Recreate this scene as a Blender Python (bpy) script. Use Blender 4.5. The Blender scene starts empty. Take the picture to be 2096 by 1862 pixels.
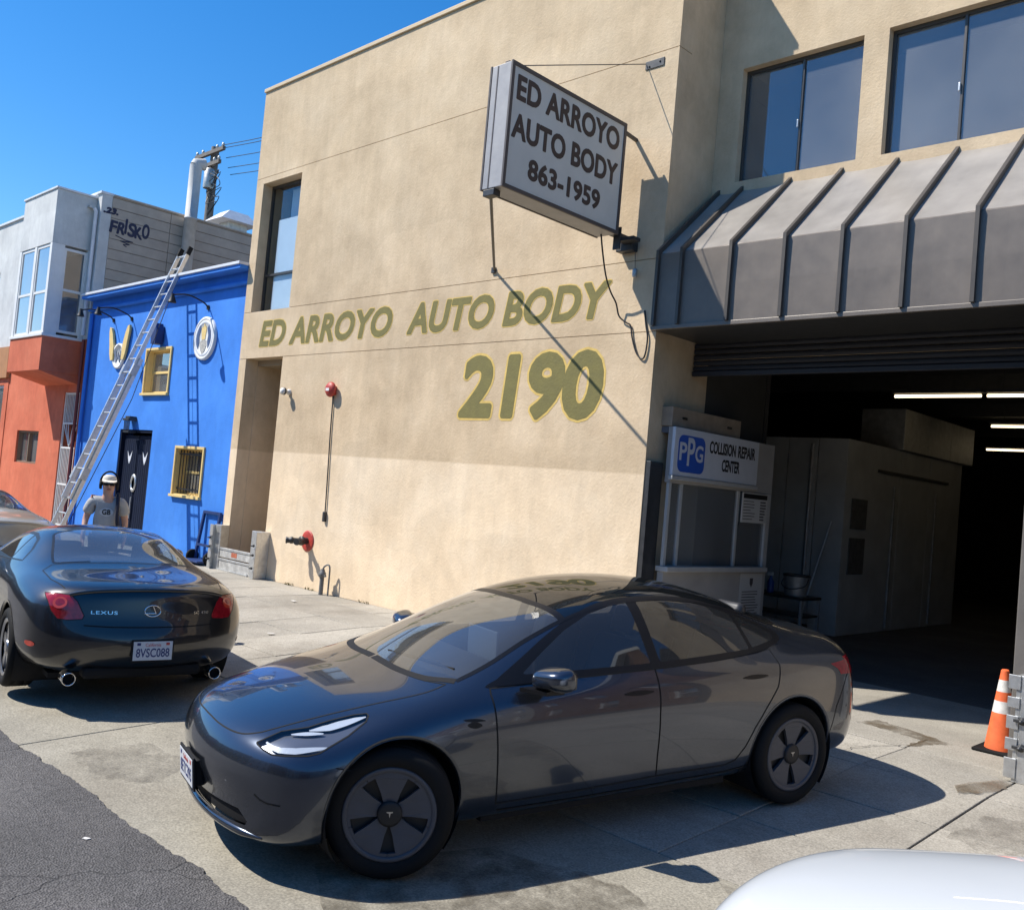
import bpy, bmesh, math, random
import numpy as np
from mathutils import Vector, Matrix
from mathutils.bvhtree import BVHTree
from mathutils.geometry import tessellate_polygon

random.seed(7)
sc = bpy.context.scene
COL = sc.collection
R = math.radians

# ------------------------------------------------------------------ camera
# street frame: X runs along the house fronts (to the right), Y into the houses, Z up
cam_d = bpy.data.cameras.new('camera')
cam = bpy.data.objects.new('camera', cam_d)
COL.objects.link(cam)
sc.camera = cam
cam_d.sensor_fit = 'HORIZONTAL'
cam_d.sensor_width = 36.0
cam_d.lens = 36.0 * 1916.37 / 2096.0
cam_d.clip_start = 0.05
cam_d.clip_end = 3000
def set_camera(yaw, pitch, roll, loc):
    f = Vector((-math.sin(yaw) * math.cos(pitch), math.cos(yaw) * math.cos(pitch), math.sin(pitch)))
    r = Vector((math.cos(yaw), math.sin(yaw), 0))
    d = f.cross(r)
    r2 = math.cos(roll) * r + math.sin(roll) * d
    d2 = -math.sin(roll) * r + math.cos(roll) * d
    m = Matrix.Identity(4)
    for i in range(3):
        m[i][0], m[i][1], m[i][2] = r2[i], -d2[i], -f[i]
        m[i][3] = loc[i]
    cam.matrix_world = m
set_camera(R(44.209), R(2.247), R(-5.0856), (0, 0, 1.86))

# ------------------------------------------------------------------ sky, sun, exposure
TRAVEL = Vector((0.62, 0.575, -1.0)).normalized()      # the way sunlight travels
SUN_EL = math.asin(-TRAVEL.z)
SUN_ROT = math.atan2(-TRAVEL.x, -TRAVEL.y)
world = bpy.data.worlds.new('World')
sc.world = world
world.use_nodes = True
wn = world.node_tree
wn.nodes.clear()
w_out = wn.nodes.new('ShaderNodeOutputWorld')
w_bg = wn.nodes.new('ShaderNodeBackground')
w_sky = wn.nodes.new('ShaderNodeTexSky')
w_sky.sky_type = 'NISHITA'
w_sky.sun_disc = False
w_sky.sun_elevation = SUN_EL
w_sky.sun_rotation = SUN_ROT
w_sky.altitude = 20
w_sky.air_density = 1.0
w_sky.dust_density = 0.15
w_sky.ozone_density = 3.0
w_hsv = wn.nodes.new('ShaderNodeHueSaturation')
w_hsv.inputs['Saturation'].default_value = 1.38
w_hsv.inputs['Hue'].default_value = 0.503
w_bg.inputs['Strength'].default_value = 0.12
wn.links.new(w_sky.outputs[0], w_hsv.inputs['Color'])
wn.links.new(w_hsv.outputs[0], w_bg.inputs[0])
wn.links.new(w_bg.outputs[0], w_out.inputs[0])

sun_d = bpy.data.lights.new('sun', 'SUN')
sun_d.energy = 4.6
sun_d.angle = R(0.53)
sun_d.color = (1.0, 0.95, 0.87)
sun = bpy.data.objects.new('sun', sun_d)
COL.objects.link(sun)
sun.location = (-20, -20, 35)
sun.rotation_euler = TRAVEL.to_track_quat('-Z', 'Y').to_euler()

sc.view_settings.view_transform = 'Standard'
sc.view_settings.look = 'None'
sc.view_settings.exposure = 0.62
sc.view_settings.gamma = 1.0
sc.view_settings.use_curve_mapping = False
try:
    sc.cycles.use_denoising = True
    sc.cycles.max_bounces = 10
    sc.cycles.transparent_max_bounces = 16
    sc.cycles.sample_clamp_indirect = 8
except Exception:
    pass

# ------------------------------------------------------------------ naming and tagging
def tag(o, label=None, cat=None, group=None, kind=None):
    if label: o['label'] = label
    if cat: o['category'] = cat
    if group: o['group'] = group
    if kind: o['kind'] = kind
    return o
def empty(name, loc=(0, 0, 0), rz=0.0, parent=None):
    o = bpy.data.objects.new(name, None)
    COL.objects.link(o)
    o.location = loc
    o.rotation_euler = (0, 0, rz)
    o.empty_display_size = 0.1
    if parent: o.parent = parent
    return o
def obj(name, me, material=None, parent=None):
    o = bpy.data.objects.new(name, me)
    COL.objects.link(o)
    if material is not None and len(me.materials) == 0:
        me.materials.append(material)
    if parent: o.parent = parent
    return o
def copy_tree(o, parent=None):
    c = o.copy()
    COL.objects.link(c)
    c.parent = parent
    for ch in list(o.children):
        copy_tree(ch, c)
    return c

# ------------------------------------------------------------------ mesh builder
class MB:
    def __init__(s):
        s.v = []; s.f = []; s.sm = []
    def add(s, vs, fs, smooth=False):
        n = len(s.v)
        s.v += [tuple(p) for p in vs]
        s.f += [tuple(i + n for i in f) for f in fs]
        s.sm += [smooth] * len(fs)
        return s
    def box(s, x0, x1, y0, y1, z0, z1, b=0.0):
        if b <= 0:
            vs = [(x, y, z) for x in (x0, x1) for y in (y0, y1) for z in (z0, z1)]
            return s.add(vs, [(0, 1, 3, 2), (4, 6, 7, 5), (0, 4, 5, 1), (2, 3, 7, 6), (0, 2, 6, 4), (1, 5, 7, 3)])
        bm = bmesh.new()
        bmesh.ops.create_cube(bm, size=1.0)
        for v in bm.verts:
            v.co = Vector(((x0 + x1) / 2 + v.co.x * (x1 - x0), (y0 + y1) / 2 + v.co.y * (y1 - y0), (z0 + z1) / 2 + v.co.z * (z1 - z0)))
        bmesh.ops.bevel(bm, geom=list(bm.edges), offset=b, segments=2, affect='EDGES', profile=0.5)
        return s.bm(bm)
    def bm(s, bm, smooth=False):
        bm.verts.index_update()
        s.add([v.co[:] for v in bm.verts], [[v.index for v in f.verts] for f in bm.faces], smooth)
        bm.free()
        return s
    def bar(s, a, b, w, h=None, up=(0, 0, 1)):
        a, b = Vector(a), Vector(b)
        h = h or w
        d = (b - a).normalized()
        u = Vector(up)
        if abs(d.dot(u)) > 0.98: u = Vector((0, 1, 0))
        r = d.cross(u).normalized() * (w / 2)
        t = r.cross(d).normalized() * (h / 2)
        vs = [p + r * i + t * j for p in (a, b) for i, j in ((-1, -1), (1, -1), (1, 1), (-1, 1))]
        return s.add(vs, [(3, 2, 1, 0), (4, 5, 6, 7), (0, 1, 5, 4), (1, 2, 6, 5), (2, 3, 7, 6), (3, 0, 4, 7)])
    def tube(s, pts, r, n=8, caps=True, radii=None):
        pts = [Vector(p) for p in pts]
        rings = []
        prev = None
        for i, p in enumerate(pts):
            if i == 0: d = pts[1] - p
            elif i == len(pts) - 1: d = p - pts[i - 1]
            else: d = (pts[i + 1] - p).normalized() + (p - pts[i - 1]).normalized()
            d.normalize()
            u = prev if prev is not None else (Vector((0, 0, 1)) if abs(d.z) < 0.9 else Vector((1, 0, 0)))
            a = d.cross(u)
            if a.length < 1e-6: a = d.cross(Vector((0.3, 0.5, 0.8)))
            a.normalize()
            b = a.cross(d).normalized()
            prev = b
            rr = radii[i] if radii else r
            rings.append([p + (a * math.cos(2 * math.pi * k / n) + b * math.sin(2 * math.pi * k / n)) * rr for k in range(n)])
        vs = [q for ring in rings for q in ring]
        fs = []
        for i in range(len(pts) - 1):
            for k in range(n):
                k2 = (k + 1) % n
                fs.append((i * n + k, i * n + k2, (i + 1) * n + k2, (i + 1) * n + k))
        s.add(vs, fs, True)
        if caps:
            s.add(rings[0], [tuple(reversed(range(n)))])
            s.add(rings[-1], [tuple(range(n))])
        return s
    def lathe(s, prof, n=24, axis='Z', c=(0, 0, 0), smooth=True, caps=True):
        # prof: (radius, height) pairs along the axis
        vs = []
        for r, h in prof:
            for k in range(n):
                a = 2 * math.pi * k / n
                p = (r * math.cos(a), r * math.sin(a), h)
                if axis == 'Y': p = (p[0], p[2], -p[1])
                elif axis == 'X': p = (p[2], p[0], p[1])
                vs.append((p[0] + c[0], p[1] + c[1], p[2] + c[2]))
        fs = []
        m = len(prof)
        for i in range(m - 1):
            for k in range(n):
                k2 = (k + 1) % n
                fs.append((i * n + k, i * n + k2, (i + 1) * n + k2, (i + 1) * n + k))
        s.add(vs, fs, smooth)
        if caps:
            if prof[0][0] > 1e-5: s.add(vs[:n], [tuple(reversed(range(n)))])
            if prof[-1][0] > 1e-5: s.add(vs[-n:], [tuple(range(n))])
        return s
    def prism(s, poly, f, d):
        # poly: 2D outline; f(u,v) -> 3D front point; d: 3D thickness vector
        d = Vector(d)
        a = [Vector(f(u, v)) for u, v in poly]
        b = [p + d for p in a]
        n = len(a)
        tris = tessellate_polygon([[Vector((u, v, 0)) for u, v in poly]])
        s.add(a + b, [tuple(t) for t in tris] + [tuple(i + n for i in reversed(t)) for t in tris] +
              [(i, (i + 1) % n, (i + 1) % n + n, i + n) for i in range(n)])
        return s
    def sphere(s, c, r, n=12, sq=(1, 1, 1)):
        bm = bmesh.new()
        bmesh.ops.create_uvsphere(bm, u_segments=n, v_segments=max(6, n // 2), radius=1)
        for v in bm.verts:
            v.co = Vector((c[0] + v.co.x * r * sq[0], c[1] + v.co.y * r * sq[1], c[2] + v.co.z * r * sq[2]))
        return s.bm(bm, True)
    def mesh(s, name):
        me = bpy.data.meshes.new(name)
        me.from_pydata(s.v, [], s.f)
        me.polygons.foreach_set('use_smooth', s.sm)
        me.update()
        bm = bmesh.new()
        bm.from_mesh(me)
        bmesh.ops.recalc_face_normals(bm, faces=bm.faces)
        bm.to_mesh(me)
        bm.free()
        return me
    def build(s, name, material=None, parent=None):
        return obj(name, s.mesh(name), material, parent)

def text_mesh(name, body, w, h, shear=0.0, offset=0.0, extrude=0.002, space=1.0, bold=0):
    """flat lettering of the built-in face, fitted to w x h, lower left corner at 0,0 in the XY plane"""
    cu = bpy.data.curves.new(name, 'FONT')
    cu.body = body
    cu.size = 1.0
    cu.shear = shear
    cu.offset = offset
    cu.space_character = space
    cu.align_x = 'CENTER'
    cu.resolution_u = 4
    t = bpy.data.objects.new(name + '_tmp', cu)
    COL.objects.link(t)
    dg = bpy.context.evaluated_depsgraph_get()
    me = bpy.data.meshes.new_from_object(t.evaluated_get(dg))
    bpy.data.objects.remove(t)
    bpy.data.curves.remove(cu)
    co = np.zeros(len(me.vertices) * 3)
    me.vertices.foreach_get('co', co)
    co = co.reshape(-1, 3)
    lo, hi = co.min(0), co.max(0)
    co[:, 0] = (co[:, 0] - lo[0]) / (hi[0] - lo[0]) * w
    co[:, 1] = (co[:, 1] - lo[1]) / (hi[1] - lo[1]) * h
    co[:, 2] = 0
    me.vertices.foreach_set('co', co.ravel())
    me.materials.clear()
    bm = bmesh.new()
    bm.from_mesh(me)
    bmesh.ops.remove_doubles(bm, verts=bm.verts, dist=1e-5)
    r = bmesh.ops.extrude_face_region(bm, geom=list(bm.faces))
    for v in r['geom']:
        if isinstance(v, bmesh.types.BMVert): v.co.z += extrude
    bmesh.ops.recalc_face_normals(bm, faces=bm.faces)
    for f in bm.faces: f.smooth = False
    bm.to_mesh(me)
    bm.free()
    me.name = name
    return me
def fatten(me, r, n=10, dz=0.00004):
    """bolder strokes: the same flat letters laid over each other a little apart, each a hair higher than the last"""
    bm = bmesh.new(); bm.from_mesh(me)
    src = list(bm.verts) + list(bm.edges) + list(bm.faces)
    for k in range(n):
        a = 2 * math.pi * k / n
        d = bmesh.ops.duplicate(bm, geom=src)
        bmesh.ops.translate(bm, verts=[g for g in d['geom'] if isinstance(g, bmesh.types.BMVert)], vec=(r * math.cos(a), r * math.sin(a), dz * (k + 1)))
    bm.to_mesh(me); bm.free()
    return me
def put(me, origin, ux, uy):
    """lay a flat mesh (XY) on a plane: origin, direction of its x, direction of its y"""
    ux, uy = Vector(ux).normalized(), Vector(uy).normalized()
    uz = ux.cross(uy)
    m = Matrix(((ux.x, uy.x, uz.x, origin[0]), (ux.y, uy.y, uz.y, origin[1]), (ux.z, uy.z, uz.z, origin[2]), (0, 0, 0, 1)))
    me.transform(m)
    return me

# ------------------------------------------------------------------ materials
def new_mat(name):
    m = bpy.data.materials.new(name)
    m.use_nodes = True
    nt = m.node_tree
    b = nt.nodes['Principled BSDF']
    return m, nt, b
def N(nt, kind, **kw):
    n = nt.nodes.new('ShaderNode' + kind)
    for k, v in kw.items():
        if k in n.inputs.keys(): n.inputs[k].default_value = v
        else: setattr(n, k, v)
    return n
def plain(name, col, rough=0.5, metal=0.0, coat=0.0, var=0.0, scale=6.0, bump=0.0, bscale=60.0, spec=None, emit=None, estr=0.0):
    m, nt, b = new_mat(name)
    b.inputs['Base Color'].default_value = (*col, 1)
    b.inputs['Roughness'].default_value = rough
    b.inputs['Metallic'].default_value = metal
    b.inputs['Coat Weight'].default_value = coat
    b.inputs['Coat Roughness'].default_value = 0.02
    if spec is not None: b.inputs['Specular IOR Level'].default_value = spec
    if emit:
        b.inputs['Emission Color'].default_value = (*emit, 1)
        b.inputs['Emission Strength'].default_value = estr
    if var or bump:
        geo = N(nt, 'NewGeometry')
    if var:
        no = N(nt, 'TexNoise', Scale=scale, Detail=6.0, Roughness=0.62)
        nt.links.new(geo.outputs['Position'], no.inputs['Vector'])
        mr = N(nt, 'MapRange')
        mr.inputs['From Min'].default_value = 0.28; mr.inputs['From Max'].default_value = 0.72
        mr.inputs['To Min'].default_value = 1 - var; mr.inputs['To Max'].default_value = 1 + var
        nt.links.new(no.outputs['Fac'], mr.inputs['Value'])
        mx = N(nt, 'Mix', data_type='RGBA', blend_type='MULTIPLY')
        mx.inputs[0].default_value = 1.0
        mx.inputs[6].default_value = (*col, 1)
        nt.links.new(mr.outputs[0], mx.inputs[7])
        nt.links.new(mx.outputs[2], b.inputs['Base Color'])
        mr2 = N(nt, 'MapRange')
        mr2.inputs['To Min'].default_value = max(0, rough - 0.12); mr2.inputs['To Max'].default_value = min(1, rough + 0.12)
        nt.links.new(no.outputs['Fac'], mr2.inputs['Value'])
        nt.links.new(mr2.outputs[0], b.inputs['Roughness'])
    if bump:
        nb = N(nt, 'TexNoise', Scale=bscale, Detail=4.0)
        nt.links.new(geo.outputs['Position'], nb.inputs['Vector'])
        bp = N(nt, 'Bump', Strength=bump, Distance=0.01)
        nt.links.new(nb.outputs['Fac'], bp.inputs['Height'])
        nt.links.new(bp.outputs[0], b.inputs['Normal'])
    return m
def ramp(nt, stops):
    r = N(nt, 'ValToRGB')
    e = r.color_ramp.elements
    while len(e) < len(stops): e.new(0.5)
    for i, (p, c) in enumerate(stops):
        e[i].position = p
        e[i].color = (*c, 1)
    return r
def glass(name, tint=(0.55, 0.6, 0.62), ior=1.5, rough=0.0, gain=1.0, haze=0.0):
    """thin window pane: clear or tinted straight through, mirror-like by Fresnel"""
    m, nt, b = new_mat(name)
    nt.nodes.remove(b)
    out = nt.nodes['Material Output']
    tr = N(nt, 'BsdfTransparent'); tr.inputs[0].default_value = (*tint, 1)
    gl = N(nt, 'BsdfGlossy'); gl.inputs['Roughness'].default_value = rough
    gl.inputs['Color'].default_value = (0.95, 0.97, 1, 1)
    fr = N(nt, 'Fresnel'); fr.inputs['IOR'].default_value = ior
    mu = N(nt, 'Math', operation='MULTIPLY'); mu.inputs[1].default_value = gain
    mu.use_clamp = True
    mx = N(nt, 'MixShader')
    # a pane reflects at its outer face only: the far face of the thin sheet lets the ray out
    gb = N(nt, 'NewGeometry')
    inv = N(nt, 'Math', operation='SUBTRACT'); inv.inputs[0].default_value = 1.0
    nt.links.new(gb.outputs['Backfacing'], inv.inputs[1])
    m2 = N(nt, 'Math', operation='MULTIPLY')
    nt.links.new(fr.outputs[0], mu.inputs[0])
    nt.links.new(mu.outputs[0], m2.inputs[0]); nt.links.new(inv.outputs[0], m2.inputs[1])
    nt.links.new(m2.outputs[0], mx.inputs[0])
    nt.links.new(tr.outputs[0], mx.inputs[1])
    nt.links.new(gl.outputs[0], mx.inputs[2])
    last = mx.outputs[0]
    if haze:
        # pale blotchy veil over the pane, standing in for a hazier sky reflection
        geo = N(nt, 'NewGeometry')
        no = N(nt, 'TexNoise', Scale=0.9, Detail=4.0, Roughness=0.5)
        nt.links.new(geo.outputs['Position'], no.inputs['Vector'])
        mr = N(nt, 'MapRange'); mr.inputs['From Min'].default_value = 0.3; mr.inputs['From Max'].default_value = 0.75
        mr.inputs['To Min'].default_value = haze * 0.65; mr.inputs['To Max'].default_value = haze * 1.35
        nt.links.new(no.outputs['Fac'], mr.inputs['Value'])
        df = N(nt, 'BsdfDiffuse'); df.inputs['Color'].default_value = (0.62, 0.62, 0.60, 1)
        md = N(nt, 'MixShader')
        nt.links.new(mr.outputs[0], md.inputs[0]); nt.links.new(last, md.inputs[1]); nt.links.new(df.outputs[0], md.inputs[2])
        last = md.outputs[0]
    nt.links.new(last, out.inputs[0])
    return m

def stucco_mat(name, cols, low=None, zlow=0.0, bump=0.5, streak=0.0, mottle=0.07):
    """painted stucco with mottling; below zlow a second coat of paint of its own colours"""
    m, nt, b = new_mat(name)
    geo = N(nt, 'NewGeometry')
    n1 = N(nt, 'TexNoise', Scale=1.1, Detail=8.0, Roughness=0.68)
    n2 = N(nt, 'TexNoise', Scale=0.45, Detail=5.0, Roughness=0.55, Distortion=0.6)
    nt.links.new(geo.outputs['Position'], n1.inputs['Vector'])
    nt.links.new(geo.outputs['Position'], n2.inputs['Vector'])
    r1 = ramp(nt, [(0.30, cols[0]), (0.5, cols[1]), (0.70, cols[2])])
    nt.links.new(n1.outputs['Fac'], r1.inputs[0])
    last = r1.outputs[0]
    if low:
        r2 = ramp(nt, [(0.30, low[0]), (0.5, low[1]), (0.70, low[2])])
        ad = N(nt, 'Math', operation='MULTIPLY_ADD'); ad.inputs[1].default_value = 0.6; ad.inputs[2].default_value = 0.2
        nt.links.new(n2.outputs['Fac'], ad.inputs[0])
        mx0 = N(nt, 'Mix', data_type='FLOAT'); mx0.inputs[0].default_value = 0.45
        nt.links.new(n1.outputs['Fac'], mx0.inputs[2]); nt.links.new(n2.outputs['Fac'], mx0.inputs[3])
        nt.links.new(mx0.outputs[0], r2.inputs[0])
        sx = N(nt, 'SeparateXYZ')
        nt.links.new(geo.outputs['Position'], sx.inputs[0])
        wob = N(nt, 'Math', operation='MULTIPLY_ADD'); wob.inputs[1].default_value = 0.05
        nt.links.new(n1.outputs['Fac'], wob.inputs[0]); nt.links.new(sx.outputs['Z'], wob.inputs[2])
        st = N(nt, 'MapRange'); st.inputs['From Min'].default_value = zlow; st.inputs['From Max'].default_value = zlow + 0.03
        nt.links.new(wob.outputs[0], st.inputs['Value'])
        mx = N(nt, 'Mix', data_type='RGBA')
        nt.links.new(st.outputs[0], mx.inputs[0])
        nt.links.new(r2.outputs[0], mx.inputs[6]); nt.links.new(r1.outputs[0], mx.inputs[7])
        last = mx.outputs[2]
    if streak:
        mp = N(nt, 'Mapping'); mp.inputs['Scale'].default_value = (5.0, 5.0, 0.22)
        nt.links.new(geo.outputs['Position'], mp.inputs['Vector'])
        n4 = N(nt, 'TexNoise', Scale=1.0, Detail=5.0, Roughness=0.6)
        nt.links.new(mp.outputs[0], n4.inputs['Vector'])
        mr = N(nt, 'MapRange'); mr.inputs['From Min'].default_value = 0.45; mr.inputs['From Max'].default_value = 0.8
        mr.inputs['To Min'].default_value = 1.0; mr.inputs['To Max'].default_value = 1.0 - streak
        nt.links.new(n4.outputs['Fac'], mr.inputs['Value'])
        ms = N(nt, 'Mix', data_type='RGBA', blend_type='MULTIPLY'); ms.inputs[0].default_value = 1
        nt.links.new(last, ms.inputs[6]); nt.links.new(mr.outputs[0], ms.inputs[7])
        last = ms.outputs[2]
    n6 = N(nt, 'TexNoise', Scale=0.8, Detail=3.0, Roughness=0.5, Distortion=1.2)
    nt.links.new(geo.outputs['Position'], n6.inputs['Vector'])
    mp6 = N(nt, 'MapRange'); mp6.inputs['From Min'].default_value = 0.35; mp6.inputs['From Max'].default_value = 0.65
    mp6.inputs['To Min'].default_value = 0.93; mp6.inputs['To Max'].default_value = 1.05
    nt.links.new(n6.outputs['Fac'], mp6.inputs['Value'])
    mp7 = N(nt, 'Mapping'); mp7.inputs['Scale'].default_value = (8.0, 8.0, 3.6)
    nt.links.new(geo.outputs['Position'], mp7.inputs['Vector'])
    n7 = N(nt, 'TexNoise', Scale=1.0, Detail=6.0, Roughness=0.7, Distortion=0.4)
    nt.links.new(mp7.outputs[0], n7.inputs['Vector'])
    r7 = N(nt, 'MapRange'); r7.inputs['From Min'].default_value = 0.3; r7.inputs['From Max'].default_value = 0.7
    r7.inputs['To Min'].default_value = 1.0 - mottle; r7.inputs['To Max'].default_value = 1.0 + mottle
    nt.links.new(n7.outputs['Fac'], r7.inputs['Value'])
    # rectangular touch-up patches of slightly different paint
    wv7 = N(nt, 'VectorMath', operation='MULTIPLY_ADD'); wv7.inputs[1].default_value = (0.25, 0.25, 0.25)
    nt.links.new(n1.outputs['Color'], wv7.inputs[0]); nt.links.new(geo.outputs['Position'], wv7.inputs[2])
    v7 = N(nt, 'TexVoronoi', Scale=0.85, distance='CHEBYCHEV')
    nt.links.new(wv7.outputs[0], v7.inputs['Vector'])
    sc7 = N(nt, 'SeparateColor'); nt.links.new(v7.outputs['Color'], sc7.inputs[0])
    p7 = N(nt, 'MapRange'); p7.inputs['To Min'].default_value = 1.0 - mottle * 0.7; p7.inputs['To Max'].default_value = 1.0 + mottle * 0.7
    nt.links.new(sc7.outputs[0], p7.inputs['Value'])
    q7 = N(nt, 'Math', operation='MULTIPLY'); nt.links.new(r7.outputs[0], q7.inputs[0]); nt.links.new(p7.outputs[0], q7.inputs[1])
    m7 = N(nt, 'Mix', data_type='RGBA', blend_type='MULTIPLY'); m7.inputs[0].default_value = 1
    nt.links.new(last, m7.inputs[6]); nt.links.new(q7.outputs[0], m7.inputs[7])
    last = m7.outputs[2]
    m6 = N(nt, 'Mix', data_type='RGBA', blend_type='MULTIPLY'); m6.inputs[0].default_value = 1
    nt.links.new(last, m6.inputs[6]); nt.links.new(mp6.outputs[0], m6.inputs[7])
    last = m6.outputs[2]
    nt.links.new(last, b.inputs['Base Color'])
    b.inputs['Roughness'].default_value = 0.85
    b.inputs['Specular IOR Level'].default_value = 0.25
    n3 = N(nt, 'TexNoise', Scale=34.0, Detail=5.0, Roughness=0.6)
    nt.links.new(geo.outputs['Position'], n3.inputs['Vector'])
    n5 = N(nt, 'TexNoise', Scale=5.0, Detail=3.0)
    nt.links.new(geo.outputs['Position'], n5.inputs['Vector'])
    sm = N(nt, 'Math', operation='MULTIPLY_ADD'); sm.inputs[1].default_value = 0.7
    nt.links.new(n5.outputs['Fac'], sm.inputs[0]); nt.links.new(n3.outputs['Fac'], sm.inputs[2])
    bp = N(nt, 'Bump', Strength=bump, Distance=0.012)
    nt.links.new(sm.outputs[0], bp.inputs['Height'])
    nt.links.new(bp.outputs[0], b.inputs['Normal'])
    return m
def concrete_mat(name, a, bcol, stain=(0.12, 0.09, 0.06), rand=0.10):
    m, nt, b = new_mat(name)
    geo = N(nt, 'NewGeometry')
    n1 = N(nt, 'TexNoise', Scale=0.9, Detail=9.0, Roughness=0.7)
    n2 = N(nt, 'TexNoise', Scale=75.0, Detail=3.0, Roughness=0.6)
    n3 = N(nt, 'TexNoise', Scale=0.55, Detail=5.0, Roughness=0.6, Distortion=1.0)
    n4 = N(nt, 'TexVoronoi', Scale=55.0)
    for n in (n1, n2, n3, n4): nt.links.new(geo.outputs['Position'], n.inputs['Vector'])
    r1 = ramp(nt, [(0.28, tuple(c * 0.78 for c in a)), (0.48, a), (0.72, bcol)])
    nt.links.new(n1.outputs['Fac'], r1.inputs[0])
    r3 = N(nt, 'MapRange'); r3.inputs['From Min'].default_value = 0.54; r3.inputs['From Max'].default_value = 0.74
    r3.inputs['To Max'].default_value = 0.36
    nt.links.new(n3.outputs['Fac'], r3.inputs['Value'])
    mx = N(nt, 'Mix', data_type='RGBA'); mx.inputs[7].default_value = (*stain, 1)
    nt.links.new(r3.outputs[0], mx.inputs[0]); nt.links.new(r1.outputs[0], mx.inputs[6])
    oi = N(nt, 'ObjectInfo')
    mr = N(nt, 'MapRange'); mr.inputs['To Min'].default_value = 1 - rand; mr.inputs['To Max'].default_value = 1 + rand
    nt.links.new(oi.outputs['Random'], mr.inputs['Value'])
    g2 = N(nt, 'MapRange'); g2.inputs['From Min'].default_value = 0.3; g2.inputs['From Max'].default_value = 0.7
    g2.inputs['To Min'].default_value = 0.70; g2.inputs['To Max'].default_value = 1.30
    nt.links.new(n2.outputs['Fac'], g2.inputs['Value'])
    n8 = N(nt, 'TexNoise', Scale=22.0, Detail=6.0, Roughness=0.75); nt.links.new(geo.outputs['Position'], n8.inputs['Vector'])
    g8 = N(nt, 'MapRange'); g8.inputs['From Min'].default_value = 0.32; g8.inputs['From Max'].default_value = 0.68
    g8.inputs['To Min'].default_value = 0.90; g8.inputs['To Max'].default_value = 1.12
    nt.links.new(n8.outputs['Fac'], g8.inputs['Value'])
    m8 = N(nt, 'Math', operation='MULTIPLY'); nt.links.new(g2.outputs[0], m8.inputs[0]); nt.links.new(g8.outputs[0], m8.inputs[1])
    mm = N(nt, 'Math', operation='MULTIPLY')
    nt.links.new(mr.outputs[0], mm.inputs[0]); nt.links.new(m8.outputs[0], mm.inputs[1])
    mz = N(nt, 'Mix', data_type='RGBA', blend_type='MULTIPLY'); mz.inputs[0].default_value = 1
    nt.links.new(mx.outputs[2], mz.inputs[6]); nt.links.new(mm.outputs[0], mz.inputs[7])
    nt.links.new(mz.outputs[2], b.inputs['Base Color'])
    b.inputs['Roughness'].default_value = 0.82
    b.inputs['Specular IOR Level'].default_value = 0.3
    sm = N(nt, 'Math', operation='MULTIPLY_ADD'); sm.inputs[1].default_value = 0.5
    nt.links.new(n4.outputs['Distance'], sm.inputs[0]); nt.links.new(n2.outputs['Fac'], sm.inputs[2])
    bp = N(nt, 'Bump', Strength=0.35, Distance=0.006)
    nt.links.new(sm.outputs[0], bp.inputs['Height']); nt.links.new(bp.outputs[0], b.inputs['Normal'])
    return m
def asphalt_mat(name):
    m, nt, b = new_mat(name)
    geo = N(nt, 'NewGeometry')
    v = N(nt, 'TexVoronoi', Scale=85.0)
    n1 = N(nt, 'TexNoise', Scale=0.8, Detail=8.0, Roughness=0.7)
    n2 = N(nt, 'TexNoise', Scale=150.0, Detail=2.0)
    # long wandering cracks: the edges of large, distorted cells
    wn_ = N(nt, 'TexNoise', Scale=1.6, Detail=5.0)
    wv = N(nt, 'VectorMath', operation='MULTIPLY_ADD'); wv.inputs[1].default_value = (0.9, 0.9, 0.9)
    vc = N(nt, 'TexVoronoi', Scale=0.5, feature='DISTANCE_TO_EDGE')
    for n in (v, n1, n2, wn_): nt.links.new(geo.outputs['Position'], n.inputs['Vector'])
    nt.links.new(wn_.outputs['Color'], wv.inputs[0]); nt.links.new(geo.outputs['Position'], wv.inputs[2])
    nt.links.new(wv.outputs[0], vc.inputs['Vector'])
    r1 = ramp(nt, [(0.25, (0.058, 0.055, 0.053)), (0.5, (0.085, 0.080, 0.077)), (0.78, (0.12, 0.112, 0.106))])
    nt.links.new(n1.outputs['Fac'], r1.inputs[0])
    g = N(nt, 'MapRange'); g.inputs['To Min'].default_value = 0.55; g.inputs['To Max'].default_value = 1.6
    nt.links.new(v.outputs['Color'], g.inputs['Value'])
    mz = N(nt, 'Mix', data_type='RGBA', blend_type='MULTIPLY'); mz.inputs[0].default_value = 1
    nt.links.new(r1.outputs[0], mz.inputs[6]); nt.links.new(g.outputs[0], mz.inputs[7])
    ck = N(nt, 'MapRange'); ck.inputs['From Min'].default_value = 0.001; ck.inputs['From Max'].default_value = 0.006
    ck.inputs['To Min'].default_value = 0.5; ck.inputs['To Max'].default_value = 1.0
    nt.links.new(vc.outputs['Distance'], ck.inputs['Value'])
    mc = N(nt, 'Mix', data_type='RGBA', blend_type='MULTIPLY'); mc.inputs[0].default_value = 1
    nt.links.new(mz.outputs[2], mc.inputs[6]); nt.links.new(ck.outputs[0], mc.inputs[7])
    nt.links.new(mc.outputs[2], b.inputs['Base Color'])
    b.inputs['Roughness'].default_value = 0.75
    b.inputs['Specular IOR Level'].default_value = 0.35
    sm = N(nt, 'Math', operation='ADD')
    nt.links.new(v.outputs['Distance'], sm.inputs[0]); nt.links.new(ck.outputs[0], sm.inputs[1])
    bp = N(nt, 'Bump', Strength=0.7, Distance=0.012)
    nt.links.new(sm.outputs[0], bp.inputs['Height']); nt.links.new(bp.outputs[0], b.inputs['Normal'])
    return m
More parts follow.
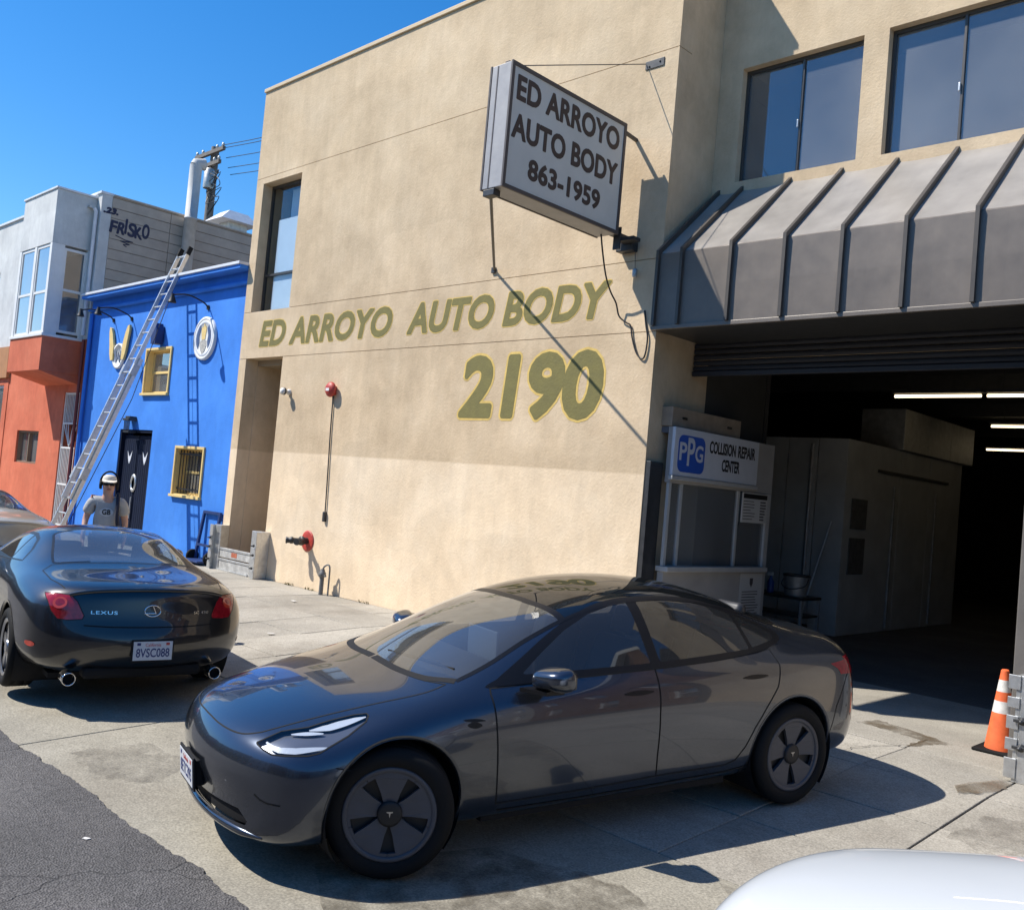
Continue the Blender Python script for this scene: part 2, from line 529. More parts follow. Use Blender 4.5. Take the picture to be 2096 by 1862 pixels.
def car_paint(name, col, metal=0.6, rough=0.32, flake=0.0):
    m, nt, b = new_mat(name)
    b.inputs['Base Color'].default_value = (*col, 1)
    b.inputs['Metallic'].default_value = metal
    b.inputs['Roughness'].default_value = rough
    b.inputs['Coat Weight'].default_value = 1.0
    b.inputs['Coat Roughness'].default_value = 0.015
    geo = N(nt, 'NewGeometry')
    # dust film: a little uneven roughness under the clear coat
    no = N(nt, 'TexNoise', Scale=2.2, Detail=7.0, Roughness=0.6)
    nt.links.new(geo.outputs['Position'], no.inputs['Vector'])
    mr = N(nt, 'MapRange'); mr.inputs['To Min'].default_value = rough - 0.06; mr.inputs['To Max'].default_value = rough + 0.1
    nt.links.new(no.outputs['Fac'], mr.inputs['Value']); nt.links.new(mr.outputs[0], b.inputs['Roughness'])
    mc = N(nt, 'MapRange'); mc.inputs['To Min'].default_value = 0.0; mc.inputs['To Max'].default_value = 0.045
    nt.links.new(no.outputs['Fac'], mc.inputs['Value']); nt.links.new(mc.outputs[0], b.inputs['Coat Roughness'])
    return m

M = {}
tan = ((0.485, 0.365, 0.232), (0.575, 0.442, 0.288), (0.635, 0.50, 0.338))
tanlow = ((0.65, 0.50, 0.33), (0.735, 0.58, 0.395), (0.80, 0.66, 0.48))
M['stucco'] = stucco_mat('tan_stucco', tan, tanlow, 2.2, 0.42, 0.09, 0.06)
M['tan_trim'] = plain('tan_trim_paint', (0.56, 0.43, 0.27), 0.7, var=0.08, scale=3, bump=0.2)
M['brown_door'] = plain('brown_door_paint', (0.30, 0.21, 0.13), 0.5, var=0.08, scale=3)
M['olive'] = plain('olive_wall_paint', (0.165, 0.143, 0.042), 0.8, var=0.14, scale=7, bump=0.35, bscale=34)
M['yellow_line'] = plain('yellow_wall_paint', (0.62, 0.43, 0.12), 0.8, var=0.16, scale=8, bump=0.35, bscale=34)
M['grey_base'] = plain('grey_paint', (0.20, 0.185, 0.165), 0.7, var=0.12, scale=4)
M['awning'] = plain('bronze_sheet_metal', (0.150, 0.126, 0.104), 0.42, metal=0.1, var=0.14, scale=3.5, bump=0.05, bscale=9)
M['awning_top'] = plain('sunlit_tone_sheet_metal', (0.29, 0.265, 0.235), 0.36, metal=0.1, var=0.16, scale=2.6, bump=0.05, bscale=9)  # slope paler, fascia darker: the slope's stronger sun is put into the colours
M['shutter'] = plain('shutter_black_paint', (0.020, 0.020, 0.024), 0.6, var=0.25, scale=6)
M['flue'] = plain('flue_grey_paint', (0.47, 0.47, 0.46), 0.75, var=0.14, scale=5)
M['awning_dark'] = plain('bronze_seam_metal', (0.07, 0.06, 0.05), 0.45, metal=0.1, var=0.1, scale=5)
M['steel_dark'] = plain('dark_steel', (0.06, 0.06, 0.06), 0.45, metal=0.5, var=0.2, scale=12)
M['alu'] = plain('aluminium', (0.62, 0.62, 0.60), 0.38, metal=0.75, var=0.16, scale=14, bump=0.04)
M['galv'] = plain('galvanised_steel', (0.48, 0.48, 0.46), 0.5, metal=0.6, var=0.22, scale=9)
M['winframe'] = plain('dark_window_frame', (0.07, 0.065, 0.06), 0.4, metal=0.4)
M['pane'] = glass('window_pane', (0.62, 0.66, 0.69), 1.6, 0.0, 2.6, 0.14)
M['pane_clear'] = glass('clear_pane', (0.85, 0.88, 0.9), 1.5, 0.0, 1.3)
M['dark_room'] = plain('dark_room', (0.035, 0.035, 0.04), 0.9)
M['white'] = plain('white_paint', (0.72, 0.72, 0.70), 0.55, var=0.06, scale=5)
M['offwhite'] = plain('off_white_paint', (0.60, 0.58, 0.54), 0.6, var=0.1, scale=3)
M['black'] = plain('black_paint', (0.012, 0.012, 0.013), 0.45)
M['rubber'] = plain('black_rubber', (0.008, 0.008, 0.008), 0.8, spec=0.25, bump=0.2, bscale=120)
M['red'] = plain('red_paint', (0.42, 0.045, 0.03), 0.5, var=0.25, scale=20)
M['concrete'] = concrete_mat('sidewalk_concrete', (0.305, 0.28, 0.235), (0.39, 0.358, 0.302))
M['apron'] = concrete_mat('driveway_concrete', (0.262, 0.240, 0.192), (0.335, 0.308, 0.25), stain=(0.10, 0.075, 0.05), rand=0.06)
M['garage_floor'] = concrete_mat('garage_floor_concrete', (0.10, 0.097, 0.092), (0.14, 0.135, 0.125), stain=(0.05, 0.045, 0.04))  # darker than the threshold: shade inside the garage put into the colour
M['asphalt'] = asphalt_mat('street_asphalt')
M['joint'] = plain('joint_dirt', (0.045, 0.04, 0.035), 0.95, var=0.3, scale=20)
# ================================================================== ground
def gz(y):
    """the crossing falls towards the street"""
    return 0.0 if y >= 7.45 else -0.041 * (7.45 - max(y, 2.5))
g = MB()
g.add([(-1500, -1500, -0.26), (1500, -1500, -0.26), (1500, 1500, -0.26), (-1500, 1500, -0.26)], [(0, 1, 2, 3)])
tag(g.build('ground', M['joint']), kind='structure')

# street: asphalt with a ragged edge where it was laid against the concrete
rng = random.Random(3)
xs = [-90, -60, -40, -25] + [-16 + 0.03 * i for i in range(700)] + [8, 20, 50]
top = []
wob = 0.0
for x in xs:
    wob = wob * 0.86 + rng.uniform(-0.010, 0.010)
    top.append((x, 2.485 + wob + rng.uniform(-0.007, 0.007), gz(2.4) + 0.012))
vs = []
for p in top:
    vs += [(p[0], -11.0, p[2]), p, (p[0], p[1] + 0.012, p[2] - 0.03)]
fs = []
for i in range(len(top) - 1):
    a, b_ = i * 3, (i + 1) * 3
    fs += [(a, b_, b_ + 1, a + 1), (a + 1, b_ + 1, b_ + 2, a + 2)]
tag(MB().add(vs, fs).build('road', M['asphalt']), kind='structure')

# driveway strip of large cast panels between the street and the sidewalk
def slab_mesh(name, w, d, t=0.12, b=0.006):
    m = MB()
    m.box(0, w, 0, d, -t, 0, b)
    return m.mesh(name)
apron = tag(empty('driveway', (0, 0, 0)), kind='structure')
ax = [-40, -33, -26.5, -21, -16.2, -11.4, -6.95, -2.2, 2.4, 7, 14]
for i in range(len(ax) - 1):
    me = slab_mesh('driveway_slab', ax[i + 1] - ax[i] - 0.012, 4.615 - 2.2)
    o = obj('slab', me, M['apron'], apron)
    o.location = (ax[i], 2.2, gz(2.5) - 0.041 * 0.3 + rng.uniform(-0.002, 0.002))
    o.rotation_euler = (math.atan(0.041), 0, 0)

# sidewalk of small square slabs
def stain_mat(name, col, lo=0.15, hi=0.9):
    """thin wet film whose edge breaks up"""
    m, nt, b = new_mat(name)
    geo = N(nt, 'NewGeometry')
    no = N(nt, 'TexNoise', Scale=5.0, Detail=8.0, Roughness=0.7); nt.links.new(geo.outputs['Position'], no.inputs['Vector'])
    mr = N(nt, 'MapRange'); mr.inputs['From Min'].default_value = 0.38; mr.inputs['From Max'].default_value = 0.68
    mr.inputs['To Min'].default_value = lo; mr.inputs['To Max'].default_value = hi
    nt.links.new(no.outputs['Fac'], mr.inputs['Value']); nt.links.new(mr.outputs[0], b.inputs['Alpha'])
    b.inputs['Base Color'].default_value = (*col, 1); b.inputs['Roughness'].default_value = 0.45
    return m
walk = tag(empty('sidewalk', (0, 0, 0)), kind='structure')
SL = 0.92
rows = [(4.625, 5.52), (5.53, 6.42), (6.43, 7.315), (7.325, 8.215), (8.225, 8.742)]
shared = {}
for ri, (y0, y1) in enumerate(rows):
    shared[ri] = slab_mesh('sidewalk_slab', SL - 0.008, y1 - y0)
    k = 0
    while True:
        x0 = -2.13 - SL * (k + 1)
        if x0 < -33: break
        o = obj('slab', shared[ri], M['concrete'], walk)
        o.location = (x0, y0, gz(y0) + rng.uniform(-0.003, 0.003))
        o.rotation_euler = (math.atan((gz(y1) - gz(y0)) / (y1 - y0)) + rng.uniform(-1, 1) * 0.0014, rng.uniform(-1, 1) * 0.0014, 0)
        k += 1
    for k in range(6):
        o = obj('slab', shared[ri], M['concrete'], walk)
        o.location = (-2.122 + SL * k, y0, gz(y0) + rng.uniform(-0.003, 0.003))
        o.rotation_euler = (math.atan((gz(y1) - gz(y0)) / (y1 - y0)), 0, 0)
bed = MB()
bed.add([(-45, 2.1, gz(2.1) - 0.028), (14, 2.1, gz(2.1) - 0.028), (14, 7.45, -0.012), (-45, 7.45, -0.012), (14, 8.74, -0.012), (-45, 8.74, -0.012), (14, 8.86, -0.004), (-45, 8.86, -0.004)], [(0, 1, 2, 3), (3, 2, 4, 5), (5, 4, 6, 7)])
tag(bed.build('slab_bed', M['joint']), kind='structure')
# far sidewalk and its kerb
fw = MB()
fw.box(-90, 50, -14.2, -11.0, -0.25, -0.05, 0.02)
tag(fw.build('far_sidewalk', M['concrete']), kind='structure')
th = MB(); th.box(-6.37, 3.2, 8.748, 10.95, -0.10, 0.0, 0.004)
tag(th.build('garage_threshold', M['concrete']), kind='structure')
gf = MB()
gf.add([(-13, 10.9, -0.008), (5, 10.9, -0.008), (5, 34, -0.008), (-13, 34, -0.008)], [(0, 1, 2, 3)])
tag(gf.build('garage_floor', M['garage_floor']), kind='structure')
# ================================================================== tan workshop building
def holed_wall(x0, x1, z0, z1, holes, yf, yb):
    """wall slab in the XZ plane between yf (front) and yb (back) with rectangular openings"""
    m = MB()
    X = sorted({x0, x1} | {h[0] for h in holes} | {h[1] for h in holes})
    Z = sorted({z0, z1} | {h[2] for h in holes} | {h[3] for h in holes})
    X = [x for x in X if x0 <= x <= x1]; Z = [z for z in Z if z0 <= z <= z1]
    def inside(xm, zm): return any(h[0] < xm < h[1] and h[2] < zm < h[3] for h in holes)
    solid = {}
    for i in range(len(X) - 1):
        for j in range(len(Z) - 1):
            solid[i, j] = not inside((X[i] + X[i + 1]) / 2, (Z[j] + Z[j + 1]) / 2)
    for (i, j), s in solid.items():
        if not s: continue
        a, b, c, d = X[i], X[i + 1], Z[j], Z[j + 1]
        m.add([(a, yf, c), (b, yf, c), (b, yf, d), (a, yf, d)], [(0, 1, 2, 3)])
        m.add([(a, yb, c), (b, yb, c), (b, yb, d), (a, yb, d)], [(3, 2, 1, 0)])
        for (di, dj), e in (((-1, 0), ((a, c), (a, d))), ((1, 0), ((b, c), (b, d))), ((0, -1), ((a, c), (b, c))), ((0, 1), ((a, d), (b, d)))):
            if not solid.get((i + di, j + dj), False):
                (xa, za), (xb, zb) = e
                m.add([(xa, yf, za), (xb, yf, zb), (xb, yb, zb), (xa, yb, za)], [(0, 1, 2, 3)])
    return m

YT = 8.75          # front of the wing
XL, XR = -15.73, -6.38
YR = 9.65          # recessed front above the garage door
bld = tag(empty('auto_body_building', (-11, 8.75, 0)), 'two-storey tan stucco workshop building with big painted olive lettering and wide garage door', 'building')
bld_inv = Matrix.Translation((11, -8.75, 0))
def bpart(mb, name, mat, parent=None):
    """children keep world coordinates"""
    o = mb.build(name, mat, parent or bld)
    o.matrix_parent_inverse = bld_inv if parent is None else Matrix.Identity(4)
    return o
G = 0.0045
bpart(holed_wall(XL, XR, 0, 3.85 - G, [(-15.49, -14.26, -1, 5)], YT, YT + 0.25), 'wall_panel', M['stucco'])
bpart(holed_wall(XL, XR, 3.85 + G, 4.71 - G, [], YT, YT + 0.25), 'wall_panel', M['stucco'])
bpart(holed_wall(XL, XR, 4.71 + G, 7.21 - G, [(-15.49, -14.22, 4.0, 7.10)], YT, YT + 0.25), 'wall_panel', M['stucco'])
bpart(holed_wall(XL, XR, 7.21 + G, 8.86, [], YT, YT + 0.25), 'wall_panel', M['stucco'])
b = MB(); b.box(XL + 0.02, -15.495, YT + 0.02, YT + 0.24, 3.80, 7.25); b.box(-14.215, XR - 0.02, YT + 0.02, YT + 0.24, 3.80, 7.25)
bpart(b, 'joint_backing', M['tan_trim'])
b = MB(); b.box(XL - 0.02, XR + 0.03, YT - 0.03, YT + 0.30, 8.864, 8.93, 0.008); b.box(XR - 0.27, XR + 0.03, YT + 0.304, 13, 8.864, 8.93, 0.008)
bpart(b, 'parapet_cap', M['tan_trim'])
b = MB(); b.box(XR - 0.25, XR - 0.001, YT + 0.252, YR + 0.24, 0, 8.86)
bpart(b, 'return_wall', M['stucco'])
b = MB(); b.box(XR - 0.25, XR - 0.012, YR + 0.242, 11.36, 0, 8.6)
bpart(b, 'inner_wall', plain('shade_dark_inner_wall', (0.045, 0.045, 0.043), 0.9, var=0.25, scale=2))  # near-black colour carries the shade inside the garage
b = MB(); b.box(XL + 0.001, XL + 0.25, YT + 0.252, 22, 0, 8.86); bpart(b, 'side_wall', M['stucco'])
b = MB(); b.box(XL + 0.26, XR - 0.26, YT + 0.26, 22, 8.5, 8.6); bpart(b, 'roof', M['grey_base'])
# door niche
b = MB()
b.box(-15.49, -14.26, 9.80, 9.9, 0.0, 3.85)
b.box(-15.60, -15.491, YT + 0.251, 9.9, 0, 3.85); b.box(-14.259, -14.15, YT + 0.251, 9.9, 0, 3.85)
b.box(-15.49, -14.26, YT + 0.251, 9.8, 3.75, 3.85)
bpart(b, 'door_niche', plain('niche_brown', (0.34, 0.26, 0.165), 0.8, var=0.08, scale=3))
b = MB(); b.box(-15.44, -14.31, 9.74, 9.795, 0.02, 2.35, 0.005); b.box(-15.30, -14.45, 9.725, 9.739, 1.25, 2.2, 0.004); b.box(-15.30, -14.45, 9.725, 9.739, 0.2, 1.05, 0.004)
d = bpart(b, 'door', M['brown_door'])
b = MB(); b.sphere((-14.42, 9.70, 1.05), 0.03, 10); bpart(b, 'door_handle', M['galv'], d)
# tall upper window of the wing
wy = YT + 0.19
b = MB()
for x in (-15.49, -14.27): b.box(x, x + 0.05, wy, wy + 0.05, 4.715, 7.10)
for z in (4.716, 5.40, 7.05): b.box(-15.44, -14.27, wy + 0.002, wy + 0.048, z, z + 0.045)
w = bpart(b, 'window', M['winframe'])
for x0, x1 in ((-15.44, -14.27),):
    for z0, z1 in ((4.761, 5.40), (5.445, 7.05)):
        b = MB(); b.box(x0, x1, wy + 0.02, wy + 0.026, z0, z1); bpart(b, 'pane', M['pane_clear'], w)
b = MB(); b.box(-15.24, -14.28, wy + 0.055, wy + 0.06, 4.77, 6.45); b.box(-15.1, -14.28, wy + 0.20, wy + 0.205, 6.45, 7.04)
bpart(b, 'curtain', plain('window_curtain', (0.70, 0.80, 0.88), 0.8, var=0.05, scale=3))
b = MB(); b.box(-15.49, -14.22, YT + 0.6, YT + 0.7, 4.4, 7.2); b.box(-15.49, -14.22, YT + 0.26, YT + 0.6, 7.1, 7.2); b.box(-15.49, -14.22, YT + 0.252, YT + 0.6, 4.6, 4.714)
bpart(b, 'window_room', M['dark_room'])
# recessed upper front over the garage
WZ0, WZ1 = 5.81, 7.205
wins = [(-6.065, -4.565), (-4.285, -2.765), (-2.485, -0.965), (-0.685, 0.835)]
bpart(holed_wall(XR + 0.001, 3.0, 3.66, 9.2, [(a, c, WZ0, WZ1) for a, c in wins], YR, YR + 0.2), 'recessed_wall', M['stucco'])
for a, c in wins:
    y = YR + 0.10
    mid = (a + c) / 2
    b = MB()
    b.box(a, a + 0.035, y, y + 0.06, WZ0, WZ1); b.box(c - 0.035, c, y, y + 0.06, WZ0, WZ1)
    b.box(a + 0.035, c - 0.035, y + 0.002, y + 0.058, WZ0, WZ0 + 0.04); b.box(a + 0.035, c - 0.035, y + 0.002, y + 0.058, WZ1 - 0.04, WZ1)
    b.box(mid - 0.012, mid + 0.012, y - 0.008, y + 0.052, WZ0 + 0.04, WZ1 - 0.04)
    w = bpart(b, 'window', M['winframe'])
    for x0, x1, dy in ((a + 0.035, mid - 0.012, 0.030), (mid + 0.012, c - 0.035, 0.014)):
        b = MB(); b.box(x0, x1, y + dy, y + dy + 0.006, WZ0 + 0.04, WZ1 - 0.04); bpart(b, 'pane', M['pane'], w)
    b = MB(); b.box(mid - 0.03, mid - 0.012, y - 0.03, y - 0.008, WZ0 + 0.55, WZ0 + 0.64, 0.004); bpart(b, 'latch', M['alu'], w)
b = MB(); b.box(XR, 3.0, YR + 1.2, YR + 1.3, 5.2, 8.8); b.box(XR, 3.0, YR + 0.21, YR + 1.2, 7.5, 7.6); b.box(XR, 3.0, YR + 0.21, YR + 1.2, 5.2, 5.3)
bpart(b, 'upstairs_room', M['dark_room'])
# right-hand pier of the garage opening
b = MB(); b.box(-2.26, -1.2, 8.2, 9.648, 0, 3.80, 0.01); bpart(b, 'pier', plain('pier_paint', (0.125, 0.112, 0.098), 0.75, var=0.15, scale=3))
b = MB(); b.box(-1.195, 3.0, 8.25, 8.5, 0, 3.80); bpart(b, 'wall_panel', M['stucco'])
b = MB(); b.box(XR + 0.001, XR + 0.07, YT + 0.01, YT + 0.26, 0, 2.35, 0.004); bpart(b, 'corner_guard', M['steel_dark'])
# standing-seam metal awning
AY, AZ0, AZ1, ATZ = 8.55, 3.85, 4.70, 5.69
ribs = [-6.27, -5.95, -5.33, -4.71, -4.10, -3.49, -2.87, -2.25, -1.63, -1.0, -0.4]
aw = bpart(MB().box(-6.31, -0.4, AY - 0.012, AY + 0.03, AZ0 - 0.03, AZ0 + 0.015, 0.004), 'awning', M['awning'])
for i in range(len(ribs) - 1):
    a, c = ribs[i] + 0.002, ribs[i + 1] - 0.002
    b = MB()
    # slightly dished pan: bottom edge, fold, top edge with a shallow sag between the seams
    nseg = 5
    prof = [(AY, AZ0 + 0.016), (AY - 0.004, (AZ0 + AZ1) / 2), (AY, AZ1 - 0.02), (AY + 0.012, AZ1), (AY + 0.55, (AZ1 + ATZ) / 2 - 0.01), (YR - 0.003, ATZ)]
    vs, fs = [], []
    for k in range(nseg + 1):
        t = k / nseg
        sag = 0.012 * 4 * t * (1 - t)
        for (yy, zz) in prof: vs.append((a + (c - a) * t, yy + sag * 0.8, zz - (sag * 0.6 if zz > AZ1 - 0.01 else 0)))
    n = len(prof)
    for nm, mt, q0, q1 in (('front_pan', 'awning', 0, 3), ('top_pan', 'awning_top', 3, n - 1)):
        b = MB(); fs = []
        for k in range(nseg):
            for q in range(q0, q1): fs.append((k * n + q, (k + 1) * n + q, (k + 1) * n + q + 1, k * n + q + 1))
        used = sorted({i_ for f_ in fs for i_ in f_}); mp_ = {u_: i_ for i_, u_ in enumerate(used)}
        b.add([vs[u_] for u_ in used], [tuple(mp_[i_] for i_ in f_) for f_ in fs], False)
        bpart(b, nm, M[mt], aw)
for x in ribs:
    b = MB()
    wv = 0.018
    path = [(AY - 0.045, AZ0 + 0.016), (AY - 0.045, AZ1 + 0.02), (YR - 0.003, ATZ + 0.055), (YR - 0.003, ATZ - 0.01), (AY + 0.004, AZ1 - 0.01), (AY + 0.004, AZ0 + 0.016)]
    b.prism([(p[0], p[1]) for p in path], lambda u, v, x=x: (x - wv, u, v), (2 * wv, 0, 0))
    bpart(b, 'seam', M['awning_dark'], aw)
b = MB(); b.box(-6.30, -0.4, AY + 0.035, YR - 0.01, AZ0 - 0.02, AZ0 - 0.008); bpart(b, 'soffit', M['steel_dark'], aw)
# roller door, mostly wound up: its lowest slats hang in the opening
b = MB(); b.box(XR + 0.01, -2.27, YR - 0.05, YR - 0.002, 3.90, 4.2); rd = bpart(b, 'roller_door', M['shutter'])
sl = MB()
prof = [(0.0, 0.0), (-0.012, 0.012), (-0.016, 0.03), (-0.012, 0.052), (0.0, 0.064), (0.010, 0.032)]
sl.prism(prof, lambda u, v: (XR + 0.02, u, v), (4.08, 0, 0))
slat_me = sl.mesh('roller_slat')
for k in range(9):
    o = obj('slat', slat_me, M['shutter'], rd)
    o.location = (0, YR - 0.10 - 0.0, 3.50 + 0.069 * k)
b = MB(); b.box(XR + 0.02, -2.28, YR - 0.13, YR - 0.08, 3.44, 3.497, 0.006); bpart(b, 'bottom_bar', M['shutter'], rd)
# workshop hall behind
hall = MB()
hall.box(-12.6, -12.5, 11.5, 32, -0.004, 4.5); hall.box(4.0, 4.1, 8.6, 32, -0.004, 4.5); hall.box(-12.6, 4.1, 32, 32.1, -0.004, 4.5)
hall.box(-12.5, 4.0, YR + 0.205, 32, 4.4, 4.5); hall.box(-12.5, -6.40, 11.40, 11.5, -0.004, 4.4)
bpart(hall, 'workshop_hall', plain('shade_dark_hall_paint', (0.045, 0.045, 0.045), 0.9, var=0.2, scale=1.5))  # hall colour darkened to hold the garage's own shade
for y in (12.2, 15.8, 19.5, 23.5):
    bpart(MB().box(-12.4, 3.9, y, y + 0.18, 4.15, 4.398), 'ceiling_beam', M['steel_dark'])

# painted lettering (flat print on the stucco)
def wall_text(body, x0, z0, w, h, shear, off, fat, grow, space=1.0):
    r = fat
    for nm, mt, rr_, y in (('painted_outline', 'yellow_line', r + grow, 0.0015), ('painted_lettering', 'olive', r, 0.0034)):
        me = fatten(text_mesh('lettering', body, w - 2 * r, h - 2 * r, shear, off, 0.0004, space), rr_, 18)
        o = obj(nm, put(me, (x0 + r, YT - y, z0 + r), (1, 0, 0), (0, 0, 1)), M[mt], bld)
        o.matrix_parent_inverse = bld_inv
wall_text('ED ARROYO', -15.09, 4.045, 3.80, 0.475, 0.19, 0.010, 0.018, 0.014, 1.04)
wall_text('AUTO BODY', -10.92, 4.045, 3.83, 0.475, 0.19, 0.010, 0.018, 0.014, 1.04)
wall_text('2190', -9.62, 2.80, 2.53, 0.88, 0.08, 0.012, 0.038, 0.032)
# ================================================================== things fixed to the tan building
def thing(name, label, cat, loc, group=None):
    o = tag(empty(name, loc), label, cat, group)
    return o
def tpart(root, mb, name, mat, parent=None):
    o = mb.build(name, mat, parent or root)
    if parent is None: o.matrix_parent_inverse = Matrix.Translation(-Vector(root.location))
    return o
def tmesh(root, me, name, mat, parent=None):
    o = obj(name, me, mat, parent or root)
    if parent is None: o.matrix_parent_inverse = Matrix.Translation(-Vector(root.location))
    return o

# projecting box sign
SX0, SX1, SY0, SY1, SZ0, SZ1 = -7.12, -6.80, 6.50, 8.42, 4.95, 6.25
sg = thing('projecting_sign', 'grey metal box sign projecting from wall reading ED ARROYO AUTO BODY 863-1959', 'sign', (-6.96, 8.75, 5.6))
M['sign_case'] = plain('sign_case_grey', (0.33, 0.32, 0.315), 0.5, metal=0.1, var=0.12, scale=6)
M['sign_edge'] = plain('sign_edge_brown', (0.075, 0.06, 0.055), 0.5, var=0.15, scale=10)
M['sign_face'] = plain('sign_face_plastic', (0.62, 0.60, 0.54), 0.45, var=0.07, scale=2.2)
M['sign_ink'] = plain('sign_letter_brown', (0.055, 0.033, 0.026), 0.55, var=0.2, scale=14)
tpart(sg, MB().box(SX0 + 0.02, SX1 - 0.02, SY0, SY1, SZ0, SZ1, 0.006), 'cabinet', M['sign_case'])
tpart(sg, MB().box(SX0 + 0.10, SX0 + 0.115, SY0 - 0.004, SY0, SZ0 + 0.01, SZ1 - 0.01), 'cabinet_rib', M['sign_edge'])
for xa, xb, nx in ((SX1 - 0.0195, SX1 + 0.004, 1), (SX0 - 0.004, SX0 + 0.0195, -1)):
    b = MB(); e = 0.035
    b.box(xa, xb, SY0 - 0.006, SY1 + 0.006, SZ1 - e, SZ1 + 0.006); b.box(xa, xb, SY0 - 0.006, SY1 + 0.006, SZ0 - 0.006, SZ0 + e)
    b.box(xa, xb, SY0 - 0.006, SY0 + e, SZ0 + e, SZ1 - e); b.box(xa, xb, SY1 - e, SY1 + 0.006, SZ0 + e, SZ1 - e)
    tpart(sg, b, 'frame', M['sign_edge'])
    xm = SX1 - 0.012 if nx > 0 else SX0 + 0.007
    b = MB(); b.box(xm, xm + 0.005, SY0 + e, SY1 - e, SZ0 + e, SZ1 - e)
    face = tpart(sg, b, 'face', M['sign_face'])
    lines = [('ED ARROYO', 0.06, 1.72, 0.27, 0.93), ('AUTO BODY', 0.03, 1.76, 0.27, 0.53), ('863-1959', 0.32, 1.20, 0.23, 0.17)]
    for body, dy, wd, hh, dz in lines:
        fr_ = 0.008
        me = fatten(text_mesh('sign_lettering', body, wd - 2 * fr_, hh - 2 * fr_, 0.0, 0.012, 0.003, 1.03), fr_, 12)
        for v_ in me.vertices: v_.co.x += fr_; v_.co.y += fr_
        if nx > 0: put(me, (xm + 0.005, SY0 + e + dy, SZ0 + dz), (0, 1, 0), (0, 0, 1))
        else: put(me, (xm, SY1 - e - dy, SZ0 + dz), (0, -1, 0), (0, 0, 1))
        tmesh(sg, me, 'lettering', M['sign_ink'])
b = MB(); b.bar((-6.90, SY1, SZ1 - 0.03), (-6.90, YT, SZ1 - 0.06), 0.035); b.bar((-6.90, SY1, SZ0 + 0.03), (-6.90, YT, SZ0 + 0.03), 0.06)
tpart(sg, b, 'mounting_arm', M['steel_dark'])
b = MB(); b.box(-6.98, -6.74, YT - 0.12, YT - 0.002, SZ0 - 0.14, SZ0 + 0.02, 0.01); b.box(-6.86, -6.62, YT - 0.26, YT - 0.125, SZ0 - 0.06, SZ0 - 0.02); b.box(-6.90, -6.80, YT - 0.28, YT - 0.262, SZ0 - 0.16, SZ0 + 0.1)
tpart(sg, b, 'mounting_bracket', M['steel_dark'])
tpart(sg, MB().tube([(-6.99, SY0 + 0.03, SZ0 - 0.05), (-9.157, YT, 4.84)], 0.018, 6), 'sway_brace', M['steel_dark'])
b = MB(); b.box(-7.08, -6.92, SY0 + 0.0, SY0 + 0.10, SZ0 - 0.075, SZ0 - 0.007, 0.006); tpart(sg, b, 'brace_lug', M['steel_dark'])
b = MB(); b.box(-9.19, -9.12, YT - 0.03, YT - 0.001, 4.80, 4.88, 0.004); tpart(sg, b, 'brace_plate', M['steel_dark'])
tpart(sg, MB().tube([(-6.96, SY0 + 0.10, SZ1 + 0.02), (-6.84, YT - 0.02, 7.10)], 0.006, 5), 'guy_wire', M['steel_dark'])
b = MB(); b.box(-6.99, -6.93, SY0 + 0.07, SY0 + 0.13, SZ1 + 0.006, SZ1 + 0.06); tpart(sg, b, 'wire_lug', M['sign_edge'])
b = MB(); b.box(-6.85, -6.58, YT - 0.012, YT - 0.001, 7.03, 7.13, 0.003); b.sphere((-6.79, YT - 0.014, 7.06), 0.012, 8); b.sphere((-6.64, YT - 0.014, 7.09), 0.012, 8)
tpart(sg, b, 'anchor_plate', M['steel_dark'])
# loose cable under the sign
cb = thing('hanging_cable', 'loose black cable hanging in a loop under the box sign', 'cable', (-6.9, 8.6, 4.9))
pts = [(-6.95, 8.30, 4.94), (-6.97, 8.38, 4.75), (-6.99, 8.5, 4.5), (-6.98, 8.60, 4.33), (-6.93, 8.66, 4.2), (-6.90, 8.70, 4.05), (-6.80, 8.72, 3.97), (-6.74, 8.73, 3.93), (-6.70, 8.73, 3.78), (-6.62, 8.73, 3.60), (-6.53, 8.73, 3.53), (-6.49, 8.73, 3.60), (-6.48, 8.73, 3.78), (-6.52, 8.735, 3.92), (-6.56, 8.74, 4.10)]
def smooth(pts, n=5):
    P = [Vector(p) for p in pts]; out = []
    for i in range(len(P) - 1):
        p0, p1, p2, p3 = P[max(i - 1, 0)], P[i], P[i + 1], P[min(i + 2, len(P) - 1)]
        for k in range(n):
            t = k / n
            out.append(0.5 * ((2 * p1) + (p2 - p0) * t + (2 * p0 - 5 * p1 + 4 * p2 - p3) * t * t + (3 * p1 - p0 - 3 * p2 + p3) * t ** 3))
    out.append(P[-1])
    return out
tpart(cb, MB().tube(smooth(pts), 0.010, 6), 'cable', M['black'])
b = MB(); b.lathe([(0.024, 0), (0.03, 0.02), (0.03, 0.09), (0.02, 0.10)], 10, 'Z', (-6.72, 8.70, 4.50)); tpart(cb, b, 'junction_cap', M['galv'])
tpart(cb, MB().tube([(-6.74, 8.70, 4.86), (-6.735, 8.70, 4.76), (-6.72, 8.70, 4.60)], 0.004, 5), 'wire', M['steel_dark'])

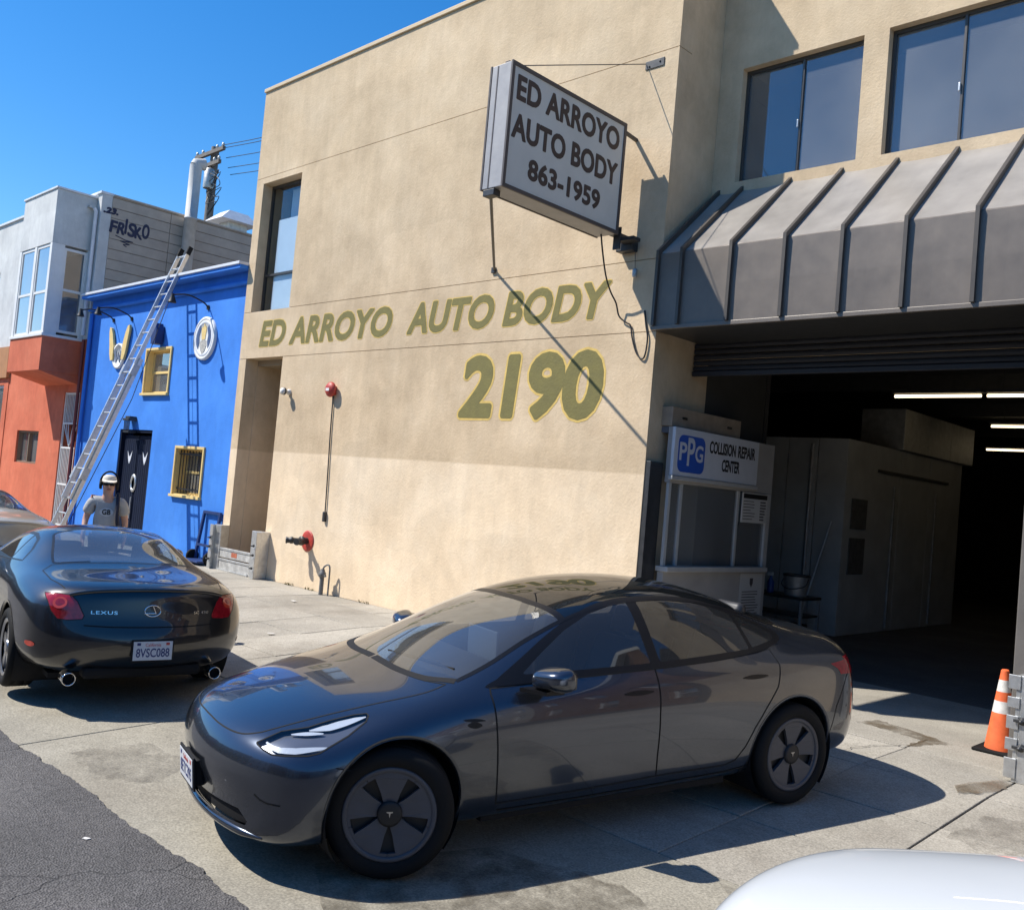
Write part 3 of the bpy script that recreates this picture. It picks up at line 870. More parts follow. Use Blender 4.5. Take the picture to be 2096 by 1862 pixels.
# fire bell
fb = thing('fire_bell', 'round red fire bell high on the tan wall', 'bell', (-12.62, YT, 3.24))
b = MB(); b.lathe([(0.045, 0.0), (0.05, -0.05), (0.115, -0.055), (0.125, -0.07), (0.120, -0.095), (0.09, -0.125), (0.04, -0.14), (0.0, -0.143)], 20, 'Y', (-12.62, YT, 3.24)); tpart(fb, b, 'gong', M['red'])
b = MB(); b.box(-12.68, -12.56, YT - 0.05, YT - 0.001, 3.16, 3.30, 0.008); tpart(fb, b, 'back_box', M['red'])
b = MB(); b.box(-12.665, -12.575, YT - 0.1435, YT - 0.128, 3.21, 3.255, 0.002); tpart(fb, b, 'name_plate', M['white'])
cd = thing('bell_conduit', 'thin dark conduit running down the wall below the red bell', 'conduit', (-12.5, YT, 1.1))
tpart(cd, MB().tube(smooth([(-12.615, YT - 0.02, 3.15), (-12.60, YT - 0.02, 2.6), (-12.56, YT - 0.02, 1.9), (-12.53, YT - 0.02, 1.28)], 3), 0.011, 6), 'pipe', M['steel_dark'])
tpart(cd, MB().box(-12.56, -12.50, YT - 0.05, YT - 0.001, 1.12, 1.28, 0.01), 'end_box', M['steel_dark'])
# small lamp by the niche
lp = thing('wall_lamp', 'small round wall lamp beside the tall door niche', 'lamp', (-13.93, YT, 3.22))
b = MB(); b.lathe([(0.05, 0), (0.05, -0.03), (0.03, -0.04), (0.03, -0.08), (0.06, -0.10), (0.055, -0.16), (0.0, -0.17)], 14, 'Y', (-13.93, YT, 3.22)); tpart(lp, b, 'housing', M['offwhite'])
b = MB(); b.lathe([(0.062, -0.100), (0.064, -0.115), (0.062, -0.13)], 14, 'Y', (-13.93, YT, 3.22)); tpart(lp, b, 'rim', M['steel_dark'])
# fire brigade connection: two dark hose inlets on a red plate
fc = thing('hose_connection', 'twin dark fire hose inlet on a red wall plate', 'hose inlet', (-12.96, YT, 0.77))
b = MB(); b.lathe([(0.17, 0), (0.17, -0.012), (0.15, -0.02), (0.06, -0.02)], 24, 'Y', (-12.96, YT, 0.77)); tpart(fc, b, 'wall_plate', M['red'])
b = MB(); b.lathe([(0.055, -0.015), (0.055, -0.09), (0.075, -0.10), (0.075, -0.14), (0.05, -0.15)], 16, 'Y', (-12.96, YT, 0.77)); tpart(fc, b, 'stem', M['steel_dark'])
for s in (-1, 1):
    a = Vector((-12.96 + 0.03 * s, YT - 0.12, 0.77)); e = Vector((-12.96 + 0.14 * s, YT - 0.30, 0.765)); d = (e - a)
    b = MB(); b.tube([a, a + d * 0.55, a + d * 0.56, a + d * 0.78, a + d * 0.79, e], 0.05, 12, radii=[0.042, 0.042, 0.056, 0.056, 0.046, 0.046]); tpart(fc, b, 'inlet', M['steel_dark'])
    b = MB(); b.tube([e, e + d * 0.12], 0.06, 10, radii=[0.06, 0.052]); tpart(fc, b, 'cap', M['steel_dark'])
# gas riser at the foot of the wall
M['old_pipe'] = plain('old_grey_pipe', (0.16, 0.16, 0.155), 0.6, metal=0.3, var=0.3, scale=15)
gp = thing('gas_riser', 'grey gas pipe riser with valve at the foot of the tan wall', 'pipe', (-12.2, YT - 0.15, 0))
tpart(gp, MB().tube([(-12.24, YT - 0.16, -0.01), (-12.24, YT - 0.16, 0.28)], 0.034, 10), 'pipe', M['old_pipe'])
b = MB(); b.lathe([(0.03, 0.27), (0.055, 0.28), (0.055, 0.34), (0.04, 0.36), (0.03, 0.40)], 12, 'Z', (-12.24, YT - 0.16, 0)); b.box(-12.33, -12.15, YT - 0.175, YT - 0.145, 0.285, 0.315, 0.004); tpart(gp, b, 'valve', M['old_pipe'])
tpart(gp, MB().tube(smooth([(-12.24, YT - 0.16, 0.39), (-12.22, YT - 0.15, 0.44), (-12.16, YT - 0.13, 0.475), (-12.12, YT - 0.12, 0.44), (-12.11, YT - 0.12, 0.30), (-12.11, YT - 0.12, 0.0)], 4), 0.014, 8), 'bent_pipe', M['old_pipe'])
# flood barrier across the door niche: two slotted posts and stacked boards
M['rusty_board'] = plain('weathered_board', (0.46, 0.45, 0.42), 0.6, metal=0.3, var=0.35, scale=7)
fbz = thing('flood_barrier', 'low aluminium flood barrier boards across the door niche', 'barrier', (-14.85, YT - 0.2, 0))
b0 = [(-15.46, -14.42, 0.035, 0.215), (-15.46, -14.42, 0.235, 0.405)]
for x0, x1, z0, z1 in b0:
    o = tpart(fbz, MB().box(x0, x1, YT - 0.155, YT - 0.10, z0, z1, 0.006), 'board', M['rusty_board'])
    tpart(fbz, MB().box(x0, x1, YT - 0.166, YT - 0.156, z1 - 0.035, z1, 0.003), 'board_lip', M['alu'])
tpart(fbz, MB().box(-15.46, -14.42, YT - 0.19, YT - 0.09, 0.001, 0.033, 0.004), 'base_rail', M['alu'])
tpart(fbz, MB().box(-15.05, -14.86, YT - 0.1575, YT - 0.1555, 0.27, 0.35), 'warning_sticker', plain('faded_red_sticker', (0.42, 0.12, 0.06), 0.7, var=0.3, scale=25))
def slotted_post(root, x0, x1, y0, y1, h, side):
    b = MB(); b.box(x0, x1, y0 + 0.09, y1, 0, h, 0.005)
    tpart(root, b, 'post', M['alu'])
    b = MB()
    xs_ = (x1 - 0.10, x1) if side < 0 else (x0, x0 + 0.10)
    z = 0.0
    teeth = [(0.0, 0.14), (0.20, 0.36), (0.43, 0.52), (0.60, h)]
    for a, c in teeth: b.box(xs_[0], xs_[1], y0, y0 + 0.012, a, c, 0.003)
    b.box(xs_[0] if side > 0 else xs_[1] - 0.02, xs_[0] + 0.02 if side > 0 else xs_[1], y0 + 0.0125, y0 + 0.09, 0.0, h - 0.01)
    tpart(root, b, 'slotted_channel', M['alu'])
    b = MB()
    for z in (0.18, 0.40, 0.56): b.lathe([(0.022, 0), (0.022, -0.02), (0.012, -0.03), (0.012, -0.06), (0.0, -0.062)], 10, 'Y', ((xs_[0] + xs_[1]) / 2, y0, z))
    tpart(root, b, 'clamp_knob', M['steel_dark'])
slotted_post(fbz, -15.70, -15.47, YT - 0.26, YT - 0.003, 0.80, 1)
slotted_post(fbz, -14.41, -14.10, YT - 0.26, YT - 0.003, 0.80, -1)
gpz = thing('barrier_post', 'slotted aluminium barrier post at the right edge beside the cone', 'post', (-2.1, 8.0, 0))
b = MB(); b.box(-2.13, -1.85, 7.96, 8.195, 0, 0.81, 0.006); tpart(gpz, b, 'post', M['alu'])
b = MB()
for a, c in ((0.03, 0.18), (0.24, 0.33), (0.40, 0.50), (0.56, 0.64), (0.70, 0.808)): b.box(-2.215, -2.1305, 7.95, 7.962, a, c, 0.003)
b.box(-2.16, -2.1305, 7.9625, 8.10, 0.0, 0.808, 0.003)
tpart(gpz, b, 'slotted_channel', M['alu'])
for z in (0.47, 0.27):
    b = MB(); b.lathe([(0.03, 0), (0.03, -0.02), (0.014, -0.03), (0.014, -0.07), (0.0, -0.072)], 12, 'Y', (-2.10, 7.96, z)); b.box(-2.16, -2.06, 7.925, 7.94, z - 0.012, z + 0.012, 0.003)
    tpart(gpz, b, 'clamp_knob', M['steel_dark'])
# traffic cone
tc = thing('traffic_cone', 'scuffed orange and white traffic cone beside the barrier post', 'cone', (-2.52, 8.93, 0))
M['cone'] = plain('cone_orange', (0.72, 0.13, 0.035), 0.6, var=0.2, scale=12)
M['cone_white'] = plain('cone_white_band', (0.62, 0.60, 0.56), 0.6, var=0.25, scale=16)
cz = lambda z: 0.125 - (0.125 - 0.032) * (z - 0.03) / 0.67
def band(z0, z1, m, nm, e=0.0):
    b = MB(); b.lathe([(cz(z0) + e, z0), (cz(z1) + e, z1)], 24, 'Z', (-2.52, 8.93, 0), caps=False); tpart(tc, b, nm, m)
b = MB(); b.box(-2.70, -2.34, 8.75, 9.11, 0, 0.03, 0.012); tpart(tc, b, 'base', M['rubber'])
band(0.03, 0.34, M['cone'], 'cone_body'); band(0.34, 0.44, M['cone_white'], 'reflective_band'); band(0.44, 0.52, M['cone'], 'cone_middle'); band(0.52, 0.62, M['cone_white'], 'reflective_band'); band(0.62, 0.70, M['cone'], 'cone_tip')
b = MB(); b.lathe([(cz(0.70), 0.70), (cz(0.70) - 0.008, 0.71), (0.02, 0.70)], 20, 'Z', (-2.52, 8.93, 0), caps=False); tpart(tc, b, 'rim', M['cone'])
# water trickles on the slabs
M['wet'] = stain_mat('wet_concrete', (0.14, 0.105, 0.066))
def puddle(name, pts, label):
    m = MB(); rr = random.Random(len(pts))
    P = [Vector((x, y, 0)) for x, y in pts]
    out = []
    for i in range(len(P)):
        a, c = P[i], P[(i + 1) % len(P)]
        for k in range(6):
            q = a.lerp(c, k / 6); out.append((q.x + rr.uniform(-1, 1) * 0.018, q.y + rr.uniform(-1, 1) * 0.018))
    tris = tessellate_polygon([[Vector((u, v, 0)) for u, v in out]])
    m.add([(u, v, 0.0052) for u, v in out], tris)
    tag(m.build(name, M['wet']), label, 'stain', kind='stuff')
puddle('water_stain', [(-3.72, 8.75), (-3.62, 9.05), (-3.45, 9.0), (-3.05, 8.85), (-2.85, 8.75), (-2.95, 8.6), (-3.02, 8.3), (-3.08, 8.28), (-3.06, 8.62), (-3.3, 8.68), (-3.5, 8.72)], 'brown wet trickle across the slabs by the garage door')
puddle('water_stain', [(-2.38, 7.42), (-2.2, 7.95), (-2.12, 7.86), (-2.12, 7.6), (-2.2, 7.36), (-2.3, 7.22)], 'rusty wet patch at the foot of the barrier post')

# cracks in the driveway panels, scraps, weeds at the foot of the wall
def crack(pts, wd, label):
    rr_ = random.Random(int(abs(pts[0][0]) * 100)); P = []
    for a, c in zip(pts[:-1], pts[1:]):
        n = 9
        for k in range(n):
            t = k / n; P.append((a[0] + (c[0] - a[0]) * t + rr_.uniform(-.014, .014), a[1] + (c[1] - a[1]) * t + rr_.uniform(-.014, .014)))
    vs, fs = [], []
    for i, p in enumerate(P):
        q = P[min(i + 1, len(P) - 1)]; o_ = P[max(i - 1, 0)]
        d_ = Vector((q[0] - o_[0], q[1] - o_[1], 0)).normalized(); n_ = Vector((-d_.y, d_.x, 0)) * wd * rr_.uniform(.4, 1.0)
        z = gz(p[1]) + .0045
        vs += [(p[0] + n_.x, p[1] + n_.y, z), (p[0] - n_.x, p[1] - n_.y, z)]
    for i in range(len(P) - 1): fs.append((2 * i, 2 * i + 1, 2 * i + 3, 2 * i + 2))
    tag(MB().add(vs, fs).build('pavement_crack', M['joint']), label, 'crack', kind='stuff')
crack([(-2.62, 2.55), (-2.55, 2.85), (-2.35, 3.25), (-2.40, 3.7)], .007, 'thin dark crack in the driveway in front of the grey saloon')
crack([(-3.10, 8.25), (-3.25, 7.95), (-3.32, 7.6)], .005, 'short crack in the slabs behind the grey saloon')
def scrap(x, y, s, rot, label, z=None):
    m = MB(); c, s_ = math.cos(rot), math.sin(rot); zz = gz(y) + .012 if z is None else z
    pts = [(-1, -.5, 0), (.2, -.6, .25), (1, .1, .1), (.3, .6, .4), (-.8, .5, .15)]
    m.prism([(p[0], p[1]) for p in pts], lambda u, v: (x + s * (u * c - v * s_), y + s * (u * s_ + v * c), zz + s * .12 * abs(u)), (0, 0, .002))
    tag(m.build('paper_scrap', M['offwhite']), label, 'litter', 'scraps of paper on the ground')
scrap(-5.05, 2.2, .022, .6, 'pale scrap of paper lying on the asphalt', gz(2.4) + .014)
scrap(-9.6, 6.1, .05, 1.2, 'pale scrap of paper on the sidewalk behind the coupe')
scrap(-11.6, 7.7, .05, .2, 'pale scrap of paper on the sidewalk near the gas pipe')
rr_ = random.Random(21)
for x, lab in ((-12.75, 'small weed tuft left of the gas pipe at the wall foot'), (-11.3, 'small weed tuft right of the gas pipe at the wall foot'), (-13.35, 'small weed tuft beside the flood barrier at the wall foot')):
    m = MB()
    for k in range(26):
        a = rr_.uniform(0, 6.28); l = rr_.uniform(.03, .08); bx = x + rr_.uniform(-.11, .11); by = YT - rr_.uniform(.01, .05)
        d_ = Vector((math.cos(a), math.sin(a), 0)); w_ = Vector((-d_.y, d_.x, 0)) * .006
        p0 = Vector((bx, by, 0)); p1 = p0 + d_ * l * .4 + Vector((0, 0, l * .6)); p2 = p0 + d_ * l + Vector((0, 0, l * .7))
        if p2.y > YT - .004: continue
        m.add([p0 - w_, p0 + w_, p1 + w_ * .8, p1 - w_ * .8, p2], [(0, 1, 2, 3), (3, 2, 4)])
    tag(m.build('weed', plain('dry_weed', (0.13, 0.12, 0.04), 0.8, var=0.3, scale=40)), lab, 'weed', 'weeds along the wall')

# oil, tyre and run-off stains on the driveway
M['oil'] = stain_mat('oil_stain', (0.085, 0.070, 0.050), 0.0, 0.55)
M['faint'] = stain_mat('faint_stain', (0.13, 0.115, 0.095), 0.0, 0.38)
def stain(pts, label, mat):
    m = MB(); rr__ = random.Random(len(label)); out = []
    for i in range(len(pts)):
        a, c = pts[i], pts[(i + 1) % len(pts)]
        for k in range(7): out.append((a[0] + (c[0] - a[0]) * k / 7 + rr__.uniform(-.03, .03), a[1] + (c[1] - a[1]) * k / 7 + rr__.uniform(-.03, .03)))
    tris = tessellate_polygon([[Vector((u, v, 0)) for u, v in out]])
    m.add([(u, v, gz(v) + .0048) for u, v in out], tris)
    tag(m.build('oil_stain', mat), label, 'stain', kind='stuff')
stain([(-4.1, 3.0), (-3.4, 2.62), (-2.5, 2.66), (-2.0, 3.1), (-2.1, 3.7), (-2.9, 4.1), (-3.7, 3.9)], 'brown oily stain on the driveway beneath the grey saloon nose', M['oil'])
stain([(-2.3, 4.35), (-1.9, 4.3), (-1.4, 4.42), (-1.4, 4.58), (-2.0, 4.6), (-2.6, 4.55)], 'damp run-off mark along the sidewalk joint by the white car', M['faint'])
stain([(-6.6, 2.7), (-6.0, 2.62), (-5.7, 2.9), (-5.9, 3.25), (-6.5, 3.2)], 'faint oily patch on the driveway between the two dark cars', M['faint'])
stain([(-2.05, 6.3), (-1.7, 6.2), (-1.4, 6.6), (-1.7, 7.1), (-2.0, 6.9)], 'faint grey stain on the slabs at the right', M['faint'])
# ================================================================== inside the garage
BX = -6.2
of = thing('office_booth', 'pale office booth with service window just inside the garage', 'booth', (-7.0, 10.2, 0))
M['booth'] = plain('booth_panel', (0.36, 0.34, 0.315), 0.6, var=0.12, scale=3)
M['booth_trim'] = plain('booth_trim', (0.50, 0.49, 0.46), 0.5, metal=0.2, var=0.08)
def oyz(y0, y1, z0, z1, x0, x1, b=0.0): return MB().box(x0, x1, y0, y1, z0, z1, b)
tpart(of, oyz(9.02, 11.38, 0.0, 1.10, BX - 0.08, BX), 'base_panel', M['booth'])
tpart(of, oyz(9.0, 11.30, 1.104, 1.165, BX - 0.10, BX + 0.07, 0.006), 'sill', M['booth_trim'])
tpart(of, oyz(9.02, 11.38, 2.13, 2.78, BX - 0.08, BX), 'header_panel', M['booth'])
tpart(of, oyz(11.28, 11.38, 1.104, 2.126, BX - 0.08, BX), 'corner_post', M['booth_trim'])
for y in (9.02, 9.26, 10.55): tpart(of, oyz(y, y + 0.045, 1.17, 2.126, BX - 0.05, BX - 0.01), 'mullion', M['booth_trim'])
for y0, y1 in ((9.066, 9.259), (9.306, 10.549), (10.596, 11.279)): tpart(of, oyz(y0, y1, 1.17, 2.126, BX - 0.034, BX - 0.028), 'pane', M['pane'])
b = MB(); b.box(-8.2, -8.1, 9.02, 11.38, 0, 2.7); b.box(-8.1, BX - 0.085, 11.30, 11.38, 0, 2.7); b.box(-8.2, BX - 0.085, 9.02, 11.38, 2.705, 2.78)
tpart(of, b, 'inner_wall', plain('booth_inside', (0.10, 0.11, 0.13), 0.8))
b = MB(); b.box(-7.3, -6.5, 9.5, 10.4, 0.0, 1.2); b.box(-7.3, -7.2, 9.5, 10.4, 1.2, 1.5); tpart(of, b, 'desk', plain('desk_blue', (0.03, 0.04, 0.09), 0.5))
b = MB(); b.bar((-6.45, 9.4, 1.24), (-6.45, 10.4, 1.24), 0.02, 0.03); b.bar((-6.45, 9.45, 1.38), (-6.45, 10.35, 1.38), 0.02, 0.03); b.bar((-6.45, 9.45, 1.25), (-6.45, 10.2, 1.37), 0.02, 0.03); b.bar((-6.45, 9.45, 1.37), (-6.45, 10.2, 1.25), 0.02, 0.03)
tpart(of, b, 'shelf_rack', M['white'])
# sign over the window
ps = thing('shop_sign', 'white shop sign reading PPG COLLISION REPAIR CENTER over the booth window', 'sign', (BX, 9.9, 2.5))
M['ppg_white'] = plain('sign_white', (0.55, 0.56, 0.58), 0.5, var=0.05)
M['ppg_blue'] = plain('sign_blue', (0.02, 0.09, 0.42), 0.45)
tpart(ps, oyz(8.98, 10.89, 2.215, 2.775, BX + 0.003, BX + 0.045, 0.004), 'board', M['ppg_white'])
def rrect(w, h, r, n=5):
    out = []
    for cx, cy, a0 in ((w - r, h - r, 0), (r, h - r, 90), (r, r, 180), (w - r, r, 270)):
        for k in range(n + 1):
            a = R(a0 + 90 * k / n); out.append((cx + r * math.cos(a), cy + r * math.sin(a)))
    return out
sx = BX + 0.045
tpart(ps, MB().prism(rrect(0.56, 0.43, 0.09), lambda u, v: (sx + 0.001, 9.06 + u, 2.265 + v), (0.002, 0, 0)), 'logo_square', M['ppg_blue'])
for ch, y0, z0, wd, hh in (('P', 9.085, 2.40, 0.15, 0.21), ('P', 9.25, 2.345, 0.15, 0.33), ('G', 9.415, 2.40, 0.165, 0.20)):
    tmesh(ps, put(text_mesh('logo_letter', ch, wd, hh, 0, 0.02, 0.002), (sx + 0.0035, y0, z0), (0, 1, 0), (0, 0, 1)), 'logo_letter', M['ppg_white'])
for body, y0, z0, wd, hh in (('COLLISION', 9.72, 2.535, 0.60, 0.15), ('REPAIR', 10.38, 2.535, 0.42, 0.15), ('CENTER', 10.02, 2.335, 0.42, 0.15)):
    tmesh(ps, put(text_mesh('sign_words', body, wd, hh, 0, 0.03, 0.002), (sx + 0.001, y0, z0), (0, 1, 0), (0, 0, 1)), 'lettering', M['black'])
tpart(ps, oyz(8.96, 10.9, 2.165, 2.21, BX + 0.003, BX + 0.06, 0.004), 'ledge', M['booth_trim'])
# price list and notice
pl = thing('price_board', 'small price list board with black heading beside the booth window', 'board', (BX, 10.9, 1.95))
tpart(pl, oyz(10.63, 11.27, 1.735, 2.12, BX + 0.003, BX + 0.015), 'board', plain('paper_white', (0.55, 0.53, 0.49), 0.6))
tpart(pl, oyz(10.65, 11.25, 2.045, 2.105, BX + 0.0155, BX + 0.018), 'heading', M['black'])
rr = random.Random(5)
b = MB()
for i in range(7):
    z = 2.01 - i * 0.038
    b.box(BX + 0.0155, BX + 0.017, 10.66, 10.66 + rr.uniform(0.18, 0.30), z - 0.006, z + 0.004)
    b.box(BX + 0.0155, BX + 0.017, 11.08, 11.08 + rr.uniform(0.10, 0.15), z - 0.010, z + 0.008)
tpart(pl, b, 'printed_lines', M['sign_edge'])
nt_ = thing('paper_notice', 'paper notice with a dark crest on the booth base', 'notice', (BX, 11.0, 0.9))
tpart(nt_, oyz(10.74, 11.30, 0.45, 1.08, BX + 0.003, BX + 0.006), 'sheet', plain('notice_paper', (0.50, 0.49, 0.46), 0.7))
b = MB()
b.prism([(0.24, 0.55), (0.32, 0.55), (0.32, 0.48), (0.28, 0.43), (0.24, 0.48)], lambda u, v: (BX + 0.0065, 10.74 + u, 0.47 + v), (0.001, 0, 0))
for i in range(9): b.box(BX + 0.0065, BX + 0.0075, 10.80, 10.80 + rr.uniform(0.34, 0.44), 0.84 - i * 0.035, 0.852 - i * 0.035)
tpart(nt_, b, 'printed_lines', M['sign_edge'])
# crate lying on the booth
cr_ = thing('wooden_crate', 'long flat wooden crate lying on the booth roof', 'crate', (-6.6, 9.6, 2.79))
wood = plain('old_wood', (0.30, 0.23, 0.16), 0.7, var=0.2, scale=8)
tpart(cr_, oyz(9.0, 10.52, 2.785, 3.01, -7.1, -6.23, 0.004), 'box', wood)
for y in (9.2, 10.2): tpart(cr_, oyz(y, y + 0.10, 2.88, 2.91, -6.2295, -6.22, 0.003), 'handle_slot', M['black'])
# spray booth
M['cabin'] = plain('dingy_white_panel', (0.50, 0.51, 0.49), 0.6, var=0.15, scale=2)
sb = thing('spray_booth', 'large off-white spray booth cabin standing deep in the garage', 'booth', (-8, 17, 0))
for i, (x0, x1) in enumerate(((-9.4, -7.76), (-7.74, -7.22), (-7.20, -6.70))):
    tpart(sb, MB().box(x0, x1, 14.70, 14.76, 0.0, 3.21, 0.004), 'front_panel', M['cabin'])
for y0, y1 in ((14.765, 16.90), (16.92, 18.3), (18.32, 20.0)):
    tpart(sb, MB().box(-6.76, -6.70, y0, y1, 0.0, 3.21, 0.004), 'side_panel', M['cabin'])
tpart(sb, MB().box(-9.4, -6.77, 14.77, 20.0, 3.13, 3.2), 'roof_panel', M['cabin'])
for y in (16.6, 18.6): tpart(sb, MB().box(-6.695, -6.66, y, y + 0.06, 0.05, 2.55, 0.006), 'door_post', M['galv'])
tpart(sb, MB().box(-6.695, -6.66, 15.9, 19.2, 2.75, 2.80, 0.004), 'door_rail', M['steel_dark'])
tpart(sb, MB().tube([(-7.3, 14.67, 0.1), (-7.3, 14.67, 3.1)], 0.03, 8), 'pipe', M['galv'])
for z0, z1 in ((1.75, 2.25), (1.0, 1.6)): tpart(sb, MB().box(-6.695, -6.68, 14.95, 15.55, z0, z1, 0.003), 'poster', plain('faded_poster', (0.12, 0.12, 0.115), 0.7, var=0.4, scale=14))
du = thing('air_duct', 'galvanised sheet-metal duct resting on the spray booth', 'duct', (-6.9, 18, 3.2))
for y0, y1 in ((16.7, 17.85), (17.86, 19.0), (19.01, 20.3)): tpart(du, MB().box(-7.4, -6.6, y0, y1, 3.215, 3.95, 0.008), 'duct_section', M['galv'])
# fluorescent lamps
M['tube'] = plain('lit_tube', (0.9, 0.9, 0.85), 0.4, emit=(1.0, 0.80, 0.50), estr=2.6)
def strip(x0, y, z, lab, n=1):
    t = thing('strip_light', lab, 'lamp', (x0 + 0.6, y, z), 'lit strip lights in the garage')
    tpart(t, MB().box(x0 - 0.03, x0 + 1.25, y - 0.07, y + 0.07, z + 0.035, z + 0.09, 0.006), 'housing', M['steel_dark'])
    tpart(t, MB().tube([(x0, y, z), (x0 + 1.22, y, z)], 0.022, 8), 'tube', M['tube'])
    tpart(t, MB().tube([(x0 + 0.2, y, z + 0.09), (x0 + 0.2, y, 4.15)], 0.006, 5), 'hanger', M['steel_dark'])
strip(-5.72, 14.0, 3.80, 'lit strip light nearest the door, left of its pair')
strip(-4.42, 14.0, 3.80, 'lit strip light nearest the door, right of its pair')
strip(-5.58, 18.0, 3.80, 'lit strip light in the middle row, left of its pair')
strip(-4.28, 18.0, 3.80, 'lit strip light in the middle row, right of its pair')
strip(-7.20, 23.0, 3.80, 'lit strip light in the farthest row, left of its pair')
strip(-5.90, 23.0, 3.80, 'lit strip light in the farthest row, right of its pair')
# bench with a bucket, bottle, broom
wb = thing('work_stand', 'low steel stand with open shelves between booth and cabin', 'stand', (-6.75, 13.1, 0))
b = MB(); b.box(-7.5, -6.35, 12.8, 13.4, 0.66, 0.70, 0.004); tpart(wb, b, 'top', M['steel_dark'])
for z in (0.15, 0.40): tpart(wb, MB().box(-7.48, -6.37, 12.82, 13.38, z, z + 0.03), 'shelf', M['steel_dark'])
for x in (-7.47, -6.38):
    for y in (12.83, 13.37): tpart(wb, MB().bar((x, y, 0), (x, y, 0.66), 0.04), 'leg', M['galv'])
bk = thing('steel_bucket', 'grey steel bucket with a dark rim on the work stand', 'bucket', (-6.62, 13.1, 0.7))
b = MB(); b.lathe([(0.16, 0.70), (0.19, 0.98), (0.195, 1.0), (0.185, 1.0), (0.175, 0.98), (0.15, 0.72)], 20, 'Z', (-6.62, 13.1, 0)); tpart(bk, b, 'pail', M['galv'])
b = MB(); b.lathe([(0.200, 0.985), (0.204, 1.01), (0.188, 1.012)], 20, 'Z', (-6.62, 13.1, 0), caps=False); tpart(bk, b, 'rim', M['steel_dark'])
tpart(bk, MB().tube(smooth([(-6.81, 13.1, 0.96), (-6.80, 13.0, 0.85), (-6.62, 12.90, 0.80), (-6.44, 13.0, 0.85), (-6.43, 13.1, 0.96)], 4), 0.007, 6), 'handle', M['steel_dark'])
bo = thing('spray_bottle', 'blue spray bottle left of the steel bucket', 'bottle', (-6.98, 13.0, 0.7))
b = MB(); b.lathe([(0.045, 0.70), (0.05, 0.72), (0.05, 0.86), (0.02, 0.92), (0.02, 0.95)], 14, 'Z', (-6.98, 13.0, 0)); tpart(bo, b, 'flask', plain('blue_plastic', (0.02, 0.07, 0.28), 0.4))
b = MB(); b.box(-7.04, -6.95, 12.985, 13.015, 0.95, 1.0, 0.006); tpart(bo, b, 'spray_head', M['white'])
br = thing('broom', 'long broom leaning on the corner of the spray booth', 'broom', (-6.9, 14.3, 0))
tpart(br, MB().tube([(-7.12, 14.25, 0.18), (-6.86, 14.62, 1.85)], 0.014, 8), 'handle', M['alu'])
b = MB(); b.box(-7.28, -6.96, 14.18, 14.28, 0.0, 0.17, 0.02); tpart(br, b, 'brush', M['black'])
dr = thing('oil_drum', 'dark drum beside the work stand in the shade', 'drum', (-7.3, 12.2, 0))
b = MB(); b.lathe([(0.27, 0), (0.28, 0.02), (0.27, 0.28), (0.285, 0.30), (0.27, 0.32), (0.27, 0.58), (0.285, 0.60), (0.27, 0.62), (0.28, 0.86), (0.27, 0.88), (0.25, 0.87)], 24, 'Z', (-7.3, 12.2, 0)); tpart(dr, b, 'barrel', plain('drum_blue', (0.02, 0.03, 0.07), 0.5, var=0.3))
b = MB(); b.lathe([(0.03, 0.87), (0.03, 0.885)], 10, 'Z', (-7.2, 12.2, 0)); tpart(dr, b, 'bung', M['galv'])

# clutter at the far right of the hall
sh = thing('parts_shelf', 'steel parts shelf with boxes in the dark at the far right', 'shelf', (-3.2, 20, 0))
for x in (-4.1, -2.5):
    for y in (19.7, 20.2): tpart(sh, MB().bar((x, y, 0), (x, y, 2.1), 0.04), 'upright', M['galv'])
for z in (0.3, 0.9, 1.5, 2.05): tpart(sh, MB().box(-4.12, -2.48, 19.68, 20.22, z, z + 0.03), 'board', M['galv'])
rr = random.Random(9)
for z, row in ((0.335, 'bottom'), (0.935, 'middle'), (1.535, 'top')):
    x = -4.05
    k = 0
    while x < -2.75:
        w_ = rr.uniform(0.16, 0.34); h_ = rr.uniform(0.18, 0.42)
        bx_ = thing('parts_box', ('first', 'second', 'third', 'fourth', 'fifth', 'sixth', 'seventh')[k] + ' carton from the left on the ' + row + ' board of the parts shelf', 'box', (x, 19.9, z), 'boxes on the parts shelf')
        tpart(bx_, MB().box(x, x + w_, 19.72, 20.15, z, z + h_, 0.006), 'carton', plain('carton_%d' % (k % 3), ((0.35, 0.25, 0.15), (0.5, 0.5, 0.48), (0.15, 0.2, 0.3))[k % 3], 0.8))
        tpart(bx_, MB().box(x + w_ * 0.4, x + w_ * 0.6, 19.716, 19.7195, z + 0.01, z + h_ - 0.01), 'tape', M['offwhite'])
        x += w_ + rr.uniform(0.03, 0.12); k += 1
for k, (y0, x0, h_) in enumerate(((12.3, -8.4, 1.5), (12.6, -7.9, 0.9))):
    pn = thing('body_panel', ('tall', 'short')[k] + ' grey car body panel leaning behind the office booth', 'panel', (x0, y0, 0))
    tpart(pn, MB().prism([(0, 0), (0.9, 0), (0.95, h_ * 0.6), (0.7, h_), (0.15, h_ * 0.95)], lambda u, v, x0=x0, y0=y0: (x0 + u, y0 + v * 0.12, v), (0, 0.02, 0)), 'sheet', M['galv'])
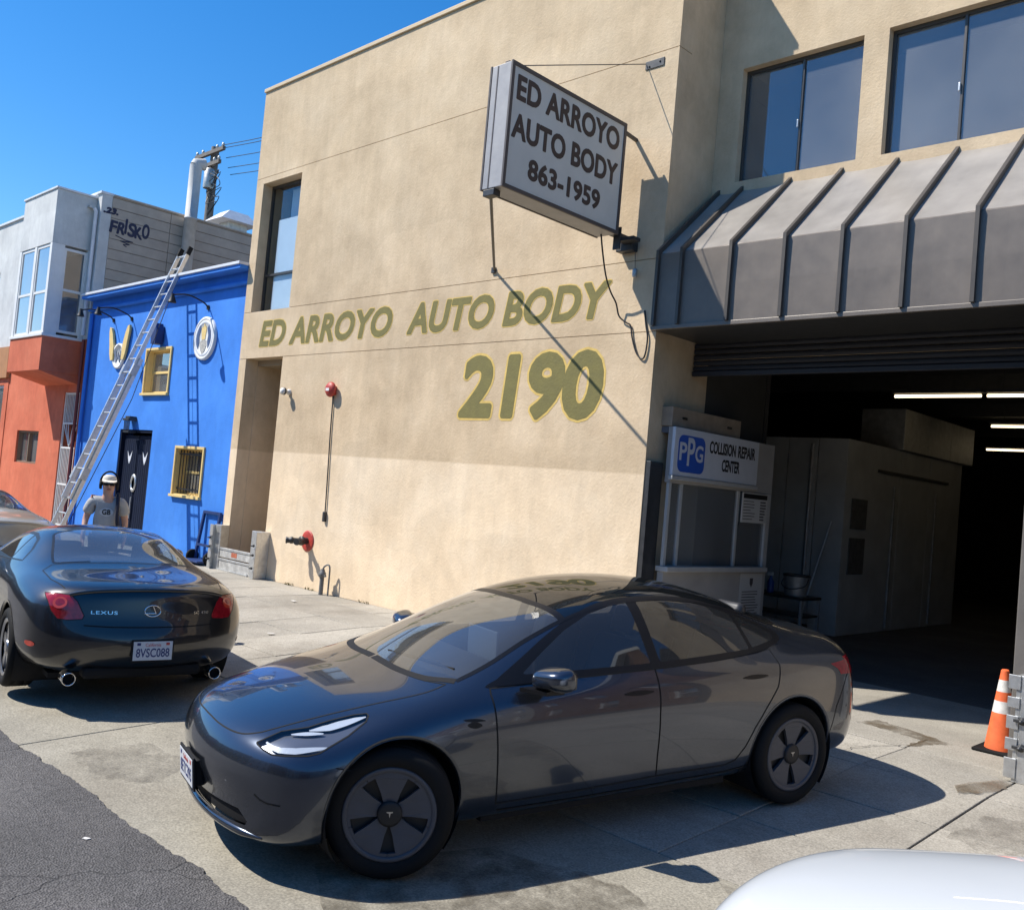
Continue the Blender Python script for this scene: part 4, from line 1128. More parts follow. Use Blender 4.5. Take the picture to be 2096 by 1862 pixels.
# ================================================================== blue clubhouse next door
YB = 8.85
M['blue'] = stucco_mat('blue_stucco', ((0.043, 0.200, 0.63), (0.050, 0.222, 0.68), (0.062, 0.25, 0.73)), None, 0, 0.35, 0.05, 0.035)
M['cream'] = plain('cream_yellow_paint', (0.72, 0.53, 0.21), 0.6, var=0.08, scale=9)
M['bluewhite'] = plain('pale_flashing', (0.66, 0.68, 0.72), 0.5, var=0.1)
M['navy'] = plain('navy_door_paint', (0.005, 0.010, 0.028), 0.7, var=0.2, scale=5, spec=0.15)
bl = thing('blue_building', 'low bright blue stucco building with two cream windows and black double door', 'building', (-19.4, YB, 0))
DX0, DX1 = -20.80, -19.20
W1 = (-19.80, -18.70, 3.27, 4.19); W2 = (-18.00, -16.90, 1.22, 2.14)
tpart(bl, holed_wall(-23.10, XL - 0.003, 0, 5.58, [(DX0, DX1, -1, 2.48), W1, W2], YB, YB + 0.3), 'wall', M['blue'])
tpart(bl, MB().box(-23.12, XL - 0.004, YB - 0.30, YB + 0.34, 5.60, 5.655, 0.006), 'flashing', M['bluewhite'])
tpart(bl, MB().box(-23.10, XL - 0.005, YB - 0.27, YB - 0.002, 5.53, 5.596, 0.004), 'cornice', M['blue'])
tpart(bl, MB().box(-23.10, XL - 0.006, YB - 0.10, YB - 0.002, 5.27, 5.33, 0.01), 'moulding', M['blue'])
tpart(bl, MB().box(-23.10, XL - 0.004, YB + 0.31, 20, 5.40, 5.56), 'roof', M['grey_base'])
tpart(bl, MB().box(-23.10, XL - 0.004, YB + 0.9, YB + 1.0, 0, 5.3), 'back_wall', M['dark_room'])
tpart(bl, MB().tube([(-22.93, YB - 0.06, 0.02), (-22.93, YB - 0.06, 5.2)], 0.045, 10), 'downpipe', M['blue'])
def sash_window(root, w, mat, divided=True, depth=0.13, name='window'):
    x0, x1, z0, z1 = w
    f = 0.052
    b = MB()
    b.box(x0 - f, x1 + f, YB - 0.035, YB - 0.001, z1, z1 + f, 0.004); b.box(x0 - f - 0.02, x1 + f + 0.02, YB - 0.07, YB - 0.001, z0 - f, z0, 0.004)
    b.box(x0 - f, x0, YB - 0.035, YB - 0.001, z0 + 0.001, z1 - 0.001, 0.004); b.box(x1, x1 + f, YB - 0.035, YB - 0.001, z0 + 0.001, z1 - 0.001, 0.004)
    b.box(x0 + 0.001, x1 - 0.001, YB, YB + depth, z0 + 0.0005, z0 + 0.012); b.box(x0 + 0.0005, x0 + 0.012, YB, YB + depth, z0 + 0.012, z1 - 0.001); b.box(x1 - 0.012, x1 - 0.0005, YB, YB + depth, z0 + 0.012, z1 - 0.001); b.box(x0 + 0.012, x1 - 0.012, YB, YB + depth, z1 - 0.012, z1 - 0.0005)
    wo = tpart(root, b, name, mat)
    y = YB + depth
    zm = (z0 + z1) / 2
    b = MB()
    b.box(x0, x0 + 0.05, y, y + 0.04, z0, z1); b.box(x1 - 0.05, x1, y, y + 0.04, z0, z1)
    for z in (z0, zm - 0.025, z1 - 0.05): b.box(x0 + 0.05, x1 - 0.05, y + 0.001, y + 0.039, z, z + 0.05)
    tpart(root, b, 'sash', mat, wo)
    for za, zb in ((z0 + 0.05, zm - 0.025), (zm + 0.025, z1 - 0.05)):
        tpart(root, MB().box(x0 + 0.05, x1 - 0.05, y + 0.018, y + 0.024, za, zb), 'pane', M['pane'], wo)
    return wo
w1 = sash_window(bl, W1, M['cream'])
tpart(bl, MB().box(W1[0], W1[1], YB + 0.25, YB + 0.26, W1[2], W1[3]), 'curtain', plain('pale_curtain', (0.62, 0.68, 0.72), 0.8), w1)
w2 = sash_window(bl, W2, M['cream'], depth=0.2)
for i in range(9):
    x = W2[0] + 0.06 + i * (W2[1] - W2[0] - 0.12) / 8
    tpart(bl, MB().tube([(x, YB + 0.06, W2[2] + 0.03), (x, YB + 0.06, W2[3] - 0.03)], 0.011, 6), 'bar', M['black'], w2)
for z in (W2[2] + 0.10, W2[3] - 0.12): tpart(bl, MB().box(W2[0] + 0.012, W2[1] - 0.012, YB + 0.045, YB + 0.075, z, z + 0.03), 'crossbar', M['black'], w2)
tpart(bl, MB().box(W2[0] + 0.42, W2[0] + 0.55, YB + 0.3, YB + 0.32, W2[2] + 0.1, W2[2] + 0.72), 'curtain', M['bluewhite'], w2)
tpart(bl, MB().box(W2[0] + 0.72, W2[0] + 0.79, YB + 0.3, YB + 0.32, W2[2] + 0.1, W2[2] + 0.72), 'curtain', M['cream'], w2)
# double door
xm = (DX0 + DX1) / 2
for x0, x1 in ((DX0 + 0.06, xm - 0.01), (xm + 0.01, DX1 - 0.06)):
    b = MB(); b.box(x0, x1, YB + 0.10, YB + 0.15, 0.02, 2.36, 0.004)
    nb = 7
    for i in range(nb):
        a = x0 + 0.03 + i * (x1 - x0 - 0.06) / nb
        b.box(a, a + (x1 - x0 - 0.06) / nb - 0.012, YB + 0.088, YB + 0.0995, 0.08, 2.26, 0.002)
    dd = tpart(bl, b, 'door', M['navy'])
    cxm = (x0 + x1) / 2
    # small pale winged badge on each leaf
    poly = [(0, -0.13), (0.06, -0.03), (0.12, 0.16), (0.05, 0.07), (0.03, 0.04), (-0.03, 0.04), (-0.05, 0.07), (-0.12, 0.16), (-0.06, -0.03)]
    tpart(bl, MB().prism(poly, lambda u, v, c=cxm: (c + u, YB + 0.082, 1.86 + v), (0, 0.005, 0)), 'badge', M['bluewhite'], dd)
b = MB(); b.box(DX0, DX0 + 0.055, YB + 0.02, YB + 0.16, 0, 2.42); b.box(DX1 - 0.055, DX1, YB + 0.02, YB + 0.16, 0, 2.42); b.box(DX0, DX1, YB + 0.02, YB + 0.16, 2.422, 2.478)
tpart(bl, b, 'door_frame', M['navy'])
b = MB(); b.lathe([(0.13, 0), (0.13, -0.02), (0.10, -0.03), (0.085, -0.02), (0.085, 0)], 24, 'Y', (0, 0, 0))
for i, v in enumerate(b.v): b.v[i] = (xm - 0.05 + v[0], YB + 0.087 + v[1], 1.32 + v[2] * 1.5)
tpart(bl, b, 'ring_knocker', M['alu'])
tpart(bl, MB().tube([(xm - 0.06, YB + 0.06, 0.55), (xm - 0.05, YB + 0.06, 1.02)], 0.016, 8), 'pull_handle', M['alu'])
# lantern above the door
ln = thing('door_lantern', 'small dark lantern mounted above the black double door', 'lantern', (xm - 0.1, YB, 2.6))
b = MB(); b.box(xm - 0.28, xm + 0.02, YB - 0.20, YB - 0.002, 2.66, 2.71, 0.01); b.box(xm - 0.24, xm - 0.02, YB - 0.16, YB - 0.002, 2.711, 2.76, 0.01); tpart(ln, b, 'cap', M['steel_dark'])
b = MB()
for i in range(5): b.box(xm - 0.25 + i * 0.06, xm - 0.235 + i * 0.06, YB - 0.17, YB - 0.155, 2.44, 2.658)
b.box(xm - 0.25, xm - 0.0, YB - 0.17, YB - 0.002, 2.40, 2.438); tpart(ln, b, 'cage', M['steel_dark'])
b = MB(); b.lathe([(0.06, 2.45), (0.07, 2.6), (0.05, 2.65)], 12, 'Z', (xm - 0.13, YB - 0.09, 0)); tpart(ln, b, 'lamp_glass', M['pane_clear'])
# round emblem with flame
em = thing('round_emblem', 'round white emblem with yellow flame on the blue wall', 'emblem', (-17.28, YB, 4.33))
b = MB(); b.lathe([(0.43, -0.001), (0.43, -0.05), (0.41, -0.06), (0.375, -0.06), (0.365, -0.05), (0, -0.05)], 40, 'Y', (-17.28, YB, 4.33)); tpart(em, b, 'disc', M['white'])
b = MB(); b.lathe([(0.365, -0.051), (0.36, -0.056), (0.30, -0.056), (0.295, -0.051)], 40, 'Y', (-17.28, YB, 4.33), caps=False); tpart(em, b, 'ring', M['bluewhite'])
ey = YB - 0.058
F = lambda u, v: (-17.28 + u * 1.22, ey, 4.33 + v * 1.22)
FS = 1.35
flame = [(-0.06, -0.02), (-0.075, 0.08), (-0.085, 0.15), (-0.05, 0.20), (-0.03, 0.17), (0.0, 0.25), (0.03, 0.18), (0.06, 0.20), (0.075, 0.12), (0.06, 0.05), (0.055, -0.02)]
tpart(em, MB().prism(flame, F, (0, 0.006, 0)), 'flame', M['cream'])
for s in (-1, 1):
    wing = [(0.10 * s, 0.16), (0.15 * s, 0.22), (0.20 * s, 0.14), (0.24 * s, 0.0), (0.22 * s, -0.10), (0.16 * s, -0.17), (0.13 * s, -0.06), (0.15 * s, 0.04)]
    tpart(em, MB().prism(wing if s > 0 else wing[::-1], F, (0, 0.006, 0)), 'wing', plain('slate_blue', (0.05, 0.09, 0.20), 0.6))
head = [(-0.09, -0.04), (-0.11, -0.12), (-0.07, -0.20), (0.0, -0.27), (0.07, -0.20), (0.11, -0.12), (0.09, -0.04), (0.0, -0.02)]
tpart(em, MB().prism(head, F, (0, 0.005, 0)), 'shield', plain('stone_grey', (0.42, 0.40, 0.36), 0.7, var=0.4, scale=25))
# winged wheel emblem
we = thing('winged_emblem', 'white ring emblem with two upright cream wings on the blue wall', 'emblem', (-21.25, YB, 4.2))
cx, cz_ = -21.25, 4.13
b = MB(); b.lathe([(0.29, -0.001), (0.29, -0.05), (0.24, -0.05), (0.235, -0.03), (0, -0.03)], 32, 'Y', (cx, YB, cz_)); tpart(we, b, 'ring', M['white'])
F2 = lambda u, v: (cx + u, YB - 0.045, cz_ + v)
for s in (-1, 1):
    wing = [(0.22 * s, -0.08), (0.24 * s, 0.25), (0.34 * s, 0.52), (0.43 * s, 0.66), (0.52 * s, 0.68), (0.53 * s, 0.55), (0.47 * s, 0.30), (0.42 * s, 0.06), (0.34 * s, -0.10)]
    tpart(we, MB().prism(wing if s > 0 else wing[::-1], lambda u, v: (cx + u, YB - 0.07, cz_ + v), (0, 0.05, 0)), 'wing', M['cream'])
zig = [(-0.18, 0.10), (-0.12, 0.12), (-0.08, -0.05), (0.0, 0.10), (0.08, -0.05), (0.12, 0.12), (0.18, 0.10), (0.10, -0.16), (0.0, -0.02), (-0.10, -0.16)]
tpart(we, MB().prism(zig, F2, (0, 0.008, 0)), 'monogram', plain('slate_grey', (0.14, 0.17, 0.24), 0.6))
# gooseneck lamps
def gooseneck(x, z, lab, flip=1):
    t = thing('gooseneck_lamp', lab, 'lamp', (x, YB, z), 'gooseneck lamps on the blue wall')
    pts = smooth([(x, YB - 0.02, z), (x, YB - 0.12, z + 0.08), (x - 0.0, YB - 0.45, z + 0.16), (x, YB - 0.75, z + 0.10)], 5)
    tpart(t, MB().tube(pts, 0.016, 7), 'arm', M['black'])
    b = MB(); b.lathe([(0.03, 0.10), (0.035, 0.06), (0.08, -0.06), (0.085, -0.07), (0.07, -0.06), (0.03, 0.04)], 14, 'Z', (x, YB - 0.76, z + 0.02)); tpart(t, b, 'shade', M['black'])
    b = MB(); b.lathe([(0.05, 0), (0.05, -0.025)], 12, 'Y', (x, YB, z)); tpart(t, b, 'wall_plate', M['black'])
gooseneck(-21.75, 4.98, 'black gooseneck lamp over the left wing of the winged emblem')
gooseneck(-20.78, 4.95, 'black gooseneck lamp over the right wing of the winged emblem')
gooseneck(-17.30, 4.95, 'black gooseneck lamp over the round emblem')
# speaker box over the cream window
sp = thing('wall_speaker', 'dark blue loudspeaker box above the upper cream window', 'speaker', (-19.2, YB, 4.45))
b = MB(); b.prism([(-0.10, 0), (0.10, 0.0), (0.12, 0.3), (0.05, 0.44), (-0.08, 0.44), (-0.11, 0.3)], lambda u, v: (-19.2 + u, YB - 0.20, 4.29 + v), (0, 0.17, 0)); tpart(sp, b, 'cabinet', plain('speaker_blue', (0.01, 0.03, 0.12), 0.6))
tpart(sp, MB().bar((-19.2, YB - 0.03, 4.5), (-19.2, YB, 4.5), 0.05), 'bracket', M['black'])
# blue frame and cart at the foot of the wall
hc = thing('hand_cart', 'blue hand cart parked against the blue wall by the niche', 'cart', (-16.3, YB - 0.2, 0))
cartm = plain('cart_blue', (0.012, 0.035, 0.13), 0.5, var=0.2)
b = MB(); b.bar((-16.62, YB - 0.12, 0.08), (-16.55, YB - 0.04, 0.98), 0.05); b.bar((-16.0, YB - 0.12, 0.08), (-15.95, YB - 0.04, 0.98), 0.05); b.bar((-16.56, YB - 0.04, 0.97), (-15.94, YB - 0.04, 0.97), 0.05); b.bar((-16.60, YB - 0.10, 0.35), (-15.99, YB - 0.10, 0.35), 0.045)
tpart(hc, b, 'frame', cartm)
tpart(hc, MB().box(-16.60, -15.98, YB - 0.40, YB - 0.08, 0.05, 0.085, 0.006), 'toe_plate', cartm)
for x in (-16.64, -15.99):
    b = MB(); b.lathe([(0.03, -0.03), (0.10, -0.03), (0.125, -0.02), (0.125, 0.02), (0.10, 0.03), (0.03, 0.03)], 18, 'X', (x, YB - 0.16, 0.125)); tpart(hc, b, 'wheel', M['rubber'])

# ================================================================== ladder
ld = thing('extension_ladder', 'tall aluminium extension ladder leaning on the blue building', 'ladder', (-18.35, 6.7, 0))
A = Vector((0, 6.64, -0.01)); B = Vector((0, 8.80, 6.15))
dv = (B - A)
up_ = Vector((0, -dv.z, dv.y)).normalized()
def rail(x, t0, t1, off, nm):
    b = MB(); p = A + dv * t0 + up_ * off; q = A + dv * t1 + up_ * off
    b.bar((x, p.y, p.z), (x, q.y, q.z), 0.030, 0.075, up=up_); return tpart(ld, b, nm, M['alu'])
for x in (-18.58, -18.12): rail(x, 0.0, 0.62, 0.0, 'base_rail')
for x in (-18.54, -18.16): rail(x, 0.16, 1.0, 0.055, 'fly_rail')
nr = 22
for i in range(nr):
    t = (i + 0.6) / nr
    off = 0.055 if t > 0.17 else 0.0
    w_ = 0.19 if t > 0.17 else 0.23
    p = A + dv * t + up_ * off
    b = MB(); b.tube([(-18.35 - w_, p.y, p.z), (-18.35 + w_, p.y, p.z)], 0.017, 8); tpart(ld, b, 'rung', M['alu'])
for x in (-18.54, -18.16):
    p = A + dv * 0.985 + up_ * 0.055; q = A + dv * 1.012 + up_ * 0.055
    tpart(ld, MB().bar((x, p.y, p.z), (x, q.y, q.z), 0.05, 0.09, up=up_), 'end_cap', M['rubber'])
for x in (-18.58, -18.12): tpart(ld, MB().box(x - 0.04, x + 0.04, 6.55, 6.73, -0.03, 0.02, 0.006), 'foot', M['rubber'])
for t in (0.24, 0.58):
    p = A + dv * t + up_ * 0.03
    for x in (-18.58, -18.12): tpart(ld, MB().bar((x, p.y - 0.04, p.z - 0.11), (x, p.y + 0.04, p.z + 0.11), 0.045, 0.13, up=up_), 'rung_lock', M['galv'])
p0 = A + dv * 0.97; tpart(ld, MB().tube([(-18.30, 8.56, 5.35), (-18.2, 7.9, 3.0), (-18.1, 6.9, 0.5)], 0.008, 5), 'rope', M['black'])

# ================================================================== orange house with bay
XS = -23.22
BYF, BX0, BX1 = 7.92, -25.70, -23.50
M['orange'] = stucco_mat('orange_stucco', ((0.50, 0.125, 0.065), (0.58, 0.155, 0.082), (0.63, 0.185, 0.10)), None, 0, 0.5, 0.06)
M['greywhite'] = stucco_mat('white_stucco', ((0.50, 0.51, 0.51), (0.58, 0.59, 0.58), (0.64, 0.65, 0.63)), None, 0, 0.4, 0.08)
M['board_grey'] = plain('grey_cladding', (0.40, 0.345, 0.285), 0.75, var=0.14, scale=2.5, bump=0.15)
oh = thing('orange_house', 'white and orange house with a square upstairs bay and graffitied side wall', 'house', (-25.5, YB, 0))
GX0, GX1 = -24.28, -23.30
OW = (-27.35, -25.75, 1.48, 2.34)
tpart(oh, holed_wall(-28.4, XS, 0, 4.62, [(GX0, GX1, -1, 3.34), OW], YB, YB + 0.25), 'lower_wall', M['orange'])
tpart(oh, holed_wall(-28.4, XS - 0.0, 4.625, 8.20, [], YB, YB + 0.25), 'upper_wall', M['greywhite'])
tpart(oh, MB().box(-28.42, XS + 0.02, YB - 0.04, YB + 0.27, 8.204, 8.26, 0.006), 'parapet_cap', M['bluewhite'])
# bay: orange apron, glazed storey, white parapet
tpart(oh, MB().box(BX0, BX1, BYF, YB - 0.003, 3.74, 4.56, 0.006), 'bay_apron', M['orange'])
b = MB(); b.add([(BX0 + 0.02, BYF + 0.02, 3.738), (BX1 - 0.02, BYF + 0.02, 3.738), (BX1 - 0.02, YB - 0.004, 3.52), (BX0 + 0.02, YB - 0.004, 3.52), (BX0 + 0.02, YB - 0.004, 3.738), (BX1 - 0.02, YB - 0.004, 3.738)], [(0, 1, 2, 3), (0, 3, 4), (1, 5, 2)])
tpart(oh, b, 'bay_soffit', M['orange'])
tpart(oh, MB().box(BX0, BX1, BYF, YB - 0.003, 6.80, 8.10, 0.006), 'bay_parapet', M['greywhite'])
tpart(oh, MB().box(BX0 - 0.03, BX1 + 0.03, BYF - 0.03, YB - 0.003, 8.104, 8.15, 0.006), 'bay_cap', M['bluewhite'])
tpart(oh, MB().box(BX0 - 0.03, BX1 + 0.03, BYF - 0.03, YB - 0.003, 4.563, 4.63, 0.006), 'bay_sill', M['white'])
b = MB()
for x0, x1 in ((BX0, BX0 + 0.14), (-24.63, -24.50), (BX1 - 0.12, BX1)): b.box(x0, x1, BYF + 0.004, BYF + 0.12, 4.632, 6.798)
b.box(BX1 - 0.119, BX1 - 0.002, BYF + 0.121, BYF + 0.30, 4.632, 6.798); b.box(BX1 - 0.119, BX1 - 0.002, YB - 0.09, YB - 0.004, 4.632, 6.798)
b.box(BX0 + 0.002, BX0 + 0.10, BYF + 0.121, YB - 0.004, 4.632, 6.798)
tpart(oh, b, 'bay_post', M['white'])
def win_y(x0, x1, z0, z1):   # sash facing the street
    b = MB(); f = 0.06; zm = (z0 + z1) / 2 - 0.1
    for xa, xb in ((x0, x0 + f), (x1 - f, x1)): b.box(xa, xb, BYF + 0.02, BYF + 0.07, z0, z1)
    for z in (z0, zm, z1 - f): b.box(x0 + f, x1 - f, BYF + 0.022, BYF + 0.068, z, z + f)
    w = tpart(oh, b, 'window', M['white'])
    for za, zb in ((z0 + f, zm), (zm + f, z1 - f)): tpart(oh, MB().box(x0 + f, x1 - f, BYF + 0.04, BYF + 0.046, za, zb), 'pane', M['pane'], w)
win_y(BX0 + 0.142, -24.632, 4.64, 6.79); win_y(-24.498, BX1 - 0.122, 4.64, 6.79)
b = MB(); f = 0.06; ya, yb_, z0, z1 = BYF + 0.302, YB - 0.092, 4.70, 6.74; zm = 5.70
for y0, y1 in ((ya, ya + f), (yb_ - f, yb_)): b.box(BX1 - 0.08, BX1 - 0.03, y0, y1, z0, z1)
for z in (z0, zm, z1 - f): b.box(BX1 - 0.079, BX1 - 0.031, ya + f, yb_ - f, z, z + f)
w = tpart(oh, b, 'window', M['white'])
for za, zb in ((z0 + f, zm), (zm + f, z1 - f)): tpart(oh, MB().box(BX1 - 0.058, BX1 - 0.052, ya + f, yb_ - f, za, zb), 'pane', M['pane'], w)
tpart(oh, MB().box(BX0 + 0.11, BX1 - 0.2, YB - 0.06, YB - 0.004, 4.632, 6.79), 'bay_room', M['dark_room'])
# ground floor window and gate
b = MB(); x0, x1, z0, z1 = OW
for q in ((x0, x1, z1 - 0.05, z1), (x0, x1, z0, z0 + 0.05)): b.box(q[0], q[1], YB + 0.05, YB + 0.20, q[2], q[3])
for q in ((x0, x0 + 0.05), (x1 - 0.05, x1), (-26.6, -26.55)): b.box(q[0], q[1], YB + 0.051, YB + 0.199, z0 + 0.05, z1 - 0.05)
w = tpart(oh, b, 'window', plain('wood_brown', (0.20, 0.14, 0.09), 0.6))
tpart(oh, MB().box(x0 + 0.05, x1 - 0.05, YB + 0.14, YB + 0.146, z0 + 0.05, z1 - 0.05), 'pane', M['pane'], w)
tpart(oh, MB().box(-28.4, XS - 0.02, YB + 0.8, YB + 0.9, 0, 8), 'back_wall', M['dark_room'])
gate = tpart(oh, MB().box(GX0, GX0 + 0.05, YB + 0.03, YB + 0.07, 0.03, 3.34).box(GX1 - 0.05, GX1, YB + 0.03, YB + 0.07, 0.03, 3.34), 'gate', M['white'])
for z in (0.06, 1.05, 1.95, 2.55, 3.29): tpart(oh, MB().box(GX0 + 0.05, GX1 - 0.05, YB + 0.035, YB + 0.065, z, z + 0.04), 'rail', M['white'], gate)
for i in range(9):
    x = GX0 + 0.12 + i * (GX1 - GX0 - 0.24) / 8
    for za, zb in ((0.10, 1.05), (1.09, 1.95), (2.59, 3.29)): tpart(oh, MB().bar((x, YB + 0.05, za), (x, YB + 0.05, zb), 0.018), 'bar', M['white'], gate)
for s in (-1, 1):
    for k in (0.4, 0.75, 1.1):
        c0 = (GX0 + GX1) / 2
        tpart(oh, MB().tube(smooth([(c0, YB + 0.05, 2.0), (c0 + s * 0.10 * k, YB + 0.05, 2.15), (c0 + s * 0.28 * k, YB + 0.05, 2.38), (c0 + s * 0.36 * k, YB + 0.05, 2.54)], 3), 0.012, 5), 'scroll', M['white'], gate)
# side wall of wide cladding boards
zb = 5.66
k = 0
bh = 0.252
while zb < 8.18:
    z1 = min(zb + bh - 0.012, 8.20)
    for y0, y1 in ((YB + 0.255, 10.60), (10.612, 14.5)):
        tpart(oh, MB().box(XS - 0.03, XS + (0.004 if k % 2 else 0.0), y0, y1, zb, z1, 0.004), 'cladding_board', M['board_grey'])
    zb += bh; k += 1
tpart(oh, MB().box(XS - 0.2, XS - 0.035, YB + 0.26, 14.5, 5.5, 8.2), 'side_wall', M['grey_base'])
tpart(oh, MB().box(XS - 0.25, XS + 0.03, YB + 0.275, 14.5, 8.204, 8.25, 0.005), 'side_cap', M['board_grey'])
tpart(oh, MB().box(-28.4, XS - 0.25, YB + 0.27, 14.5, 7.9, 8.0), 'roof', M['grey_base'])
ink = plain('graffiti_ink', (0.02, 0.025, 0.06), 0.7)
rg = random.Random(4)
tags = [('.23.', 8.92, 7.76, 0.34, 0.13, 0.2)] + [(ch, 9.10 + (0, .18, .37, .45, .63, .82)[i], 7.35 + rg.uniform(-0.03, 0.03), (0.07 if ch == 'I' else 0.17), rg.uniform(0.27, 0.37), rg.uniform(-0.1, 0.35)) for i, ch in enumerate('FRISKO')]
for body, y0, z0, wd, hh, sh in tags:
    tmesh(oh, put(fatten(text_mesh('graffiti', body, wd, hh, sh, 0.0, 0.002), 0.016, 8), (XS + 0.0055, y0, z0), (0, 1, rg.uniform(-0.12, 0.08)), (0, rg.uniform(-0.1, 0.1), 1)), 'graffiti', ink)
b = MB()
for pts in ([(9.25, 7.27), (9.5, 7.21), (9.7, 7.20)], [(9.7, 7.20), (9.38, 7.16), (9.62, 7.12)], [(9.62, 7.12), (9.46, 7.09), (9.55, 7.05)]):
    for p, q in zip(pts[:-1], pts[1:]): b.bar((XS + 0.009, p[0], p[1]), (XS + 0.009, q[0], q[1]), 0.022, 0.006, up=(1, 0, 0))
tpart(oh, b, 'graffiti', ink)
tpart(oh, MB().tube([(-23.33, YB - 0.07, 4.7), (-23.33, YB - 0.07, 7.75), (-23.33, YB - 0.12, 7.82)], 0.045, 10), 'downpipe', M['bluewhite'])
tpart(oh, MB().tube([(-23.30, YB - 0.06, 0.02), (-23.27, YB - 0.06, 4.6)], 0.04, 8), 'downpipe', plain('red_brown_pipe', (0.22, 0.045, 0.035), 0.6))
tpart(oh, MB().box(-23.5, -23.36, YB - 0.22, YB - 0.09, 7.82, 7.87), 'spout', M['galv'])
# stove pipe and vents on the roofs
st = thing('stove_pipe', 'tall grey sheet-metal flue pipe rising beside the cladded wall', 'flue', (-22.95, 11.0, 5.56))
b = MB(); b.lathe([(0.155, 5.56), (0.155, 8.1), (0.165, 8.1), (0.165, 8.14), (0.155, 8.14), (0.155, 9.52)], 20, 'Z', (-22.95, 11.0, 0)); tpart(st, b, 'pipe', M['flue'])
tpart(st, MB().tube([(-22.95, 11.0, 9.50), (-22.95, 11.02, 9.56), (-22.93, 11.22, 9.60)], 0.155, 18, caps=False), 'elbow', M['flue'])
b = MB(); b.tube([(-22.93, 11.20, 9.60), (-22.928, 11.215, 9.60)], 0.14, 18); tpart(st, b, 'mouth', M['black'])
rv = thing('roof_vent', 'hooded metal roof vent on the roof of the orange house', 'vent', (-25.2, 13.4, 8.0))
b = MB(); b.box(-25.5, -24.95, 13.1, 13.7, 7.9, 8.95); tpart(rv, b, 'shaft', M['galv'])
b = MB(); b.add([(-25.8, 12.75, 8.92), (-24.7, 12.75, 8.92), (-24.7, 13.95, 8.92), (-25.8, 13.95, 8.92), (-25.5, 13.1, 9.24), (-24.95, 13.1, 9.24), (-24.95, 13.7, 9.24), (-25.5, 13.7, 9.24)], [(0, 1, 5, 4), (1, 2, 6, 5), (2, 3, 7, 6), (3, 0, 4, 7), (4, 5, 6, 7), (3, 2, 1, 0)]); tpart(rv, b, 'hood', M['bluewhite'])
# next house to the left
lh = thing('grey_house', 'pale grey house front at the left edge with tan lower band', 'house', (-32, YB, 0))
tpart(lh, holed_wall(-38, -28.41, 0, 3.78, [(-30.6, -28.75, 1.0, 3.6)], YB - 0.02, YB + 0.25), 'lower_wall', M['orange'])
tpart(lh, holed_wall(-38, -28.41, 3.785, 4.66, [], YB - 0.1, YB + 0.25), 'tan_band', plain('ochre_stucco', (0.40, 0.19, 0.08), 0.8, var=0.1, bump=0.2))
tpart(lh, holed_wall(-38, -28.41, 4.665, 8.35, [(-31.6, -30.2, 4.9, 6.95)], YB, YB + 0.25), 'upper_wall', M['greywhite'])
tpart(lh, MB().box(-38, -28.4, YB - 0.05, YB + 0.3, 8.354, 8.42, 0.006), 'parapet_cap', M['bluewhite'])
for (x0, x1, z0, z1) in ((-30.6, -28.75, 1.0, 3.6), (-31.6, -30.2, 4.9, 6.95)):
    b = MB()
    for a, c in ((x0, x0 + 0.08), (x1 - 0.08, x1)): b.box(a, c, YB + 0.05, YB + 0.12, z0, z1)
    for z in (z0, (z0 + z1) / 2, z1 - 0.08): b.box(x0 + 0.08, x1 - 0.08, YB + 0.052, YB + 0.118, z, z + 0.08)
    w = tpart(lh, b, 'window', M['white'])
    tpart(lh, MB().box(x0 + 0.08, x1 - 0.08, YB + 0.08, YB + 0.086, z0 + 0.08, z1 - 0.08), 'pane', M['pane'], w)
tpart(lh, MB().box(-38, -28.45, YB + 0.6, YB + 0.7, 0, 8.3), 'back_wall', M['dark_room'])
# utility pole behind the roofs
up = thing('utility_pole', 'wooden utility pole with crossarms and tangled wires behind the roofs', 'utility pole', (-29.2, 14.6, 0))
polem = plain('pole_wood', (0.17, 0.15, 0.13), 0.85, var=0.25, scale=6)
tpart(up, MB().tube([(-29.2, 14.6, 0), (-29.2, 14.6, 12.4)], 0.16, 12, radii=[0.19, 0.13]), 'pole', polem)
for z, l in ((12.15, 0.95), (11.75, 0.75)):
    arm = tpart(up, MB().bar((-29.2 - l, 14.42, z), (-29.2 + l, 14.42, z), 0.10, 0.12), 'crossarm', polem)
    for s in (-1, -0.55, 0.55, 1):
        b = MB(); b.lathe([(0.03, 0.06), (0.05, 0.10), (0.05, 0.15), (0.02, 0.19)], 8, 'Z', (-29.2 + s * (l - 0.08), 14.42, z)); tpart(up, b, 'insulator', M['galv'], arm)
rr = random.Random(11)
for i in range(9):
    z0 = 11.7 - i * 0.13
    side = 0.28 if i % 2 else -0.28
    tpart(up, MB().tube(smooth([(-29.05, 14.44, z0), (-28.6 + side, 14.3, z0 - rr.uniform(0.1, 0.5)), (-28.5 + rr.uniform(-0.3, 0.6), 14.3, z0 - 0.1 - rr.uniform(0.0, 0.5)), (-29.0, 14.44, z0 - rr.uniform(0.4, 1.0))], 5), 0.014, 5), 'jumper_wire', M['black'])
for i, (z, sl) in enumerate(((12.25, 0.03), (12.2, 0.035), (11.9, 0.04), (11.6, 0.03), (11.4, 0.02))):
    pts = [(-28.4 + t * 26, 14.4 + i * 0.1, z - 1.2 * (1 - (2 * t - 1) ** 2) * 0.6) for t in [k / 14 for k in range(15)]]
    tpart(up, MB().tube(pts, 0.012, 5), 'line_wire', M['black'])
b = MB(); b.lathe([(0.16, 10.9), (0.17, 10.95), (0.17, 11.5), (0.12, 11.56)], 14, 'Z', (-28.95, 14.35, 0)); tpart(up, b, 'clamp_box', M['galv'])

